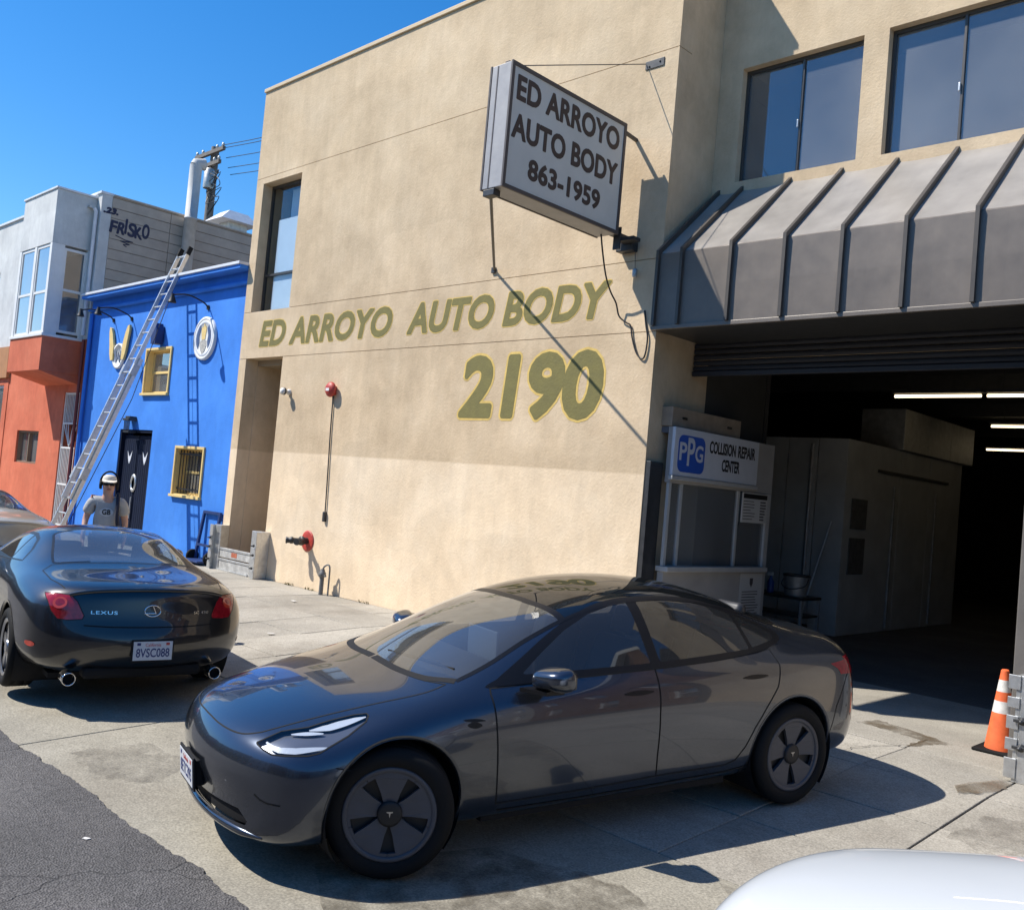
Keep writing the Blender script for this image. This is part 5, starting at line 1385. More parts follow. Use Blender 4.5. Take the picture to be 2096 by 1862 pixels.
# ================================================================== far side of the street (seen mirrored in the cars)
def far_house(name, label, x0, x1, h, mat, nwin, yf=-14.2, d=-1, z0=-0.05):
    """plain two-storey house; d = -1: stands across the street and faces +Y, d = 1: stands on this side and faces -Y"""
    t = thing(name, label, 'house', ((x0 + x1) / 2, yf, z0))
    holes = []
    for fl in range(2):
        zz = 1.0 + fl * 3.3
        for i in range(nwin):
            cx = x0 + (i + 0.5) * (x1 - x0) / nwin
            holes.append((cx - 0.6, cx + 0.6, zz, zz + 1.6))
    tpart(t, holed_wall(x0, x1, z0, h, holes, yf, yf + d * 0.3), 'wall', mat)
    ys = sorted((yf + d * 0.8, yf + d * 10)); tpart(t, MB().box(x0, x1, ys[0], ys[1], z0, h - 0.1), 'rear_block', M['dark_room'])
    ys = sorted((yf - d * 0.2, yf + d * 0.35)); tpart(t, MB().box(x0 - 0.02, x1 + 0.02, ys[0], ys[1], h + 0.003, h + 0.2, 0.01), 'cornice', M['white'])
    ya, yb_ = sorted((yf + d * 0.10, yf + d * 0.18))
    for hx0, hx1, hz0, hz1 in holes:
        wo = tpart(t, MB().box(hx0, hx0 + 0.07, ya, yb_, hz0, hz1).box(hx1 - 0.07, hx1, ya, yb_, hz0, hz1).box(hx0 + 0.07, hx1 - 0.07, ya + 0.002, yb_ - 0.002, (hz0 + hz1) / 2 - 0.03, (hz0 + hz1) / 2 + 0.03), 'window', M['white'])
        tpart(t, MB().box(hx0 + 0.07, hx1 - 0.07, (ya + yb_) / 2 - 0.003, (ya + yb_) / 2 + 0.003, hz0, hz1), 'pane', M['pane'], wo)
brick = stucco_mat('brown_brick', ((0.16, 0.085, 0.05), (0.20, 0.105, 0.062), (0.25, 0.135, 0.08)), None, 0, 0.8)
sand = stucco_mat('sand_render', ((0.42, 0.37, 0.30), (0.48, 0.42, 0.34), (0.52, 0.46, 0.38)), None, 0, 0.4)
far_house('brick_house', 'brown brick house across the street seen mirrored in car doors', -6.0, 4.0, 7.4, brick, 4)
far_house('sand_house', 'sand coloured house across the street seen mirrored in car paint', 4.1, 13.0, 6.8, sand, 3)
far_house('white_house', 'white house across the street left of the brick one', -15.0, -6.1, 7.0, M['greywhite'], 3)
far_house('sage_house', 'grey green house farther left across the street', -25.0, -15.1, 7.6, plain('sage_render', (0.22, 0.25, 0.21), 0.8, var=0.1), 4)
far_house('rust_house', 'rust red house across the street, third to the right', 13.1, 24, 7.2, plain('rust_render', (0.26, 0.10, 0.06), 0.8, var=0.1), 4)
far_house('stone_house', 'pale stone house across the street, fourth to the right', 24.1, 40, 8.0, sand, 5)
far_house('umber_house', 'umber brown house across the street, fifth to the right', 40.1, 64, 8.4, brick, 6)
far_house('brick_warehouse', 'brown brick warehouse right of the workshop on the same side', 3.2, 13, 7.6, brick, 3, 8.75, 1, 0)
far_house('beige_house', 'beige house farther right on the workshop side', 13.1, 24, 8.2, sand, 4, 8.75, 1, 0)
far_house('clay_house', 'clay coloured house second to the right of the warehouse', 24.1, 40, 7.4, plain('clay_render', (0.36, 0.22, 0.15), 0.8, var=0.1), 5, 8.75, 1, 0)
far_house('slate_house', 'slate grey house third to the right of the warehouse', 40.1, 64, 8.6, plain('slate_render', (0.20, 0.21, 0.22), 0.8, var=0.1), 6, 8.75, 1, 0)
far_house('olive_house', 'olive drab house across the street, far to the left', -42, -25.1, 7.2, plain('olive_render', (0.24, 0.22, 0.15), 0.8, var=0.1), 5)
far_house('maroon_house', 'maroon house across the street, farthest to the left', -66, -42.1, 7.8, plain('maroon_render', (0.20, 0.07, 0.06), 0.8, var=0.1), 6)
far_house('buff_house', 'buff house beyond the pale grey house on this side', -66, -38.1, 8.2, sand, 7, 8.85, 1, 0)
wh = thing('left_end_block', 'unseen block added across the left end of the street to hide the horizon', 'house', (-70, -3, 0))  # added out of view to keep horizon glow off the car paint
tpart(wh, MB().box(-78, -70, -30, 26, -0.2, 9.0), 'wall', brick)
tpart(wh, MB().box(-78, -69.7, -30.2, 26.2, 9.003, 9.2), 'cornice', M['white'])
for k in range(9):
    for z in (1.2, 4.8): tpart(wh, MB().box(-69.995, -69.94, -26 + k * 5.6, -24.4 + k * 5.6, z, z + 1.8), 'window', M['pane'])
eh = thing('right_end_block', 'unseen block added across the right end of the street to hide the horizon', 'house', (66, -3, 0))  # made-up unseen block, shuts the bright horizon out of the door reflections
tpart(eh, MB().box(66, 74, -30, 26, -0.2, 8.6), 'wall', sand)
tpart(eh, MB().box(65.7, 74, -30.2, 26.2, 8.603, 8.85), 'cornice', M['white'])
for k in range(9):
    for z in (1.2, 4.8): tpart(eh, MB().box(65.94, 65.995, -26 + k * 5.6, -24.4 + k * 5.6, z, z + 1.8), 'window', M['pane'])

# ================================================================== car body builder
def pchip(keys, xq):
    keys = sorted(keys)
    x = np.array([k[0] for k in keys]); y = np.array([k[1] for k in keys])
    if len(x) == 1: return y[0]
    h = np.diff(x); dlt = np.diff(y) / h
    m = np.zeros(len(x))
    m[0], m[-1] = dlt[0], dlt[-1]
    for i in range(1, len(x) - 1):
        if dlt[i - 1] * dlt[i] > 0:
            w1, w2 = 2 * h[i] + h[i - 1], h[i] + 2 * h[i - 1]
            m[i] = (w1 + w2) / (w1 / dlt[i - 1] + w2 / dlt[i])
    xq = min(max(xq, x[0]), x[-1])
    i = min(int(np.searchsorted(x, xq, side='right')) - 1, len(x) - 2)
    i = max(i, 0)
    t = (xq - x[i]) / h[i]
    return ((2 * t ** 3 - 3 * t ** 2 + 1) * y[i] + (t ** 3 - 2 * t ** 2 + t) * h[i] * m[i] + (-2 * t ** 3 + 3 * t ** 2) * y[i + 1] + (t ** 3 - t ** 2) * h[i] * m[i + 1])

def car_cage(spec):
    """half cage of a car body: side lines, top lines, rounded nose and tail; mirrored to a closed shell"""
    S = spec['S']; NS = 7; NT = 4
    verts, idx = [], {}
    def v(key, co, mirror):
        k = (key, mirror)
        if abs(co[1]) < 1e-6: k = (key, 0)
        if k not in idx:
            idx[k] = len(verts)
            verts.append((co[0], -co[1] if mirror else co[1], co[2]))
        return idx[k]
    P = {}
    lines = spec['rows'] + spec['tops']
    nst = len(S)
    for k, L in enumerate(lines):
        for i, x in enumerate(S):
            yy = pchip([(a, b_) for a, b_, c in L], x); zz = pchip([(a, c) for a, b_, c in L], x)
            xx = x
            if k > 6:
                th = R(90 * (k - 6) / NT)
                xx = x + spec['front6'][0] * math.sin(th) * spec['wf'][i] - spec['rear6'][0] * math.sin(th) * spec['wr'][i]
            P['s', k, i] = (xx, 0.0 if k == 10 else yy, zz)
    for end, i0, key, cen in (('f', 0, 'front', spec['front']), ('r', nst - 1, 'rear', spec['rear'])):
        for j in range(1, NT + 1):
            th = R(90 * j / NT)
            for k in range(6):
                x0, y0, z0 = P['s', k, i0]
                X, Z = cen[k]
                e = spec.get('pe_' + key, 1.0)
                yv = y0 * (math.cos(th) ** e)
                P[end, k, j] = (x0 + (X - x0) * math.sin(th) ** spec.get('px_' + key, 1.0), 0.0 if j == NT else yv, z0 + (Z - z0) * math.sin(th) ** 2)
    faces = []
    def quad(a, b_, c, d, flip):
        for mi in (0, 1):
            q = [v(k, P[k], mi) for k in (a, b_, c, d)]
            if len(set(q)) < 3: continue
            qq = []
            for n in q:
                if n not in qq: qq.append(n)
            faces.append(qq if (mi == 0) != flip else qq[::-1])
    for k in range(10):
        for i in range(nst - 1):
            quad(('s', k, i), ('s', k, i + 1), ('s', k + 1, i + 1), ('s', k + 1, i), False)
    for end, i0, fl in (('f', 0, True), ('r', nst - 1, False)):
        def key(k, j):
            if j == 0: return ('s', k, i0)
            if k == 6: return ('s', 6 + j, i0)
            return (end, k, j)
        for k in range(6):
            for j in range(NT):
                quad(key(k, j), key(k, j + 1), key(k + 1, j + 1), key(k + 1, j), fl)
    return verts, faces

def curve2(segs, n=6):
    """smooth each run of outline points on its own; runs share their end points (kept as corners)"""
    out = []
    for pts in segs:
        P = [Vector((a, b_, 0)) for a, b_ in pts]
        for i in range(len(P) - 1):
            p0, p1, p2, p3 = P[max(i - 1, 0)], P[i], P[i + 1], P[min(i + 2, len(P) - 1)]
            for k in range(n):
                t = k / n
                q = 0.5 * ((2 * p1) + (p2 - p0) * t + (2 * p0 - 5 * p1 + 4 * p2 - p3) * t * t + (3 * p1 - p0 - 3 * p2 + p3) * t ** 3)
                out.append((q.x, q.y))
    out.append(tuple(segs[-1][-1]))
    return out
class Car:
    def __init__(s, spec, level=4):
        verts, faces = car_cage(spec)
        me = bpy.data.meshes.new('cage')
        me.from_pydata(verts, [], faces)
        bm = bmesh.new(); bm.from_mesh(me)
        bmesh.ops.recalc_face_normals(bm, faces=bm.faces)
        cr = bm.edges.layers.float.new('crease_edge')
        bm.to_mesh(me); bm.free()
        o = bpy.data.objects.new('cage_tmp', me)
        COL.objects.link(o)
        md = o.modifiers.new('s', 'SUBSURF'); md.levels = level; md.render_levels = level
        dg = bpy.context.evaluated_depsgraph_get()
        full = bpy.data.meshes.new_from_object(o.evaluated_get(dg))
        bpy.data.objects.remove(o)
        nv = len(full.vertices)
        co = np.zeros(nv * 3); full.vertices.foreach_get('co', co); s.co = co.reshape(-1, 3)
        no = np.zeros(nv * 3); full.vertices.foreach_get('normal', no); s.no = no.reshape(-1, 3)
        s.polys = [tuple(p.vertices) for p in full.polygons]
        # normals outward?
        c = s.co.mean(0)
        if ((s.co - c) * s.no).sum(1).mean() < 0:
            s.no = -s.no; s.polys = [p[::-1] for p in s.polys]
        s.bvh = BVHTree.FromPolygons([tuple(p) for p in s.co], s.polys)
        s.orig = s.co.copy()
        cen = np.array([s.co[list(p)].mean(0) for p in s.polys])
        s.half = np.where(cen[:, 1] > 0)[0]
        s.cen = cen
        s.nrm = np.array([s.no[list(p)].mean(0) for p in s.polys])
        s.reg = {}
        s.fid = np.full(len(s.polys), -1)
        s.names = []
        s.locked = set()
        bpy.data.meshes.remove(full)
    # projections: (u axis, v axis, direction the ray travels)
    SIDE = (Vector((1, 0, 0)), Vector((0, 0, 1)), Vector((0, -1, 0)))
    TOP = (Vector((1, 0, 0)), Vector((0, 1, 0)), Vector((0, 0, -1)))
    FRONT = (Vector((0, 1, 0)), Vector((0, 0, 1)), Vector((-1, 0, 0)))
    REAR = (Vector((0, 1, 0)), Vector((0, 0, 1)), Vector((1, 0, 0)))
    @staticmethod
    def oblique(d):
        d = Vector(d).normalized()
        u = d.cross(Vector((0, 0, 1))).normalized()
        return (u, u.cross(d).normalized(), d)
    def cast(s, u, v, proj):
        U, V, D = proj
        o = U * u + V * v - D * 6
        h, n, f, d = s.bvh.ray_cast(o, D)
        if h is None:
            q = U * u + V * v
            return None, None
        if n.dot(D) > 0: n = -n
        return h, n
    def uv(s, p, proj): 
        p = Vector(p); return (p.dot(proj[0]), p.dot(proj[1]))
    def outline3d(s, pts, proj):
        """3D outline points (car frame) -> projected polygon"""
        return [s.uv(p, proj) for p in pts]
    def region(s, name, poly, proj, nmin=0.05, only=None, snap=True, maxmove=0.06, xmax=None):
        """claim the faces of the left half whose centre falls inside the outline, and pull the border onto it"""
        U, V, D = (np.array(a) for a in proj)
        P = np.array(poly)
        ids = s.half[(s.fid[s.half] == -1)] if only is None else s.half[np.isin(s.fid[s.half], only)]
        cu, cv = s.cen[ids] @ U, s.cen[ids] @ V
        facing = -(s.nrm[ids] @ D) > nmin
        ins = np.zeros(len(ids), bool)
        n = len(P)
        for i in range(n):
            x1, y1 = P[i]; x2, y2 = P[(i + 1) % n]
            if y1 == y2: continue
            cond = ((y1 > cv) != (y2 > cv)) & (cu < (x2 - x1) * (cv - y1) / (y2 - y1) + x1)
            ins ^= cond
        if xmax is not None: facing &= s.cen[ids][:, 0] < xmax
        sel = ids[ins & facing]
        rid = len(s.names); s.names.append(name)
        s.fid[sel] = rid
        if snap and len(sel):
            inv, outv = set(), set()
            for f in s.half:
                (inv if s.fid[f] == rid else outv).update(s.polys[f])
            A = P; B = np.roll(P, -1, 0)
            for vi in inv & outv:
                if vi in s.locked: continue
                p = s.co[vi]
                q = np.array([p @ U, p @ V])
                ab = B - A
                t = np.clip(((q - A) * ab).sum(1) / np.maximum((ab * ab).sum(1), 1e-12), 0, 1)
                c = A + ab * t[:, None]
                dd = ((c - q) ** 2).sum(1)
                k = int(dd.argmin())
                if dd[k] > maxmove ** 2: continue
                if abs(p[1]) < 1e-4 and abs(U[1]) + abs(V[1]) < 1e-6: pass
                h, nn = s.cast(float(c[k][0]), float(c[k][1]), proj)
                if h is not None and (h - Vector(p)).length < maxmove * 2.5:
                    if abs(p[1]) < 1e-4: h.y = 0.0
                    s.co[vi] = h
                    s.locked.add(vi)
        return rid
    def delete(s, rid): s.fid[s.fid == rid] = -99
    def _mesh(s, name, faces, side, offset=0.0):
        used = sorted({v for f in faces for v in s.polys[f]})
        mp = {v: i for i, v in enumerate(used)}
        vs = [s.co[v] + s.no[v] * offset for v in used]
        ns = [s.no[v] for v in used]
        fs = [[mp[v] for v in s.polys[f]] for f in faces]
        V_, N_, F_ = [], [], []
        if side in ('L', 'B'):
            V_ += [tuple(p) for p in vs]; N_ += [tuple(p) for p in ns]; F_ += fs
        if side in ('R', 'B'):
            o = len(V_)
            V_ += [(p[0], -p[1], p[2]) for p in vs]; N_ += [(p[0], -p[1], p[2]) for p in ns]
            F_ += [[i + o for i in f][::-1] for f in fs]
        me = bpy.data.meshes.new(name)
        me.from_pydata(V_, [], F_)
        me.polygons.foreach_set('use_smooth', [True] * len(F_))
        me.update()
        try: me.normals_split_custom_set_from_vertices(N_)
        except Exception: pass
        return me
    def part(s, rid, side='B', name='part', offset=0.0):
        faces = [f for f in s.half if s.fid[f] == rid]
        return s._mesh(name, faces, side, offset)
    def ribbon(s, pts, proj, width=0.006, lift=0.0012, step=0.02, closed=False, side='B', name='seam', taper=False):
        """thin strip lying on the skin along an outline given in a projection"""
        P = [Vector((a, b_, 0)) for a, b_ in pts]
        if closed: P.append(P[0])
        Q = []
        for a, b_ in zip(P[:-1], P[1:]):
            n = max(1, int((b_ - a).length / step))
            for k in range(n): Q.append(a.lerp(b_, k / n))
        Q.append(P[-1])
        H = []
        for q in Q:
            h, n = s.cast(q.x, q.y, proj)
            if h is not None: H.append((h, n))
        return s.ribbon3(H, width, lift, side, name, taper)
    def ribbon3(s, H, width, lift, side, name, taper=False):
        vs, fs = [], []
        m = len(H)
        for i, (h, n) in enumerate(H):
            a = H[max(i - 1, 0)][0]; c = H[min(i + 1, m - 1)][0]
            t = (c - a)
            if t.length < 1e-7: t = Vector((1, 0, 0))
            t.normalize()
            b_ = t.cross(n).normalized()
            ww = width / 2 * ((math.sin(math.pi * (0.08 + 0.84 * i / max(m - 1, 1)))) if taper else 1)
            vs += [h + b_ * ww + n * lift, h - b_ * ww + n * lift]
        for i in range(m - 1): fs.append((2 * i, 2 * i + 1, 2 * i + 3, 2 * i + 2))
        V_, F_ = [], []
        if side in 'LB': V_ += [tuple(p) for p in vs]; F_ += fs
        if side in 'RB':
            o = len(V_); V_ += [(p[0], -p[1], p[2]) for p in vs]; F_ += [tuple(i + o for i in f)[::-1] for f in fs]
        me = bpy.data.meshes.new(name); me.from_pydata(V_, [], F_); me.update()
        return me
def ring_pts(cx, cz, r, n=48, a0=0, a1=360):
    return [(cx + r * math.cos(R(a0 + (a1 - a0) * k / n)), cz + r * math.sin(R(a0 + (a1 - a0) * k / n))) for k in range(n)]
def arch_lip(car, cx, cz, r, a0=-25, a1=205, inner=0.05, name='arch_lip', sd=1):
    """rolled edge of a wheel opening: from the skin edge inwards"""
    outer, n = [], 40
    for k in range(n + 1):
        a = R(a0 + (a1 - a0) * k / n)
        h, nn = car.cast(cx + (r + 0.004) * math.cos(a), cz + (r + 0.004) * math.sin(a), Car.SIDE)
        if h is None or h.y < 0.4: continue
        outer.append((h, a))
    vs, fs = [], []
    for h, a in outer:
        c, s_ = math.cos(a), math.sin(a)
        y = h.y
        vs += [(h.x + 0.012 * c, y + 0.002, h.z + 0.012 * s_), (cx + (r - 0.002) * c, y + 0.001, cz + (r - 0.002) * s_), (cx + (r - 0.006) * c, y - 0.02, cz + (r - 0.006) * s_), (cx + (r + 0.004) * c, y - inner, cz + (r + 0.004) * s_)]
    for i in range(len(outer) - 1):
        for q in range(3): fs.append((4 * i + q, 4 * i + q + 1, 4 * i + q + 5, 4 * i + q + 4))
    if sd < 0:
        vs = [(p[0], -p[1], p[2]) for p in vs]; fs = [f[::-1] for f in fs]
    me = bpy.data.meshes.new(name); me.from_pydata(vs, [], fs)
    me.polygons.foreach_set('use_smooth', [True] * len(fs)); me.update()
    return me
def well_mesh(cx, cz, r, y0, y1, sd=1):
    """dark liner behind a wheel opening"""
    m = MB()
    for s in (sd,):
        n = 28; vs = []; fs = []
        for k in range(n + 1):
            a = R(-40 + 260 * k / n)
            for y in (y0, y1): vs.append((cx + r * math.cos(a), s * y, cz + r * math.sin(a)))
        for k in range(n): fs.append((2 * k, 2 * k + 1, 2 * k + 3, 2 * k + 2))
        m.add(vs, fs, True)
        cap = [(cx + r * math.cos(R(-40 + 260 * k / n)), s * y0, cz + r * math.sin(R(-40 + 260 * k / n))) for k in range(n + 1)]
        m.add(cap, [tuple(range(n + 1))])
    return m.mesh('wheel_liner')
def tyre_mesh(R_, w, rim):
    m = MB(); h = w / 2
    prof = [(rim, -h * 0.80), (rim + 0.012, -h * 0.93), ((rim + R_) / 2, -h), (R_ - 0.022, -h * 0.93), (R_ - 0.006, -h * 0.80), (R_, -h * 0.62),
            (R_, -h * 0.35), (R_ - 0.007, -h * 0.33), (R_ - 0.007, -h * 0.27), (R_, -h * 0.25), (R_, h * 0.25), (R_ - 0.007, h * 0.27), (R_ - 0.007, h * 0.33), (R_, h * 0.35),
            (R_, h * 0.62), (R_ - 0.006, h * 0.80), (R_ - 0.022, h * 0.93), ((rim + R_) / 2, h), (rim + 0.012, h * 0.93), (rim, h * 0.80)]
    m.lathe(prof, 56, 'Y', caps=False)
    return m.mesh('tyre')
def bar_ring(prof, n=48):
    m = MB(); m.lathe(prof, n, 'Y', caps=False); return m
def aero_wheel_parts(rim, w):
    """five broad dark blades over a black wheel; outward is -Y in lathe space"""
    h = w / 2
    parts = []
    back = MB(); back.lathe([(rim, h * 0.5), (rim, -h * 0.55), (rim - 0.02, -h * 0.5), (0.04, -h * 0.40), (0.0, -h * 0.40)], 48, 'Y'); parts.append(('rim', back.mesh('rim'), 'wheel_black'))
    ring = bar_ring([(rim - 0.006, -h * 0.78), (rim + 0.006, -h * 0.86), (rim - 0.002, -h * 0.90), (rim - 0.022, -h * 0.88), (rim - 0.024, -h * 0.80)], 56); parts.append(('rim_edge', ring.mesh('rim_edge'), 'wheel_grey'))
    for i in range(5):
        b = MB()
        a0 = 90 + 72 * i
        # each blade: narrow root at the hub, wide at the edge, a cut-out on its leading side
        pol = []
        nseg = 10
        def pt(r, deg): return (r * math.cos(R(deg)), r * math.sin(R(deg)))
        ro = rim - 0.012
        rs = ro * 0.885
        poly = [pt(ro, a0 - 35.6 + 71.2 * k / nseg) for k in range(nseg + 1)] + [pt(rs, a0 + 35.6), pt(rs, a0 + 24.5), pt(0.112, a0 + 25.5), pt(0.062, a0 + 33)] + [pt(0.062, a0 - 33), pt(0.112, a0 - 25.5), pt(rs, a0 - 24.5), pt(rs, a0 - 35.6)]
        f = lambda u, v: (u, -h * 0.83 + 0.05 * max(0, 1 - math.hypot(u, v) / rim) ** 1.5 * 0.6, v)
        b.prism(poly, f, (0, 0.022, 0))
        parts.append(('blade', b.mesh('blade'), 'wheel_grey'))
    cap = MB(); cap.lathe([(0.066, -h * 0.60), (0.064, -h * 0.80), (0.05, -h * 0.83), (0.0, -h * 0.835)], 28, 'Y'); parts.append(('hub_cap', cap.mesh('hub_cap'), 'wheel_black'))
    t = MB()
    F = lambda u, v: (u, -h * 0.845, v)
    t.prism([(k_ * .55, q_ * .55) for k_, q_ in [(-0.030, 0.026), (0.030, 0.026), (0.027, 0.016), (0.008, 0.012), (0.0, -0.032), (-0.008, 0.012), (-0.027, 0.016)]], F, (0, 0.003, 0)); parts.append(('hub_badge', t.mesh('hub_badge'), 'alu_wheel'))
    return parts
def spoke_wheel_parts(rim, w, n=5):
    h = w / 2
    parts = []
    back = MB(); back.lathe([(rim, h * 0.5), (rim, -h * 0.65), (rim - 0.02, -h * 0.6), (rim - 0.03, -h * 0.1), (0.04, -h * 0.05), (0.0, -h * 0.05)], 40, 'Y'); parts.append(('rim', back.mesh('rim'), 'alu_wheel'))
    ring = bar_ring([(rim - 0.006, -h * 0.72), (rim + 0.008, -h * 0.86), (rim - 0.01, -h * 0.88), (rim - 0.03, -h * 0.78)], 44); parts.append(('rim_edge', ring.mesh('rim_edge'), 'alu_wheel'))
    for i in range(n):
        a = 90 + 360 / n * i
        def pt(r, d): return (r * math.cos(R(a + d)), r * math.sin(R(a + d)))
        poly = [pt(rim - 0.015, -11), pt(rim - 0.015, 11), pt(0.12, 16), pt(0.05, 34), pt(0.05, -34), pt(0.12, -16)]
        b = MB(); b.prism(poly, lambda u, v: (u, -h * 0.72, v), (0, 0.03, 0)); parts.append(('spoke', b.mesh('spoke'), 'alu_wheel'))
    cap = MB(); cap.lathe([(0.06, -h * 0.6), (0.058, -h * 0.78), (0.04, -h * 0.82), (0, -h * 0.825)], 24, 'Y'); parts.append(('hub_cap', cap.mesh('hub_cap'), 'alu_wheel'))
    return parts
CM = {
    'wheel_black': plain('wheel_black', (0.010, 0.010, 0.011), 0.6),
    'wheel_grey': plain('wheel_cover_grey', (0.058, 0.061, 0.072), 0.5, var=0.12, scale=12),
    'alu_wheel': plain('alloy_wheel', (0.42, 0.42, 0.43), 0.3, metal=0.9),
    'chrome': plain('chrome', (0.75, 0.75, 0.75), 0.12, metal=1.0),
    'trim': plain('black_trim', (0.006, 0.006, 0.007), 0.35, spec=0.3),
    'matte': plain('matte_black_plastic', (0.011, 0.011, 0.012), 0.75, spec=0.25),
    'seam': plain('panel_gap', (0.004, 0.004, 0.004), 0.9),
    'roofglass': plain('black_roof_glass', (0.006, 0.007, 0.008), 0.02, spec=0.75),
    'tint': glass('tinted_car_glass', (0.22, 0.235, 0.245), 1.52, 0.0, 1.5, 0.03),
    'wind': glass('windscreen_glass', (0.55, 0.58, 0.58), 1.52, 0.0, 1.9, 0.05),
    'lens': glass('clear_lens', (0.88, 0.9, 0.92), 1.5, 0.0, 1.0),
    'lamp_in': plain('lamp_interior', (0.17, 0.18, 0.21), 0.28, metal=0.6),
    'drl': plain('lamp_white_strip', (0.48, 0.52, 0.58), 0.3),
    'redlens': plain('red_lamp_lens', (0.32, 0.012, 0.018), 0.08, coat=0.8, var=0.35, scale=30),
    'orangelens': plain('bright_red_lamp_lens', (0.60, 0.06, 0.03), 0.1, coat=0.8),
    'seat': plain('black_seat_leather', (0.018, 0.018, 0.02), 0.5),
    'seat_pale': plain('pale_seat_leather', (0.30, 0.28, 0.25), 0.55),
    'plate': plain('plate_white', (0.55, 0.57, 0.60), 0.45, var=0.05, scale=30),
    'plate_ink': plain('plate_blue_ink', (0.02, 0.035, 0.14), 0.5),
    'plate_red': plain('plate_red_ink', (0.45, 0.06, 0.05), 0.5),
}
def add_wheel(root, x, y, steer, rad, w, rim, maker, tyre_me=None, parts=None):
    side = 1 if y > 0 else -1
    wl = empty('wheel', (x, y, rad), 0, root)
    # lathe space points outwards along -Y: turn it to the car's side
    wl.rotation_euler = (0, 0, (math.pi if side > 0 else 0) + steer)
    obj('tyre', tyre_me, M['rubber'], wl)
    for nm, me, mt in parts: obj(nm, me, CM[mt], wl)
    return wl
def car_seat(root, x, y, z, mat, s=1.0):
    b = MB()
    b.box(x - 0.25, x + 0.25, y - 0.24, y + 0.24, z, z + 0.16, 0.05)
    bk = MB(); bk.box(-0.07, 0.07, -0.23, 0.23, 0, 0.60, 0.05)
    c, s_ = math.cos(R(-18)), math.sin(R(-18))
    b.add([(x - 0.27 + p[0] * c + p[2] * s_, y + p[1], z + 0.10 - p[0] * s_ + p[2] * c) for p in bk.v], bk.f, True)
    o = b.build('seat', mat, root)
    h = MB(); h.box(-0.045, 0.045, -0.13, 0.13, 0.62, 0.80, 0.035)
    hh = MB(); hh.add([(x - 0.27 + p[0] * c + p[2] * s_, y + p[1], z + 0.10 - p[0] * s_ + p[2] * c) for p in h.v], h.f, True)
    hh.build('headrest', mat, o)
    return o
def steering_wheel(root, x, y, z):
    m = MB(); ring = []
    for k in range(24):
        a = 2 * math.pi * k / 24
        ring.append((x - 0.10 * math.sin(a) * 0.6, y + 0.18 * math.cos(a), z + 0.17 * math.sin(a)))
    m.tube(ring + ring[:1], 0.016, 8, caps=False)
    m.bar((x, y - 0.17, z), (x, y + 0.17, z), 0.03); m.bar((x, y, z), (x + 0.05, y, z - 0.15), 0.03); m.bar((x, y, z), (x + 0.3, y, z - 0.1), 0.06)
    return m.build('steering_wheel', CM['matte'], root)
def licence_plate(root, name, number, loc, yaw_out, tilt=0.0, frame=True):
    """plate 0.305 x 0.155, facing along local +x rotated by yaw_out"""
    e = empty(name, loc, yaw_out, root)
    e.rotation_euler = (0, tilt, yaw_out)
    fr = MB(); fr.box(-0.012, 0.0, -0.165, 0.165, -0.09, 0.09, 0.004); obj('plate_frame', fr.mesh('plate_frame'), CM['matte'], e)
    p = MB(); p.box(0.001, 0.004, -0.152, 0.152, -0.072, 0.076, 0.001); obj('plate_sheet', p.mesh('plate_sheet'), CM['plate'], e)
    obj('plate_number', put(text_mesh('plate_number', number, 0.26, 0.07, 0, 0.015, 0.001), (0.0042, -0.13, -0.048), (0, 1, 0), (0, 0, 1)), CM['plate_ink'], e)
    obj('plate_state', put(text_mesh('plate_state', 'California', 0.12, 0.026, 0.1, 0.0, 0.001), (0.0042, -0.06, 0.036), (0, 1, 0), (0, 0, 1)), CM['plate_red'], e)
    for y in (-0.125, 0.10):
        s_ = MB(); s_.box(0.0042, 0.0052, y, y + 0.028, 0.045, 0.066); obj('registration_sticker', s_.mesh('registration_sticker'), CM['plate_ink'] if y < 0 else CM['plate_red'], e)
    return e
HL_POINTS = [(0.655, 0.59, 0.682), (0.629, 0.601, 0.695), (0.538, 0.609, 0.731), (0.417, 0.662, 0.754), (0.309, 0.672, 0.781), (0.189, 0.696, 0.806), (0.126, 0.722, 0.815), (0.124, 0.744, 0.808), (0.148, 0.775, 0.788), (0.255, 0.81, 0.734), (0.357, 0.819, 0.689), (0.406, 0.822, 0.666), (0.46, 0.81, 0.655), (0.556, 0.761, 0.651), (0.612, 0.71, 0.649), (0.64, 0.654, 0.662), (0.655, 0.603, 0.676)]
DRL_LOW = [(0.618, 0.621, 0.694), (0.604, 0.675, 0.679), (0.577, 0.715, 0.673), (0.509, 0.762, 0.675), (0.365, 0.813, 0.69)]
DRL_TOP = [(0.416, 0.675, 0.75), (0.322, 0.709, 0.764), (0.224, 0.721, 0.788), (0.134, 0.73, 0.81)]
DRL_MID = [(0.501, 0.65, 0.731), (0.418, 0.7, 0.739), (0.359, 0.732, 0.742)]
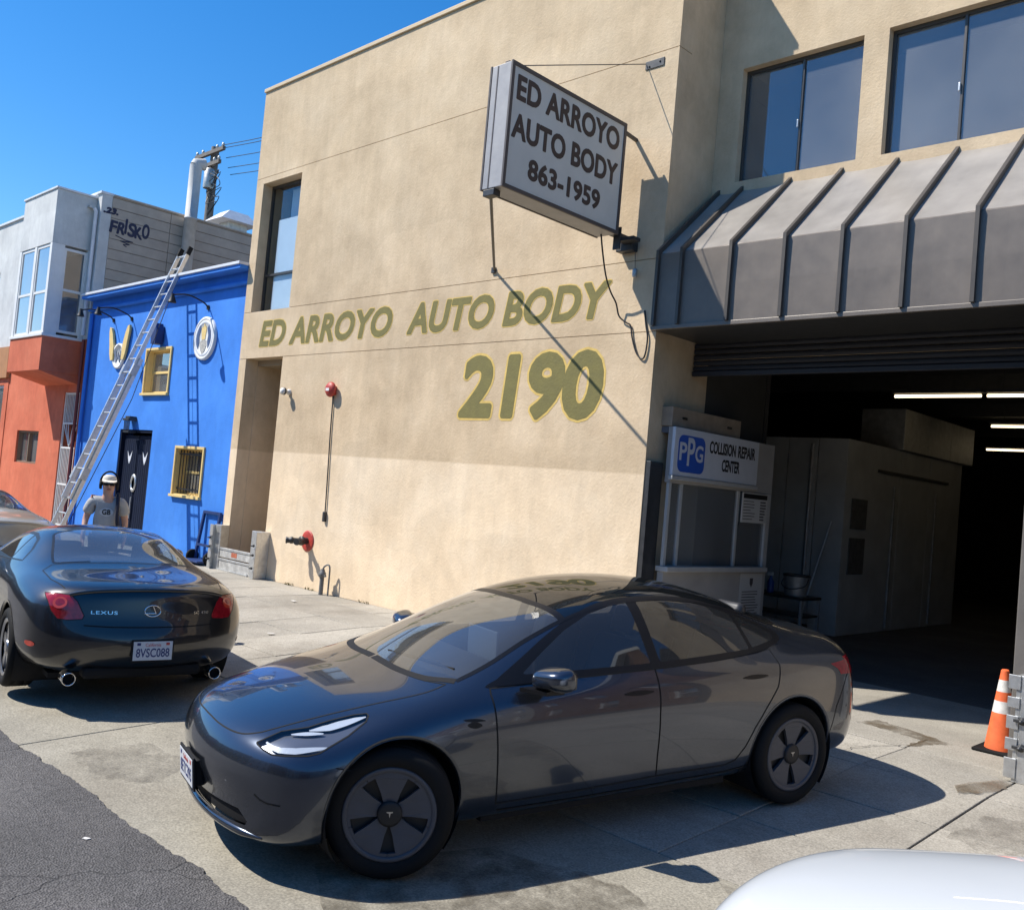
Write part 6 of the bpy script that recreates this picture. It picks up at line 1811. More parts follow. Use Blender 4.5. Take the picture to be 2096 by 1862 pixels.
# ================================================================== dark grey electric saloon (front and centre)
TS = dict(
    S=[.45, .30, .12, -.08, -.30, -.55, -.85, -1.15, -1.5, -1.9, -2.3, -2.62, -2.92, -3.2, -3.45],
    rows=[
        [(.45, .70, .17), (-.5, .74, .19), (-2.4, .74, .20), (-3.45, .70, .24)],
        [(.45, .815, .205), (.0, .85, .215), (-.55, .845, .215), (-1.7, .84, .225), (-2.4, .855, .235), (-3.45, .82, .30)],
        [(.45, .865, .35), (.0, .905, .37), (-.55, .885, .36), (-1.5, .868, .355), (-2.3, .88, .39), (-2.9, .92, .43), (-3.45, .86, .46)],
        [(.45, .872, .49), (.0, .918, .55), (-.55, .905, .53), (-1.5, .897, .53), (-2.3, .905, .56), (-2.9, .927, .61), (-3.45, .872, .64)],
        [(.45, .862, .585), (.0, .912, .68), (-.55, .910, .70), (-1.5, .910, .715), (-2.3, .912, .745), (-2.9, .918, .79), (-3.45, .862, .82)],
        [(.45, .825, .655), (.0, .875, .775), (-.55, .885, .835), (-1.5, .887, .855), (-2.3, .885, .895), (-2.9, .872, .935), (-3.45, .815, .95)],
        [(.45, .765, .69), (.0, .80, .825), (-.30, .815, .885), (-.55, .825, .905), (-1.5, .832, .935), (-2.3, .822, .975), (-2.7, .785, 1.0), (-2.95, .745, 1.02), (-3.2, .705, 1.033), (-3.45, .665, 1.03)],
    ],
    tops=[
        [(.45, .70, .70), (.30, .69, .755), (.0, .69, .845), (-.30, .735, .905), (-.55, .715, .985), (-.85, .672, 1.12), (-1.15, .632, 1.235), (-1.5, .60, 1.325), (-1.9, .588, 1.355), (-2.3, .588, 1.325), (-2.62, .595, 1.235), (-2.92, .60, 1.135), (-3.2, .60, 1.065), (-3.45, .58, 1.045)],
        [(.45, .54, .71), (.30, .52, .775), (.0, .51, .865), (-.30, .52, .93), (-.55, .50, 1.035), (-.85, .475, 1.185), (-1.15, .45, 1.295), (-1.5, .43, 1.375), (-1.9, .42, 1.405), (-2.3, .42, 1.375), (-2.62, .42, 1.28), (-2.92, .42, 1.17), (-3.2, .42, 1.085), (-3.45, .41, 1.055)],
        [(.45, .29, .72), (.30, .27, .79), (.0, .26, .88), (-.30, .26, .95), (-.55, .25, 1.055), (-.85, .24, 1.21), (-1.15, .23, 1.322), (-1.5, .22, 1.402), (-1.9, .21, 1.43), (-2.3, .21, 1.40), (-2.62, .21, 1.303), (-2.92, .21, 1.19), (-3.2, .21, 1.096), (-3.45, .21, 1.062)],
        [(.45, 0, .72), (.30, 0, .793), (.0, 0, .883), (-.30, 0, .955), (-.55, 0, 1.062), (-.85, 0, 1.218), (-1.15, 0, 1.332), (-1.5, 0, 1.412), (-1.9, 0, 1.44), (-2.3, 0, 1.41), (-2.62, 0, 1.313), (-2.92, 0, 1.198), (-3.2, 0, 1.10), (-3.45, 0, 1.065)],
    ],
    front=[(.70, .16), (.815, .20), (.80, .33), (.845, .46), (.855, .555), (.825, .63)],
    rear=[(-3.72, .26), (-3.80, .32), (-3.845, .47), (-3.84, .66), (-3.80, .82), (-3.765, .965)],
    front6=(.31,), rear6=(.27,),
    wf=[1, .85, .6, .42, .28, .16, .08, .03, 0, 0, 0, 0, 0, 0, 0],
    wr=[0, 0, 0, 0, 0, 0, 0, 0, 0, 0, .1, .3, .5, .8, 1],
)
TC = Car(TS, 4)
FW, RW, WZ, WR = 0.0, -2.875, 0.334, 0.334
side = Car.SIDE
r_archF = TC.region('archF', ring_pts(FW, .345, .372), side, -2); TC.delete(r_archF)
r_archR = TC.region('archR', ring_pts(RW, .350, .372), side, -2); TC.delete(r_archR)
# glass (side view outlines)
G_front = [(-.78, .972), (-.95, 1.075), (-1.15, 1.185), (-1.35, 1.265), (-1.55, 1.312), (-1.665, 1.325), (-1.69, .99)]
G_rear = [(-1.765, .992), (-1.745, 1.328), (-1.95, 1.332), (-2.2, 1.312), (-2.42, 1.265), (-2.52, 1.235), (-2.555, 1.03)]
G_quart = [(-2.59, 1.035), (-2.56, 1.222), (-2.72, 1.165), (-2.86, 1.10), (-2.84, 1.07)]
DLO0 = [(-.56, .915), (-.62, .955), (-.80, 1.045), (-1.0, 1.15), (-1.2, 1.24), (-1.4, 1.308), (-1.6, 1.345), (-1.8, 1.357), (-2.0, 1.355), (-2.2, 1.338), (-2.45, 1.285), (-2.7, 1.20), (-2.92, 1.105), (-2.90, 1.06), (-2.6, 1.005), (-2.2, .978), (-1.7, .955), (-1.1, .94)]
DLO = curve2([DLO0[1:13], DLO0[12:] + DLO0[:2]])
g1 = TC.region('front_pane', G_front, side); g2 = TC.region('rear_pane', G_rear, side); g3 = TC.region('quarter_pane', G_quart, side)
dlo = TC.region('window_trim', DLO, side)
# windscreen, roof glass (seen from above)
top = Car.TOP
WS = [(-.205, -.02), (-.21, .30), (-.275, .55), (-.40, .705), (-.62, .678), (-.85, .634), (-1.05, .603), (-1.17, .585), (-1.12, .3), (-1.10, -.02)]
WSb = curve2([WS[0:4]]); WSp = curve2([WS[3:8]]); WS = curve2([WS[0:4], WS[3:8], WS[7:10]])
ws = TC.region('windscreen', WS, top)
RF = [(-1.10, -.02), (-1.12, .3), (-1.17, .585), (-1.35, .565), (-1.6, .552), (-1.9, .545), (-2.2, .548), (-2.5, .552), (-2.8, .556), (-3.0, .54), (-3.12, .3), (-3.15, -.02)]
RFe = curve2([RF[2:11]]); RF = curve2([RF[0:3], RF[2:12]])
rf = TC.region('roof_glass', RF, top)
HD = [(-.185, -.02), (-.19, .30), (-.25, .56), (-.34, .70), (-.20, .71), (.05, .665), (.30, .618), (.47, .585), (.575, .558), (.634, .53), (.691, .463), (.73, .347), (.754, .185), (.760, -.02)]
HD = curve2([HD[0:4], HD[3:]])
hd = TC.region('hood', HD, top, 0.2)
D1 = [(-.60, .30), (-.585, .45), (-.565, .70), (-.552, .89), (-.56, .915), (-1.1, .94), (-1.71, .957), (-1.705, .70), (-1.715, .45), (-1.73, .315), (-1.2, .30)]
D2 = [(-1.71, .957), (-2.2, .978), (-2.6, 1.005), (-2.74, 1.02), (-2.755, .93), (-2.70, .80), (-2.60, .68), (-2.505, .55), (-2.44, .43), (-2.37, .345), (-2.28, .32), (-1.73, .315), (-1.715, .45), (-1.705, .70)]
d1 = TC.region('front_door', D1, side); d2 = TC.region('rear_door', D2, side)
# front lamps: outline found on the skin, seen from the front corner
OBL = Car.oblique((-.62, -.72, -.30))
HL3 = HL_POINTS
HLp = [TC.uv(p, OBL) for p in HL3]
hl = TC.region('headlight', HLp, OBL, only=[-1, hd])
TLp = [(.845, .905), (.70, .95), (.50, .955), (.48, .90), (.60, .87), (.78, .815), (.86, .83)]
tl = TC.region('tail_light', TLp, Car.REAR, 0.05, xmax=-3.3)
TLs = [(-3.52, .87), (-3.44, .935), (-3.8, .96), (-3.9, .92), (-3.9, .81), (-3.62, .81)]
tls = TC.region('tail_light_side', TLs, side, 0.0, xmax=-3.3)
INT = [(-.02, .272), (.34, .272), (.47, .268), (.59, .272), (.607, .296), (.547, .347), (.415, .345), (.163, .335), (-.02, .33)]
it = TC.region('intake', INT, Car.FRONT, 0.0)

M['tesla'] = car_paint('dark_grey_metallic', (0.058, 0.069, 0.092), 0.82, 0.22)
TES_YAW = R(-105.0)
tes = tag(empty('electric_saloon', (-4.55, 3.43, gz(3.43)), TES_YAW), 'dark grey metallic electric saloon car turning out of the garage driveway', 'car')
tes.rotation_euler = (0, R(2.25), TES_YAW)
def tp(me, name, mat, parent=None): return obj(name, me, mat, parent or tes)
def tpB(pts, proj, w, lift, name, mat):
    for sd in 'LR': tp(TC.ribbon(pts, proj, w, lift, side=sd, name=name), name, CM[mat])
tp(TC.part(-1, 'B', 'body'), 'body', M['tesla'])
tp(TC.part(hd, 'B', 'hood'), 'hood', M['tesla'])
tp(TC.part(ws, 'B', 'windscreen'), 'windscreen', CM['wind'])
tp(TC.part(rf, 'B', 'roof_glass'), 'roof_glass', CM['roofglass'])
for sd in 'LR':
    a = tp(TC.part(d1, sd, 'front_door'), 'front_door', M['tesla'])
    b2 = tp(TC.part(d2, sd, 'rear_door'), 'rear_door', M['tesla'])
    tp(TC.part(g1, sd, 'pane'), 'pane', CM['tint'], a)
    tp(TC.part(g2, sd, 'pane'), 'pane', CM['tint'], b2)
    tp(TC.part(g3, sd, 'quarter_pane'), 'quarter_pane', CM['tint'])
    tp(TC.part(dlo, sd, 'window_trim'), 'window_trim', CM['trim'])
    for dr, poly in ((a, D1), (b2, D2)):
        tp(TC.ribbon(poly, side, .009, .0014, closed=True, side=sd), 'door_gap', CM['seam'], dr)
    # flush handles
    for dr, x0, x1, z in ((a, -1.66, -1.44, .838), (b2, -2.62, -2.40, .873)):
        tp(TC.ribbon([(x0, z), (x1, z - .003)], side, .030, .003, side=sd, name='door_handle', taper=True), 'door_handle', CM['trim'], dr)
    # chrome-less bright line along the belt
    tp(TC.ribbon([(-.60, .925), (-1.1, .944), (-1.7, .962), (-2.2, .984), (-2.6, 1.012), (-2.86, 1.048)], side, .010, .004, side=sd, name='belt_moulding'), 'belt_moulding', CM['trim'])
    # lamp unit
    h = tp(TC.part(hl, sd, 'headlight', .001), 'headlight', CM['lens'])
    tp(TC.part(hl, sd, 'reflector', -.022), 'reflector', CM['lamp_in'], h)
    tp(TC.part(tl, sd, 'tail_light', .001), 'tail_light', CM['redlens'])
    tp(TC.part(tls, sd, 'tail_light_side', .001), 'tail_light_side', CM['redlens'])
    tp(TC.ribbon(HLp, OBL, .008, .0016, closed=True, side=sd, name='lamp_gap'), 'lamp_gap', CM['seam'], h)
    # side camera housing on the front wing
    tri = [(-.505, .775), (-.36, .785), (-.345, .772), (-.40, .725), (-.45, .705)]
    tp(TC.ribbon([(-.49, .768), (-.36, .778)], side, .018, .003, side=sd, name='repeater', taper=True), 'side_repeater', CM['trim'])
    tp(TC.ribbon([(-.47, .745), (-.385, .752)], side, .036, .002, side=sd, name='repeater', taper=True), 'side_repeater', CM['trim'])
tp(TC.part(it, 'B', 'intake', -.014), 'lower_intake', CM['matte'])
tpB(HD[1:], top, .008, .0014, 'hood_gap', 'seam')
tpB([(-1.10, 0), (-1.12, .3), (-1.17, .585)], top, .05, .0016, 'header_band', 'trim')
tpB(WSp, top, .028, .0012, 'windscreen_edge', 'trim')
tpB([(a_ + .004, b_) for a_, b_ in WSb if b_ >= 0], top, .046, .0013, 'cowl_strip', 'matte')
tpB(RFe, top, .022, .0016, 'roof_edge', 'trim')
# bumper cut line from lamp to wheel opening, tail and boot gaps
tpB([(.335, .60), (.30, .592), (.26, .585)], side, .006, .0014, 'bumper_gap', 'seam')
tpB([(-3.24, .40), (-3.30, .62), (-3.42, .80), (-3.50, .88)], side, .006, .0014, 'rear_bumper_gap', 'seam')
tpB([(-3.16, 0), (-3.13, .3), (-3.03, .56), (-3.3, .60), (-3.60, .58)], top, .007, .0014, 'boot_gap', 'seam')
tpB([(-.62, .255), (-1.2, .25), (-1.8, .258), (-2.3, .272), (-2.46, .29)], side, .010, .003, 'sill_gap', 'seam')
for s in (1, -1):
    tp(arch_lip(TC, FW, .345, .372, -22, 205, sd=s), 'arch_lip', M['tesla'])
    tp(arch_lip(TC, RW, .350, .372, -25, 205, sd=s), 'arch_lip', M['tesla'])
    tp(well_mesh(FW, .345, .378, .50, .875, s), 'wheel_liner', CM['matte'])
    tp(well_mesh(RW, .350, .378, .50, .885, s), 'wheel_liner', CM['matte'])
fl = MB(); fl.box(-3.30, .55, -.70, .70, .19, .23); fl.box(-2.35, -.55, -.80, .80, .185, .235); fl.box(.46, .66, -.52, .52, .19, .42)
tp(fl.mesh('underbody'), 'underbody', CM['matte'])
# reflector strips inside the lamps follow the skin
for sd in 'LR':
    for pts, wd, mt, lf in ((DRL_LOW, .036, 'drl', -.008), (DRL_TOP, .052, 'drl', -.010), (DRL_MID, .026, 'drl', -.010)):
        tp(TC.ribbon([TC.uv(p, OBL) for p in pts], OBL, wd, lf, step=.01, side=sd, name='light_strip', taper=True), 'light_strip', CM[mt])
# front fog slot
for sd in 'LR':
    tp(TC.ribbon([(.672, .452), (.699, .432), (.736, .42), (.79, .418)], Car.FRONT, .008, .002, side=sd, name='fog_slot'), 'fog_slot', CM['seam'])
lipH = [TC.cast(y, .236 - .012 * (y / .7) ** 2, Car.FRONT) for y in [-.67 + .0335 * k for k in range(41)]]
lp_ = MB(); lp_.tube([h - Vector((.004, 0, 0)) for h, n in lipH if h is not None], .021, 10, radii=[.008 + .015 * min(1, (.67 - abs(h.y)) / .12) for h, n in lipH if h is not None]); tp(lp_.mesh('front_lip'), 'front_lip', M['tesla'])
# mirrors
for s in (1, -1):
    bm = bmesh.new(); bmesh.ops.create_cube(bm, size=1.0)
    bmesh.ops.subdivide_edges(bm, edges=list(bm.edges), cuts=9, use_grid_fill=True)
    for v in bm.verts:
        x, y, z = v.co
        r = (abs(2 * x) ** 3.2 + abs(2 * y) ** 3.2 + abs(2 * z) ** 3.2) ** (1 / 3.2)
        k = 1.0 / max(r, 1e-6)
        x, y, z = 2 * x * k, 2 * y * k, 2 * z * k
        # deep rounded nose forwards, flat towards the driver, lower edge rising outwards
        v.co = Vector((x * (.105 if x > 0 else .05) - .025 * y * s, y * .118, z * .070 * (1 - .25 * max(0, x)) + .012 * y * s))
    me = bpy.data.meshes.new('mirror')
    for v in bm.verts: v.co = Vector((-.875 + v.co.x, s * .995 + v.co.y, .982 + v.co.z))
    bmesh.ops.recalc_face_normals(bm, faces=bm.faces)
    bm.to_mesh(me); bm.free()
    me.polygons.foreach_set('use_smooth', [True] * len(me.polygons))
    mo = tp(me, 'mirror', M['tesla'])
    g_ = MB(); g_.box(-.931, -.924, s * .995 - .095, s * .995 + .095, .938, 1.032, .02); tp(g_.mesh('mirror_glass'), 'mirror_glass', CM['roofglass'], mo)
    b_ = MB(); b_.prism([(-.72, .86), (-.88, .86), (-.92, 1.01), (-.80, 1.01)], lambda u, v: (u, s * v, .922), (0, 0, -.022)); tp(b_.mesh('mirror_foot'), 'mirror_foot', CM['trim'], mo)
# wheels
tyre = tyre_mesh(WR, .235, .238); aero = aero_wheel_parts(.238, .235)
for x, y, st in ((FW, .795, R(-22)), (FW, -.795, R(-22)), (RW, .80, 0), (RW, -.80, 0)):
    add_wheel(tes, x, y, st, WR, .235, .238, None, tyre, aero)
# cabin
dash = MB(); dash.box(-.95, -.42, -.66, .66, .78, .93, .05); tp(dash.mesh('dashboard'), 'dashboard', CM['seat'])
scr = MB(); scr.box(-.965, -.95, -.19, .19, .90, 1.10, .006); tp(scr.mesh('touch_screen'), 'touch_screen', plain('screen_grey', (0.10, 0.12, 0.15), 0.25))
for y in (.37, -.37): car_seat(tes, -1.35, y, .40, CM['seat'])
for y in (.37, -.37): car_seat(tes, -2.25, y, .42, CM['seat'])
steering_wheel(tes, -1.0, .37, .86)
cb_ = MB(); cb_.box(-2.9, -.5, -.70, .70, .235, .40); tp(cb_.mesh('cabin_floor'), 'cabin_floor', CM['matte'])
ps_ = MB(); ps_.box(-3.05, -2.62, -.62, .62, .95, 1.02, .01); tp(ps_.mesh('parcel_shelf'), 'parcel_shelf', CM['matte'])
wp = MB(); wp.tube([(-.33, .10, .985), (-.42, .45, .99)], .008, 6); wp.bar((-.30, .0, .985), (-.44, .60, .985), .012); tp(wp.mesh('wiper'), 'wiper', CM['matte'])
# front plate on its bracket, nose badge
licence_plate(tes, 'front_plate', '8ETC395', (.858, 0, .41), 0, R(4))
pb = MB(); pb.box(.78, .845, -.14, .14, .34, .48, .01); tp(pb.mesh('plate_bracket'), 'plate_bracket', CM['matte'])
# ================================================================== black hardtop coupe parked ahead
LS = dict(
    S=[.50, .33, .12, -.08, -.30, -.55, -.80, -1.05, -1.35, -1.7, -2.0, -2.3, -2.62, -2.9, -3.15],
    rows=[
        [(.5, .70, .16), (-.5, .74, .18), (-2.2, .74, .18), (-3.15, .66, .25)],
        [(.5, .80, .20), (0, .84, .21), (-.6, .84, .20), (-2.0, .84, .20), (-2.62, .86, .24), (-3.15, .79, .30)],
        [(.5, .85, .34), (0, .90, .36), (-.6, .885, .33), (-1.9, .885, .33), (-2.62, .908, .39), (-3.15, .855, .42)],
        [(.5, .86, .48), (0, .912, .52), (-.6, .905, .50), (-1.9, .905, .50), (-2.62, .918, .55), (-3.15, .875, .56)],
        [(.5, .85, .58), (0, .905, .66), (-.6, .905, .68), (-1.9, .905, .70), (-2.62, .912, .74), (-3.15, .868, .71)],
        [(.5, .80, .66), (0, .865, .77), (-.6, .875, .83), (-1.9, .878, .86), (-2.62, .872, .88), (-3.15, .825, .83)],
        [(.5, .73, .71), (0, .79, .83), (-.5, .81, .89), (-1.2, .81, .915), (-1.9, .80, .94), (-2.62, .775, .955), (-3.15, .72, .905)],
    ],
    tops=[
        [(.5, .68, .72), (0, .70, .85), (-.45, .73, .915), (-.80, .69, 1.05), (-1.1, .635, 1.165), (-1.4, .60, 1.215), (-1.7, .585, 1.225), (-1.95, .585, 1.185), (-2.2, .61, 1.09), (-2.45, .645, .995), (-2.62, .66, .975), (-2.9, .655, .955), (-3.15, .645, .925)],
        [(.5, .52, .735), (0, .52, .87), (-.40, .54, .94), (-.8, .50, 1.105), (-1.1, .46, 1.215), (-1.4, .44, 1.262), (-1.7, .43, 1.27), (-1.95, .43, 1.23), (-2.2, .44, 1.13), (-2.45, .46, 1.03), (-2.62, .47, .995), (-2.9, .48, .972), (-3.15, .48, .938)],
        [(.5, .28, .745), (0, .27, .88), (-.4, .27, .955), (-.8, .26, 1.13), (-1.1, .24, 1.242), (-1.4, .22, 1.29), (-1.7, .22, 1.298), (-1.95, .22, 1.258), (-2.2, .22, 1.15), (-2.45, .23, 1.045), (-2.62, .24, 1.003), (-2.9, .24, .98), (-3.15, .24, .945)],
        [(.5, 0, .748), (0, 0, .884), (-.4, 0, .958), (-.8, 0, 1.137), (-1.1, 0, 1.25), (-1.4, 0, 1.298), (-1.7, 0, 1.306), (-1.95, 0, 1.266), (-2.2, 0, 1.157), (-2.45, 0, 1.05), (-2.62, 0, 1.006), (-2.9, 0, .982), (-3.15, 0, .947)],
    ],
    front=[(.76, .17), (.88, .2), (.92, .34), (.94, .48), (.93, .58), (.88, .66)],
    rear=[(-3.40, .27), (-3.50, .31), (-3.585, .43), (-3.59, .55), (-3.525, .68), (-3.505, .84)],
    front6=(.33,), rear6=(.335,),
    wf=[1, .85, .6, .42, .28, .16, .08, .03, 0, 0, 0, 0, 0, 0, 0],
    wr=[0, 0, 0, 0, 0, 0, 0, 0, 0, .05, .1, .25, .45, .75, 1],
)
LC = Car(LS, 4)
LR_, LWZ, LWR = -2.56, .325, .325
LC.delete(LC.region('archF', ring_pts(0, .335, .362), side, -2)); LC.delete(LC.region('archR', ring_pts(LR_, .335, .362), side, -2))
LG1 = [(-.80, .965), (-.98, 1.055), (-1.15, 1.125), (-1.38, 1.175), (-1.62, 1.182), (-1.665, .972)]
LG2 = [(-1.70, .975), (-1.665, 1.18), (-1.82, 1.155), (-1.97, 1.075), (-2.04, .995)]
LDLO = [(-.58, .91), (-.80, 1.005), (-1.0, 1.095), (-1.2, 1.16), (-1.4, 1.198), (-1.65, 1.205), (-1.85, 1.172), (-2.0, 1.09), (-2.09, .985), (-1.6, .957), (-1.1, .93)]
lg1 = LC.region('pane', LG1, side); lg2 = LC.region('qpane', LG2, side); ldlo = LC.region('trim', LDLO, side)
LWS = [(-.345, -.02), (-.355, .35), (-.43, .60), (-.52, .685), (-.80, .655), (-1.0, .612), (-.98, .3), (-.97, -.02)]
lws = LC.region('windscreen', LWS, top)
LRW = [(-1.85, -.02), (-1.855, .32), (-1.885, .47), (-2.05, .51), (-2.42, .572), (-2.53, .545), (-2.575, .30), (-2.59, -.02)]
LRWe = curve2([LRW[1:7]]); LRW = curve2([LRW])
lrw = LC.region('rear_window', LRW, top)
LHD = [(-.33, -.02), (-.34, .35), (-.42, .60), (-.50, .69), (-.2, .70), (.2, .655), (.45, .59), (.62, .49), (.73, .34), (.79, .17), (.805, -.02)]
LHD = curve2([LHD[0:4], LHD[3:]])
lhd = LC.region('hood', LHD, top, .2)
LD = [(-.50, .30), (-.47, .60), (-.50, .885), (-.58, .91), (-1.1, .93), (-1.60, .957), (-1.72, .962), (-1.75, .60), (-1.70, .32), (-1.1, .28)]
ld_ = LC.region('door', LD, side)
LTL = [(-3.20, .752, .865), (-3.285, .68, .872), (-3.36, .585, .865), (-3.40, .545, .82), (-3.443, .498, .715), (-3.444, .51, .69), (-3.41, .605, .68), (-3.37, .675, .685), (-3.33, .718, .74), (-3.285, .74, .81)]
OBR = Car.oblique((.80, -.60, -.12))
LTLp = [LC.uv(p, OBR) for p in LTL]
ltl = LC.region('tail_light', LTLp, OBR, xmax=-2.9)
LHL = [(.62, .60), (.80, .585), (.86, .62), (.84, .72), (.74, .755), (.62, .70)]
lhl = LC.region('headlight', LHL, Car.FRONT, 0.0)

M['lexus'] = car_paint('black_blue_paint', (0.0035, 0.0042, 0.007), 0.0, 0.3)
LEX_LOC, LEX_YAW = (-10.76, 4.10, gz(3.4) + .05), R(170.5)
lex = tag(empty('hardtop_coupe', LEX_LOC, LEX_YAW), 'black hardtop coupe parked with its rear and two exhausts toward the camera', 'car')
lex.rotation_euler = (0, 0, LEX_YAW)
def lp(me, name, mat, parent=None): return obj(name, me, mat, parent or lex)
def lpB(pts, proj, w, lift, name, mat):
    for sd in 'LR': lp(LC.ribbon(pts, proj, w, lift, side=sd, name=name), name, CM[mat])
lp(LC.part(-1, 'B', 'body'), 'body', M['lexus'])
lp(LC.part(lhd, 'B', 'hood'), 'hood', M['lexus'])
lp(LC.part(lws, 'B', 'windscreen'), 'windscreen', CM['wind'])
lp(LC.part(lrw, 'B', 'rear_window'), 'rear_window', CM['wind'])
lpB(LRWe, top, .022, .0015, 'window_seal', 'trim')
for sd in 'LR':
    dr = lp(LC.part(ld_, sd, 'door'), 'door', M['lexus'])
    lp(LC.part(lg1, sd, 'pane'), 'pane', CM['tint'], dr)
    lp(LC.part(lg2, sd, 'quarter_pane'), 'quarter_pane', CM['tint'])
    lp(LC.part(ldlo, sd, 'window_trim'), 'window_trim', CM['trim'])
    lp(LC.ribbon(LD, side, .007, .0014, closed=True, side=sd), 'door_gap', CM['seam'], dr)
    lp(LC.ribbon([(-1.62, .80), (-1.42, .80)], side, .03, .012, side=sd, name='door_handle', taper=True), 'door_handle', M['lexus'], dr)
    t_ = lp(LC.part(ltl, sd, 'tail_light', .002), 'tail_light', CM['redlens'])
    lp(LC.ribbon(LTLp, OBR, .006, .0025, closed=True, side=sd, name='lamp_gap'), 'lamp_gap', CM['seam'], t_)
    cu = sum(p[0] for p in LTLp) / len(LTLp); cv = sum(p[1] for p in LTLp) / len(LTLp)
    Hs = [LC.cast(cu - .03 + .055 * math.cos(a), cv + .03 + .045 * math.sin(a), OBR) for a in [2 * math.pi * k / 20 for k in range(20)]]
    Hs = [h for h in Hs if h[0] is not None]
    sgn = 1 if sd == 'L' else -1
    mm = MB(); mm.add([((h + n * .004).x, sgn * (h + n * .004).y, (h + n * .004).z) for h, n in Hs], [tuple(range(len(Hs)))])
    lp(mm.mesh('round_lamp'), 'round_lamp', CM['orangelens'], t_)
    hl_ = lp(LC.part(lhl, sd, 'headlight', .002), 'headlight', CM['lens'])
    lp(LC.part(lhl, sd, 'reflector', -.012), 'reflector', CM['drl'], hl_)
    # bumper reflector
    OB2 = Car.oblique((.55, -.80, 0))
    rp = [LC.cast(LC.uv((-3.22, .83, .475), OB2)[0] + .065 * math.cos(a), LC.uv((-3.22, .83, .475), OB2)[1] + .022 * math.sin(a), OB2) for a in [2 * math.pi * k / 18 for k in range(18)]]
    rp = [h for h in rp if h[0] is not None]
    mm = MB(); mm.add([((h + n * .004).x, sgn * (h + n * .004).y, (h + n * .004).z) for h, n in rp], [tuple(range(len(rp)))])
    lp(mm.mesh('bumper_reflector'), 'bumper_reflector', CM['orangelens'])
    # exhaust tip
    ex = MB(); ex.lathe([(.045, .06), (.043, -.07), (.049, -.08), (.052, -.07), (.052, .06)], 24, 'X', (-3.40, sgn * .57, .232), caps=False)
    e_ = lp(ex.mesh('exhaust_tip'), 'exhaust_tip', CM['chrome'])
    ins = MB(); ins.lathe([(.044, 0), (0, .0)], 20, 'X', (-3.40, sgn * .57, .232), caps=False); lp(ins.mesh('exhaust_bore'), 'exhaust_bore', CM['seam'], e_)
lpB(LHD[1:], top, .008, .0014, 'hood_gap', 'seam')
# boot lid edge, lip and bumper seam
lpB([(-2.625, .0), (-2.61, .35), (-2.55, .60), (-2.66, .685), (-3.0, .68), (-3.28, .625)], top, .008, .0014, 'boot_gap', 'seam')
lpB([(0, .635), (.30, .637), (.50, .645)], Car.REAR, .010, .0016, 'bumper_gap', 'seam')
lipH = [LC.cast(-3.455 + .10 * (y / .6) ** 2, y, top) for y in [-.60 + .03 * k for k in range(41)]]
sl_ = MB(); sl_.tube([h + Vector((0, 0, .004)) for h, n in lipH if h[0] is not None], .017, 8); lp(sl_.mesh('boot_lip'), 'boot_lip', M['lexus'])
# lower valance and recess for the plate
vl = MB(); vl.box(-3.44, -3.26, -.46, .46, .215, .31, .03); lp(vl.mesh('valance'), 'valance', CM['matte'])
hp, hn = LC.cast(0, .455, Car.REAR)
licence_plate(lex, 'rear_plate', '8VSC088', (hp.x - .016, -.01, .455), math.pi, R(-3))
# badge: ring with a slanted stroke, and the word on the lid
BZ = .762
hb, hbn = LC.cast(0, BZ, Car.REAR)
ring = []
for k in range(32):
    a = 2 * math.pi * k / 32; h, n = LC.cast(.062 * math.cos(a), BZ + .043 * math.sin(a), Car.REAR); ring.append(h + n * .006)
bd = MB(); bd.tube(ring + ring[:1], .0055, 6, caps=False)
for p, q in (((.012, BZ + .035), (-.0 + .035, BZ - .02)), ((.035, BZ - .02), (-.055, BZ - .02))):
    hA, nA = LC.cast(-p[0] + .01, p[1], Car.REAR); hB, nB = LC.cast(-q[0] + .01, q[1], Car.REAR)
    bd.tube([hA + nA * .006, hB + nB * .006], .006, 6)
lp(bd.mesh('badge'), 'badge', CM['chrome'])
tw = text_mesh('boot_word', 'LEXUS', .19, .026, 0, .01, .003, 1.15); put(tw, (0, 0, 0), (0, -1, 0), (0, 0, 1))
hw, nw = LC.cast(.36, .70, Car.REAR)
for v in tw.vertices:
    h, n = LC.cast(.455 + v.co.y, .733 + v.co.z, Car.REAR)
    if h is not None: v.co = Vector((h.x - .003 + v.co.x, h.y, h.z))
lp(tw, 'boot_lettering', CM['chrome'])
tw = text_mesh('boot_model', 'SC 430', .13, .022, 0, .0, .003, 1.1); put(tw, (0, 0, 0), (0, -1, 0), (0, 0, 1))
for v in tw.vertices:
    h, n = LC.cast(-.34 + v.co.y, .733 + v.co.z, Car.REAR)
    if h is not None: v.co = Vector((h.x - .003 + v.co.x, h.y, h.z))
lp(tw, 'boot_lettering', CM['chrome'])
for cx in (0, LR_):
    for s in (1, -1):
        lp(arch_lip(LC, cx, .335, .362, -22, 205, sd=s), 'arch_lip', M['lexus'])
        lp(well_mesh(cx, .335, .37, .5, .87, s), 'wheel_liner', CM['matte'])
fl = MB(); fl.box(-3.15, .6, -.66, .66, .18, .22); lp(fl.mesh('underbody'), 'underbody', CM['matte'])
ltyre = tyre_mesh(LWR, .24, .235); lwheel = spoke_wheel_parts(.235, .24, 5)
for x, y in ((0, .79), (0, -.79), (LR_, .79), (LR_, -.79)): add_wheel(lex, x, y, 0, LWR, .24, .235, None, ltyre, lwheel)
for y in (.36, -.36): car_seat(lex, -1.35, y, .30, CM['seat'])
for y in (.30, -.30):
    hr = MB(); hr.box(-2.02, -1.93, y - .14, y + .14, .86, 1.03, .035); lp(hr.mesh('rear_headrest'), 'rear_headrest', CM['seat'])
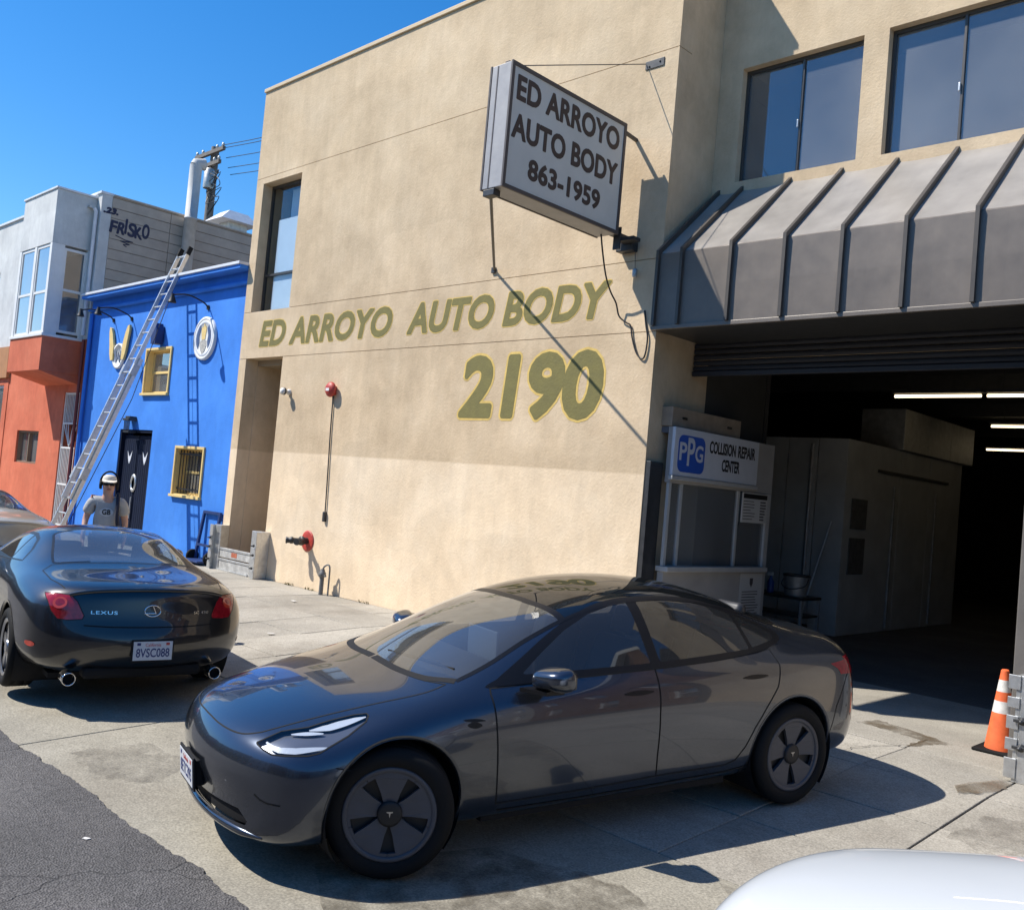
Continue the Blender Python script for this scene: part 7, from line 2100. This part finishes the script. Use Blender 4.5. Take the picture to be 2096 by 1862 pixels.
dk = MB(); dk.box(-2.5, -1.85, -.60, .60, .82, .90, .03); lp(dk.mesh('parcel_shelf'), 'parcel_shelf', CM['seat'])
dk = MB(); dk.box(-.95, -.50, -.66, .66, .74, .90, .05); lp(dk.mesh('dashboard'), 'dashboard', CM['seat'])
steering_wheel(lex, -1.0, .36, .82)
cf = MB(); cf.box(-2.4, -.4, -.70, .70, .22, .36); lp(cf.mesh('cabin_floor'), 'cabin_floor', CM['matte'])
wp = MB(); wp.bar((-2.50, .02, 1.045), (-2.46, -.42, 1.035), .012); wp.sphere((-2.50, .02, 1.045), .02, 8); lp(wp.mesh('antenna_base'), 'wiper', CM['matte'])
mi = None
for s in (1, -1):
    b_ = MB(); b_.sphere((-.72, s * .97, .96), .10, 14, (.75, 1.1, .62)); mo = lp(b_.mesh('mirror'), 'mirror', M['lexus'])
    b_ = MB(); b_.bar((-.70, s * .84, .92), (-.71, s * .93, .94), .05, .03); lp(b_.mesh('mirror_foot'), 'mirror_foot', CM['matte'], mo)

# ---------------------------------------------------------------- other cars: copies in other paint, without its badges
def repaint(name, label, loc, yaw, paint, scale=(1, 1, 1), seats=None, pitch=0, skip=('badge', 'boot_lettering', 'rear_plate', 'exhaust_tip')):
    r = tag(empty(name, loc, yaw), label, 'car')
    r.rotation_euler = (0, pitch, yaw); r.scale = scale
    for ch in list(lex.children):
        if ch.name.split('.')[0] in skip: continue
        c = copy_tree(ch, r)
        for q in [c] + list(c.children_recursive):
            if q.type == 'MESH' and q.material_slots and q.material_slots[0].material == M['lexus']:
                q.material_slots[0].link = 'OBJECT'; q.material_slots[0].material = paint
    return r
wpaint = car_paint('white_paintwork', (0.62, 0.65, 0.67), 0.0, 0.35)
bpaint = car_paint('beige_paintwork', (0.45, 0.40, 0.31), 0.3, 0.35)
spaint = car_paint('silver_paintwork', (0.35, 0.36, 0.37), 0.6, 0.35)
wcar = repaint('white_car', 'white car at the lower right corner with only its bonnet in view', (-.80, 3.14, gz(3.2)), R(184), wpaint, (1.0, 1.0, 1.07), skip=('badge', 'boot_lettering', 'rear_plate', 'exhaust_tip', 'hood_gap', 'wiper'))
repaint('beige_car', 'beige car parked beyond the black coupe at the left edge', (-16.9, 4.32, gz(4.32)), R(180), bpaint, (1.0, 1.0, 1.08))
repaint('silver_car', 'silver car standing in the dark far end of the garage', (-4.6, 24.2, 0.0), R(-90), spaint, (1.0, 1.0, 1.1))
# ================================================================== man walking on the sidewalk
def skin_mesh(name, J, E, root, level=2):
    names = list(J)
    me = bpy.data.meshes.new(name + '_sk')
    me.from_pydata([J[n][0] for n in names], [(names.index(a), names.index(b)) for a, b in E], [])
    o = bpy.data.objects.new(name + '_tmp', me)
    COL.objects.link(o)
    o.modifiers.new('skin', 'SKIN')
    sk = me.skin_vertices[0].data if me.skin_vertices else None
    if sk is None:
        bm = bmesh.new(); bm.from_mesh(me); bm.verts.layers.skin.verify(); bm.to_mesh(me); bm.free(); sk = me.skin_vertices[0].data
    for i, n in enumerate(names):
        r = J[n][1]; sk[i].radius = r if isinstance(r, tuple) else (r, r)
        sk[i].use_root = (n == root)
    ss = o.modifiers.new('sub', 'SUBSURF'); ss.levels = level; ss.render_levels = level
    dg = bpy.context.evaluated_depsgraph_get()
    out = bpy.data.meshes.new_from_object(o.evaluated_get(dg))
    bpy.data.objects.remove(o)
    out.polygons.foreach_set('use_smooth', [True] * len(out.polygons))
    out.name = name
    return out
man = tag(empty('person', (-12.65, 5.31, gz(5.31)), math.atan2(-5.31, 12.65)), 'person in grey GB t-shirt, pale cap and headphones walking past the black coupe', 'person')
J = {'pel': ((0, 0, .93), (.125, .10)), 'sp': ((.01, 0, 1.08), (.125, .09)), 'ch': ((.015, 0, 1.27), (.15, .105)), 'nk': ((.015, 0, 1.42), .055), 'hd': ((.035, 0, 1.50), (.068, .078)), 'hd2': ((.035, 0, 1.585), (.076, .092)), 'hd3': ((.03, 0, 1.65), (.05, .06))}
E_ = [('pel', 'sp'), ('sp', 'ch'), ('ch', 'nk'), ('nk', 'hd'), ('hd', 'hd2'), ('hd2', 'hd3')]
for s, n in ((1, 'l'), (-1, 'r')):
    st = .16 * s
    J.update({n + 'hp': ((0, .09 * s, .88), .095), n + 'kn': ((.05 + st * .5, .10 * s, .49), .062), n + 'an': ((-.03 + st, .105 * s, .09), .042), n + 'to': ((.11 + st, .115 * s, .035), .038),
              n + 'sh': ((.0, .175 * s, 1.36), .062), n + 'el': ((-.03 - st * .15, .245 * s, 1.09), .043), n + 'wr': ((.06 - st * .6, .255 * s, .87), .029), n + 'pm': ((.075 - st * .65, .252 * s, .80), (.018, .036))})
    E_ += [('pel', n + 'hp'), (n + 'hp', n + 'kn'), (n + 'kn', n + 'an'), (n + 'an', n + 'to'), ('ch', n + 'sh'), (n + 'sh', n + 'el'), (n + 'el', n + 'wr'), (n + 'wr', n + 'pm')]
    px, py, pz = J[n + 'pm'][0]
    for k, (dx, ln) in enumerate(((.030, .075), (.011, .085), (-.009, .08), (-.028, .062))):
        J[n + 'f%da' % k] = ((px + dx, py, pz - .045), .0095); J[n + 'f%db' % k] = ((px + dx + .004, py - .008 * s, pz - .045 - ln * .5), .0088); J[n + 'f%dc' % k] = ((px + dx + .006, py - .025 * s, pz - .045 - ln), .0078)
        E_ += [(n + 'pm', n + 'f%da' % k), (n + 'f%da' % k, n + 'f%db' % k), (n + 'f%db' % k, n + 'f%dc' % k)]
    J[n + 'ta'] = ((px + .042, py - .01 * s, pz - .005), .011); J[n + 'tb'] = ((px + .062, py - .02 * s, pz - .04), .009); J[n + 'tc'] = ((px + .066, py - .026 * s, pz - .068), .008)
    E_ += [(n + 'pm', n + 'ta'), (n + 'ta', n + 'tb'), (n + 'tb', n + 'tc')]
skin = plain('skin', (0.52, 0.30, 0.22), 0.55, var=0.08, scale=12)
obj('body', skin_mesh('body', J, E_, 'pel'), skin, man)
# shirt over trunk and upper arms
JS = {'h': ((0, 0, .86), (.165, .135)), 'w': ((.01, 0, 1.05), (.165, .135)), 'c': ((.015, 0, 1.27), (.175, .13)), 'n': ((.012, 0, 1.40), (.080, .070))}
ES = [('h', 'w'), ('w', 'c'), ('c', 'n')]
for s, n in ((1, 'l'), (-1, 'r')):
    st = .16 * s
    JS.update({n + 'm': ((.008, .10 * s, 1.335), (.10, .10)), n + 's': ((0, .175 * s, 1.335), .092), n + 'e': ((-.02 - st * .12, .238 * s, 1.15), .080)})
    ES += [('c', n + 'm'), (n + 'm', n + 's'), (n + 's', n + 'e')]
obj('shirt', skin_mesh('shirt', JS, ES, 'h'), plain('grey_jersey', (0.38, 0.38, 0.37), 0.85, var=0.1, scale=14, bump=0.3, bscale=30), man)
JT = {'p': ((0, 0, .90), (.155, .125))}
ET = []
for s, n in ((1, 'l'), (-1, 'r')):
    st = .16 * s
    JT.update({n + 'h': ((0, .09 * s, .82), .115), n + 'k': ((.05 + st * .5, .10 * s, .49), .085), n + 'a': ((-.03 + st, .105 * s, .10), .068)}); ET += [('p', n + 'h'), (n + 'h', n + 'k'), (n + 'k', n + 'a')]
obj('trousers', skin_mesh('trousers', JT, ET, 'p'), plain('dark_denim', (0.03, 0.035, 0.06), 0.85, var=0.2, scale=20), man)
for s in (1, -1):
    b = MB(); b.box(-.13 + .16 * s + .04, .17 + .16 * s, .105 * s - .048, .105 * s + .052, 0.0, .085, .025); b.build('shoe', plain('shoe_grey', (0.12, 0.12, 0.12), 0.7), man)
# face
b = MB(); b.sphere((.128, 0, 1.545), .016, 10, (1.2, .8, 1.3)); b.build('nose', skin, man)
b = MB(); b.box(.092, .112, -.028, .028, 1.497, 1.507, .003); b.build('mouth', plain('lips', (0.28, 0.09, 0.08), 0.5), man)
b = MB(); b.box(.104, .130, -.068, -.010, 1.553, 1.592, .010); b.box(.104, .130, .010, .068, 1.553, 1.592, .010); b.box(.118, .126, -.012, .012, 1.575, 1.582); b.bar((.11, .066, 1.58), (.01, .088, 1.582), .008); b.bar((.11, -.066, 1.58), (.01, -.088, 1.582), .008)
b.build('sunglasses', CM['trim'], man)
cap = plain('cap_cream', (0.66, 0.60, 0.50), 0.85, bump=0.2)
b = MB(); b.lathe([(.090, 1.605), (.093, 1.63), (.082, 1.67), (.05, 1.695), (0.0, 1.70)], 20, 'Z', (.022, 0, 0)); cp_ = b.build('cap', cap, man)
b = MB(); b.prism([(.07, -.092), (.155, -.088), (.205, -.05), (.215, 0), (.205, .05), (.155, .088), (.07, .092)], lambda u, v: (u, v, 1.618 - (u - .09) * .22), (0, 0, .012)); b.build('cap_peak', cap, cp_)
pts = [(.015, .112 * math.cos(a), 1.585 + .155 * math.sin(a)) for a in [math.pi * k / 14 for k in range(15)]]
b = MB(); b.tube(pts, .012, 8); hp_ = b.build('headphones', CM['matte'], man)
for s in (1, -1):
    b = MB(); b.lathe([(.052, 0), (.055, .015), (.048, .035), (0, .04)], 16, 'Y', (0, 0, 0))
    b.v = [(p[0] + .015, (.085 + p[1]) * s, p[2] * 1.15 + 1.56) for p in b.v]; b.build('ear_cup', CM['matte'], hp_)
strap = plain('strap_navy', (0.015, 0.018, 0.035), 0.8)
b = MB(); b.tube(smooth([(-.10, .12, 1.42), (.03, .125, 1.44), (.135, .13, 1.33), (.165, .135, 1.15), (.12, .165, .98), (0, .19, .93)], 4), .024, 6); b.build('backpack_strap', strap, man)
b = MB(); b.box(-.28, -.125, -.10, .15, .98, 1.40, .05); b.build('backpack', strap, man)
hm = MB(); hm.lathe([(.086, 1.55), (.090, 1.58), (.088, 1.61)], 20, 'Z', (.012, 0, 0), caps=False); hm.v = [p for p in hm.v]; hm.build('hair', plain('grey_hair', (0.10, 0.09, 0.08), 0.8), man)
# print on the shirt
sb_ = BVHTree.FromPolygons([v.co for v in bpy.data.meshes['shirt'].vertices], [tuple(p.vertices) for p in bpy.data.meshes['shirt'].polygons])
def on_shirt(me, y0, z0, lift):
    for v in me.vertices:
        h, n, f, d = sb_.ray_cast(Vector((1, y0 + v.co.x, z0 + v.co.y)), Vector((-1, 0, 0)))
        if h is not None: v.co = h + Vector((lift + v.co.z, 0, 0))
        else: v.co = Vector((.15, y0 + v.co.x, z0 + v.co.y))
    return me
ov = MB(); n_ = 24
ov.add([(0, 0, 0)] + [(.085 * math.cos(2 * math.pi * k / n_), .055 * math.sin(2 * math.pi * k / n_), 0) for k in range(n_)], [(0, k + 1, (k + 1) % n_ + 1) for k in range(n_)])
obj('shirt_oval', on_shirt(ov.mesh('shirt_oval'), 0, 1.20, .004), plain('print_pale', (0.55, 0.55, 0.54), 0.85), man)
obj('shirt_letters', on_shirt(text_mesh('shirt_letters', 'GB', .105, .072, 0, .03, .001), -.052, 1.165, .006), CM['matte'], man)
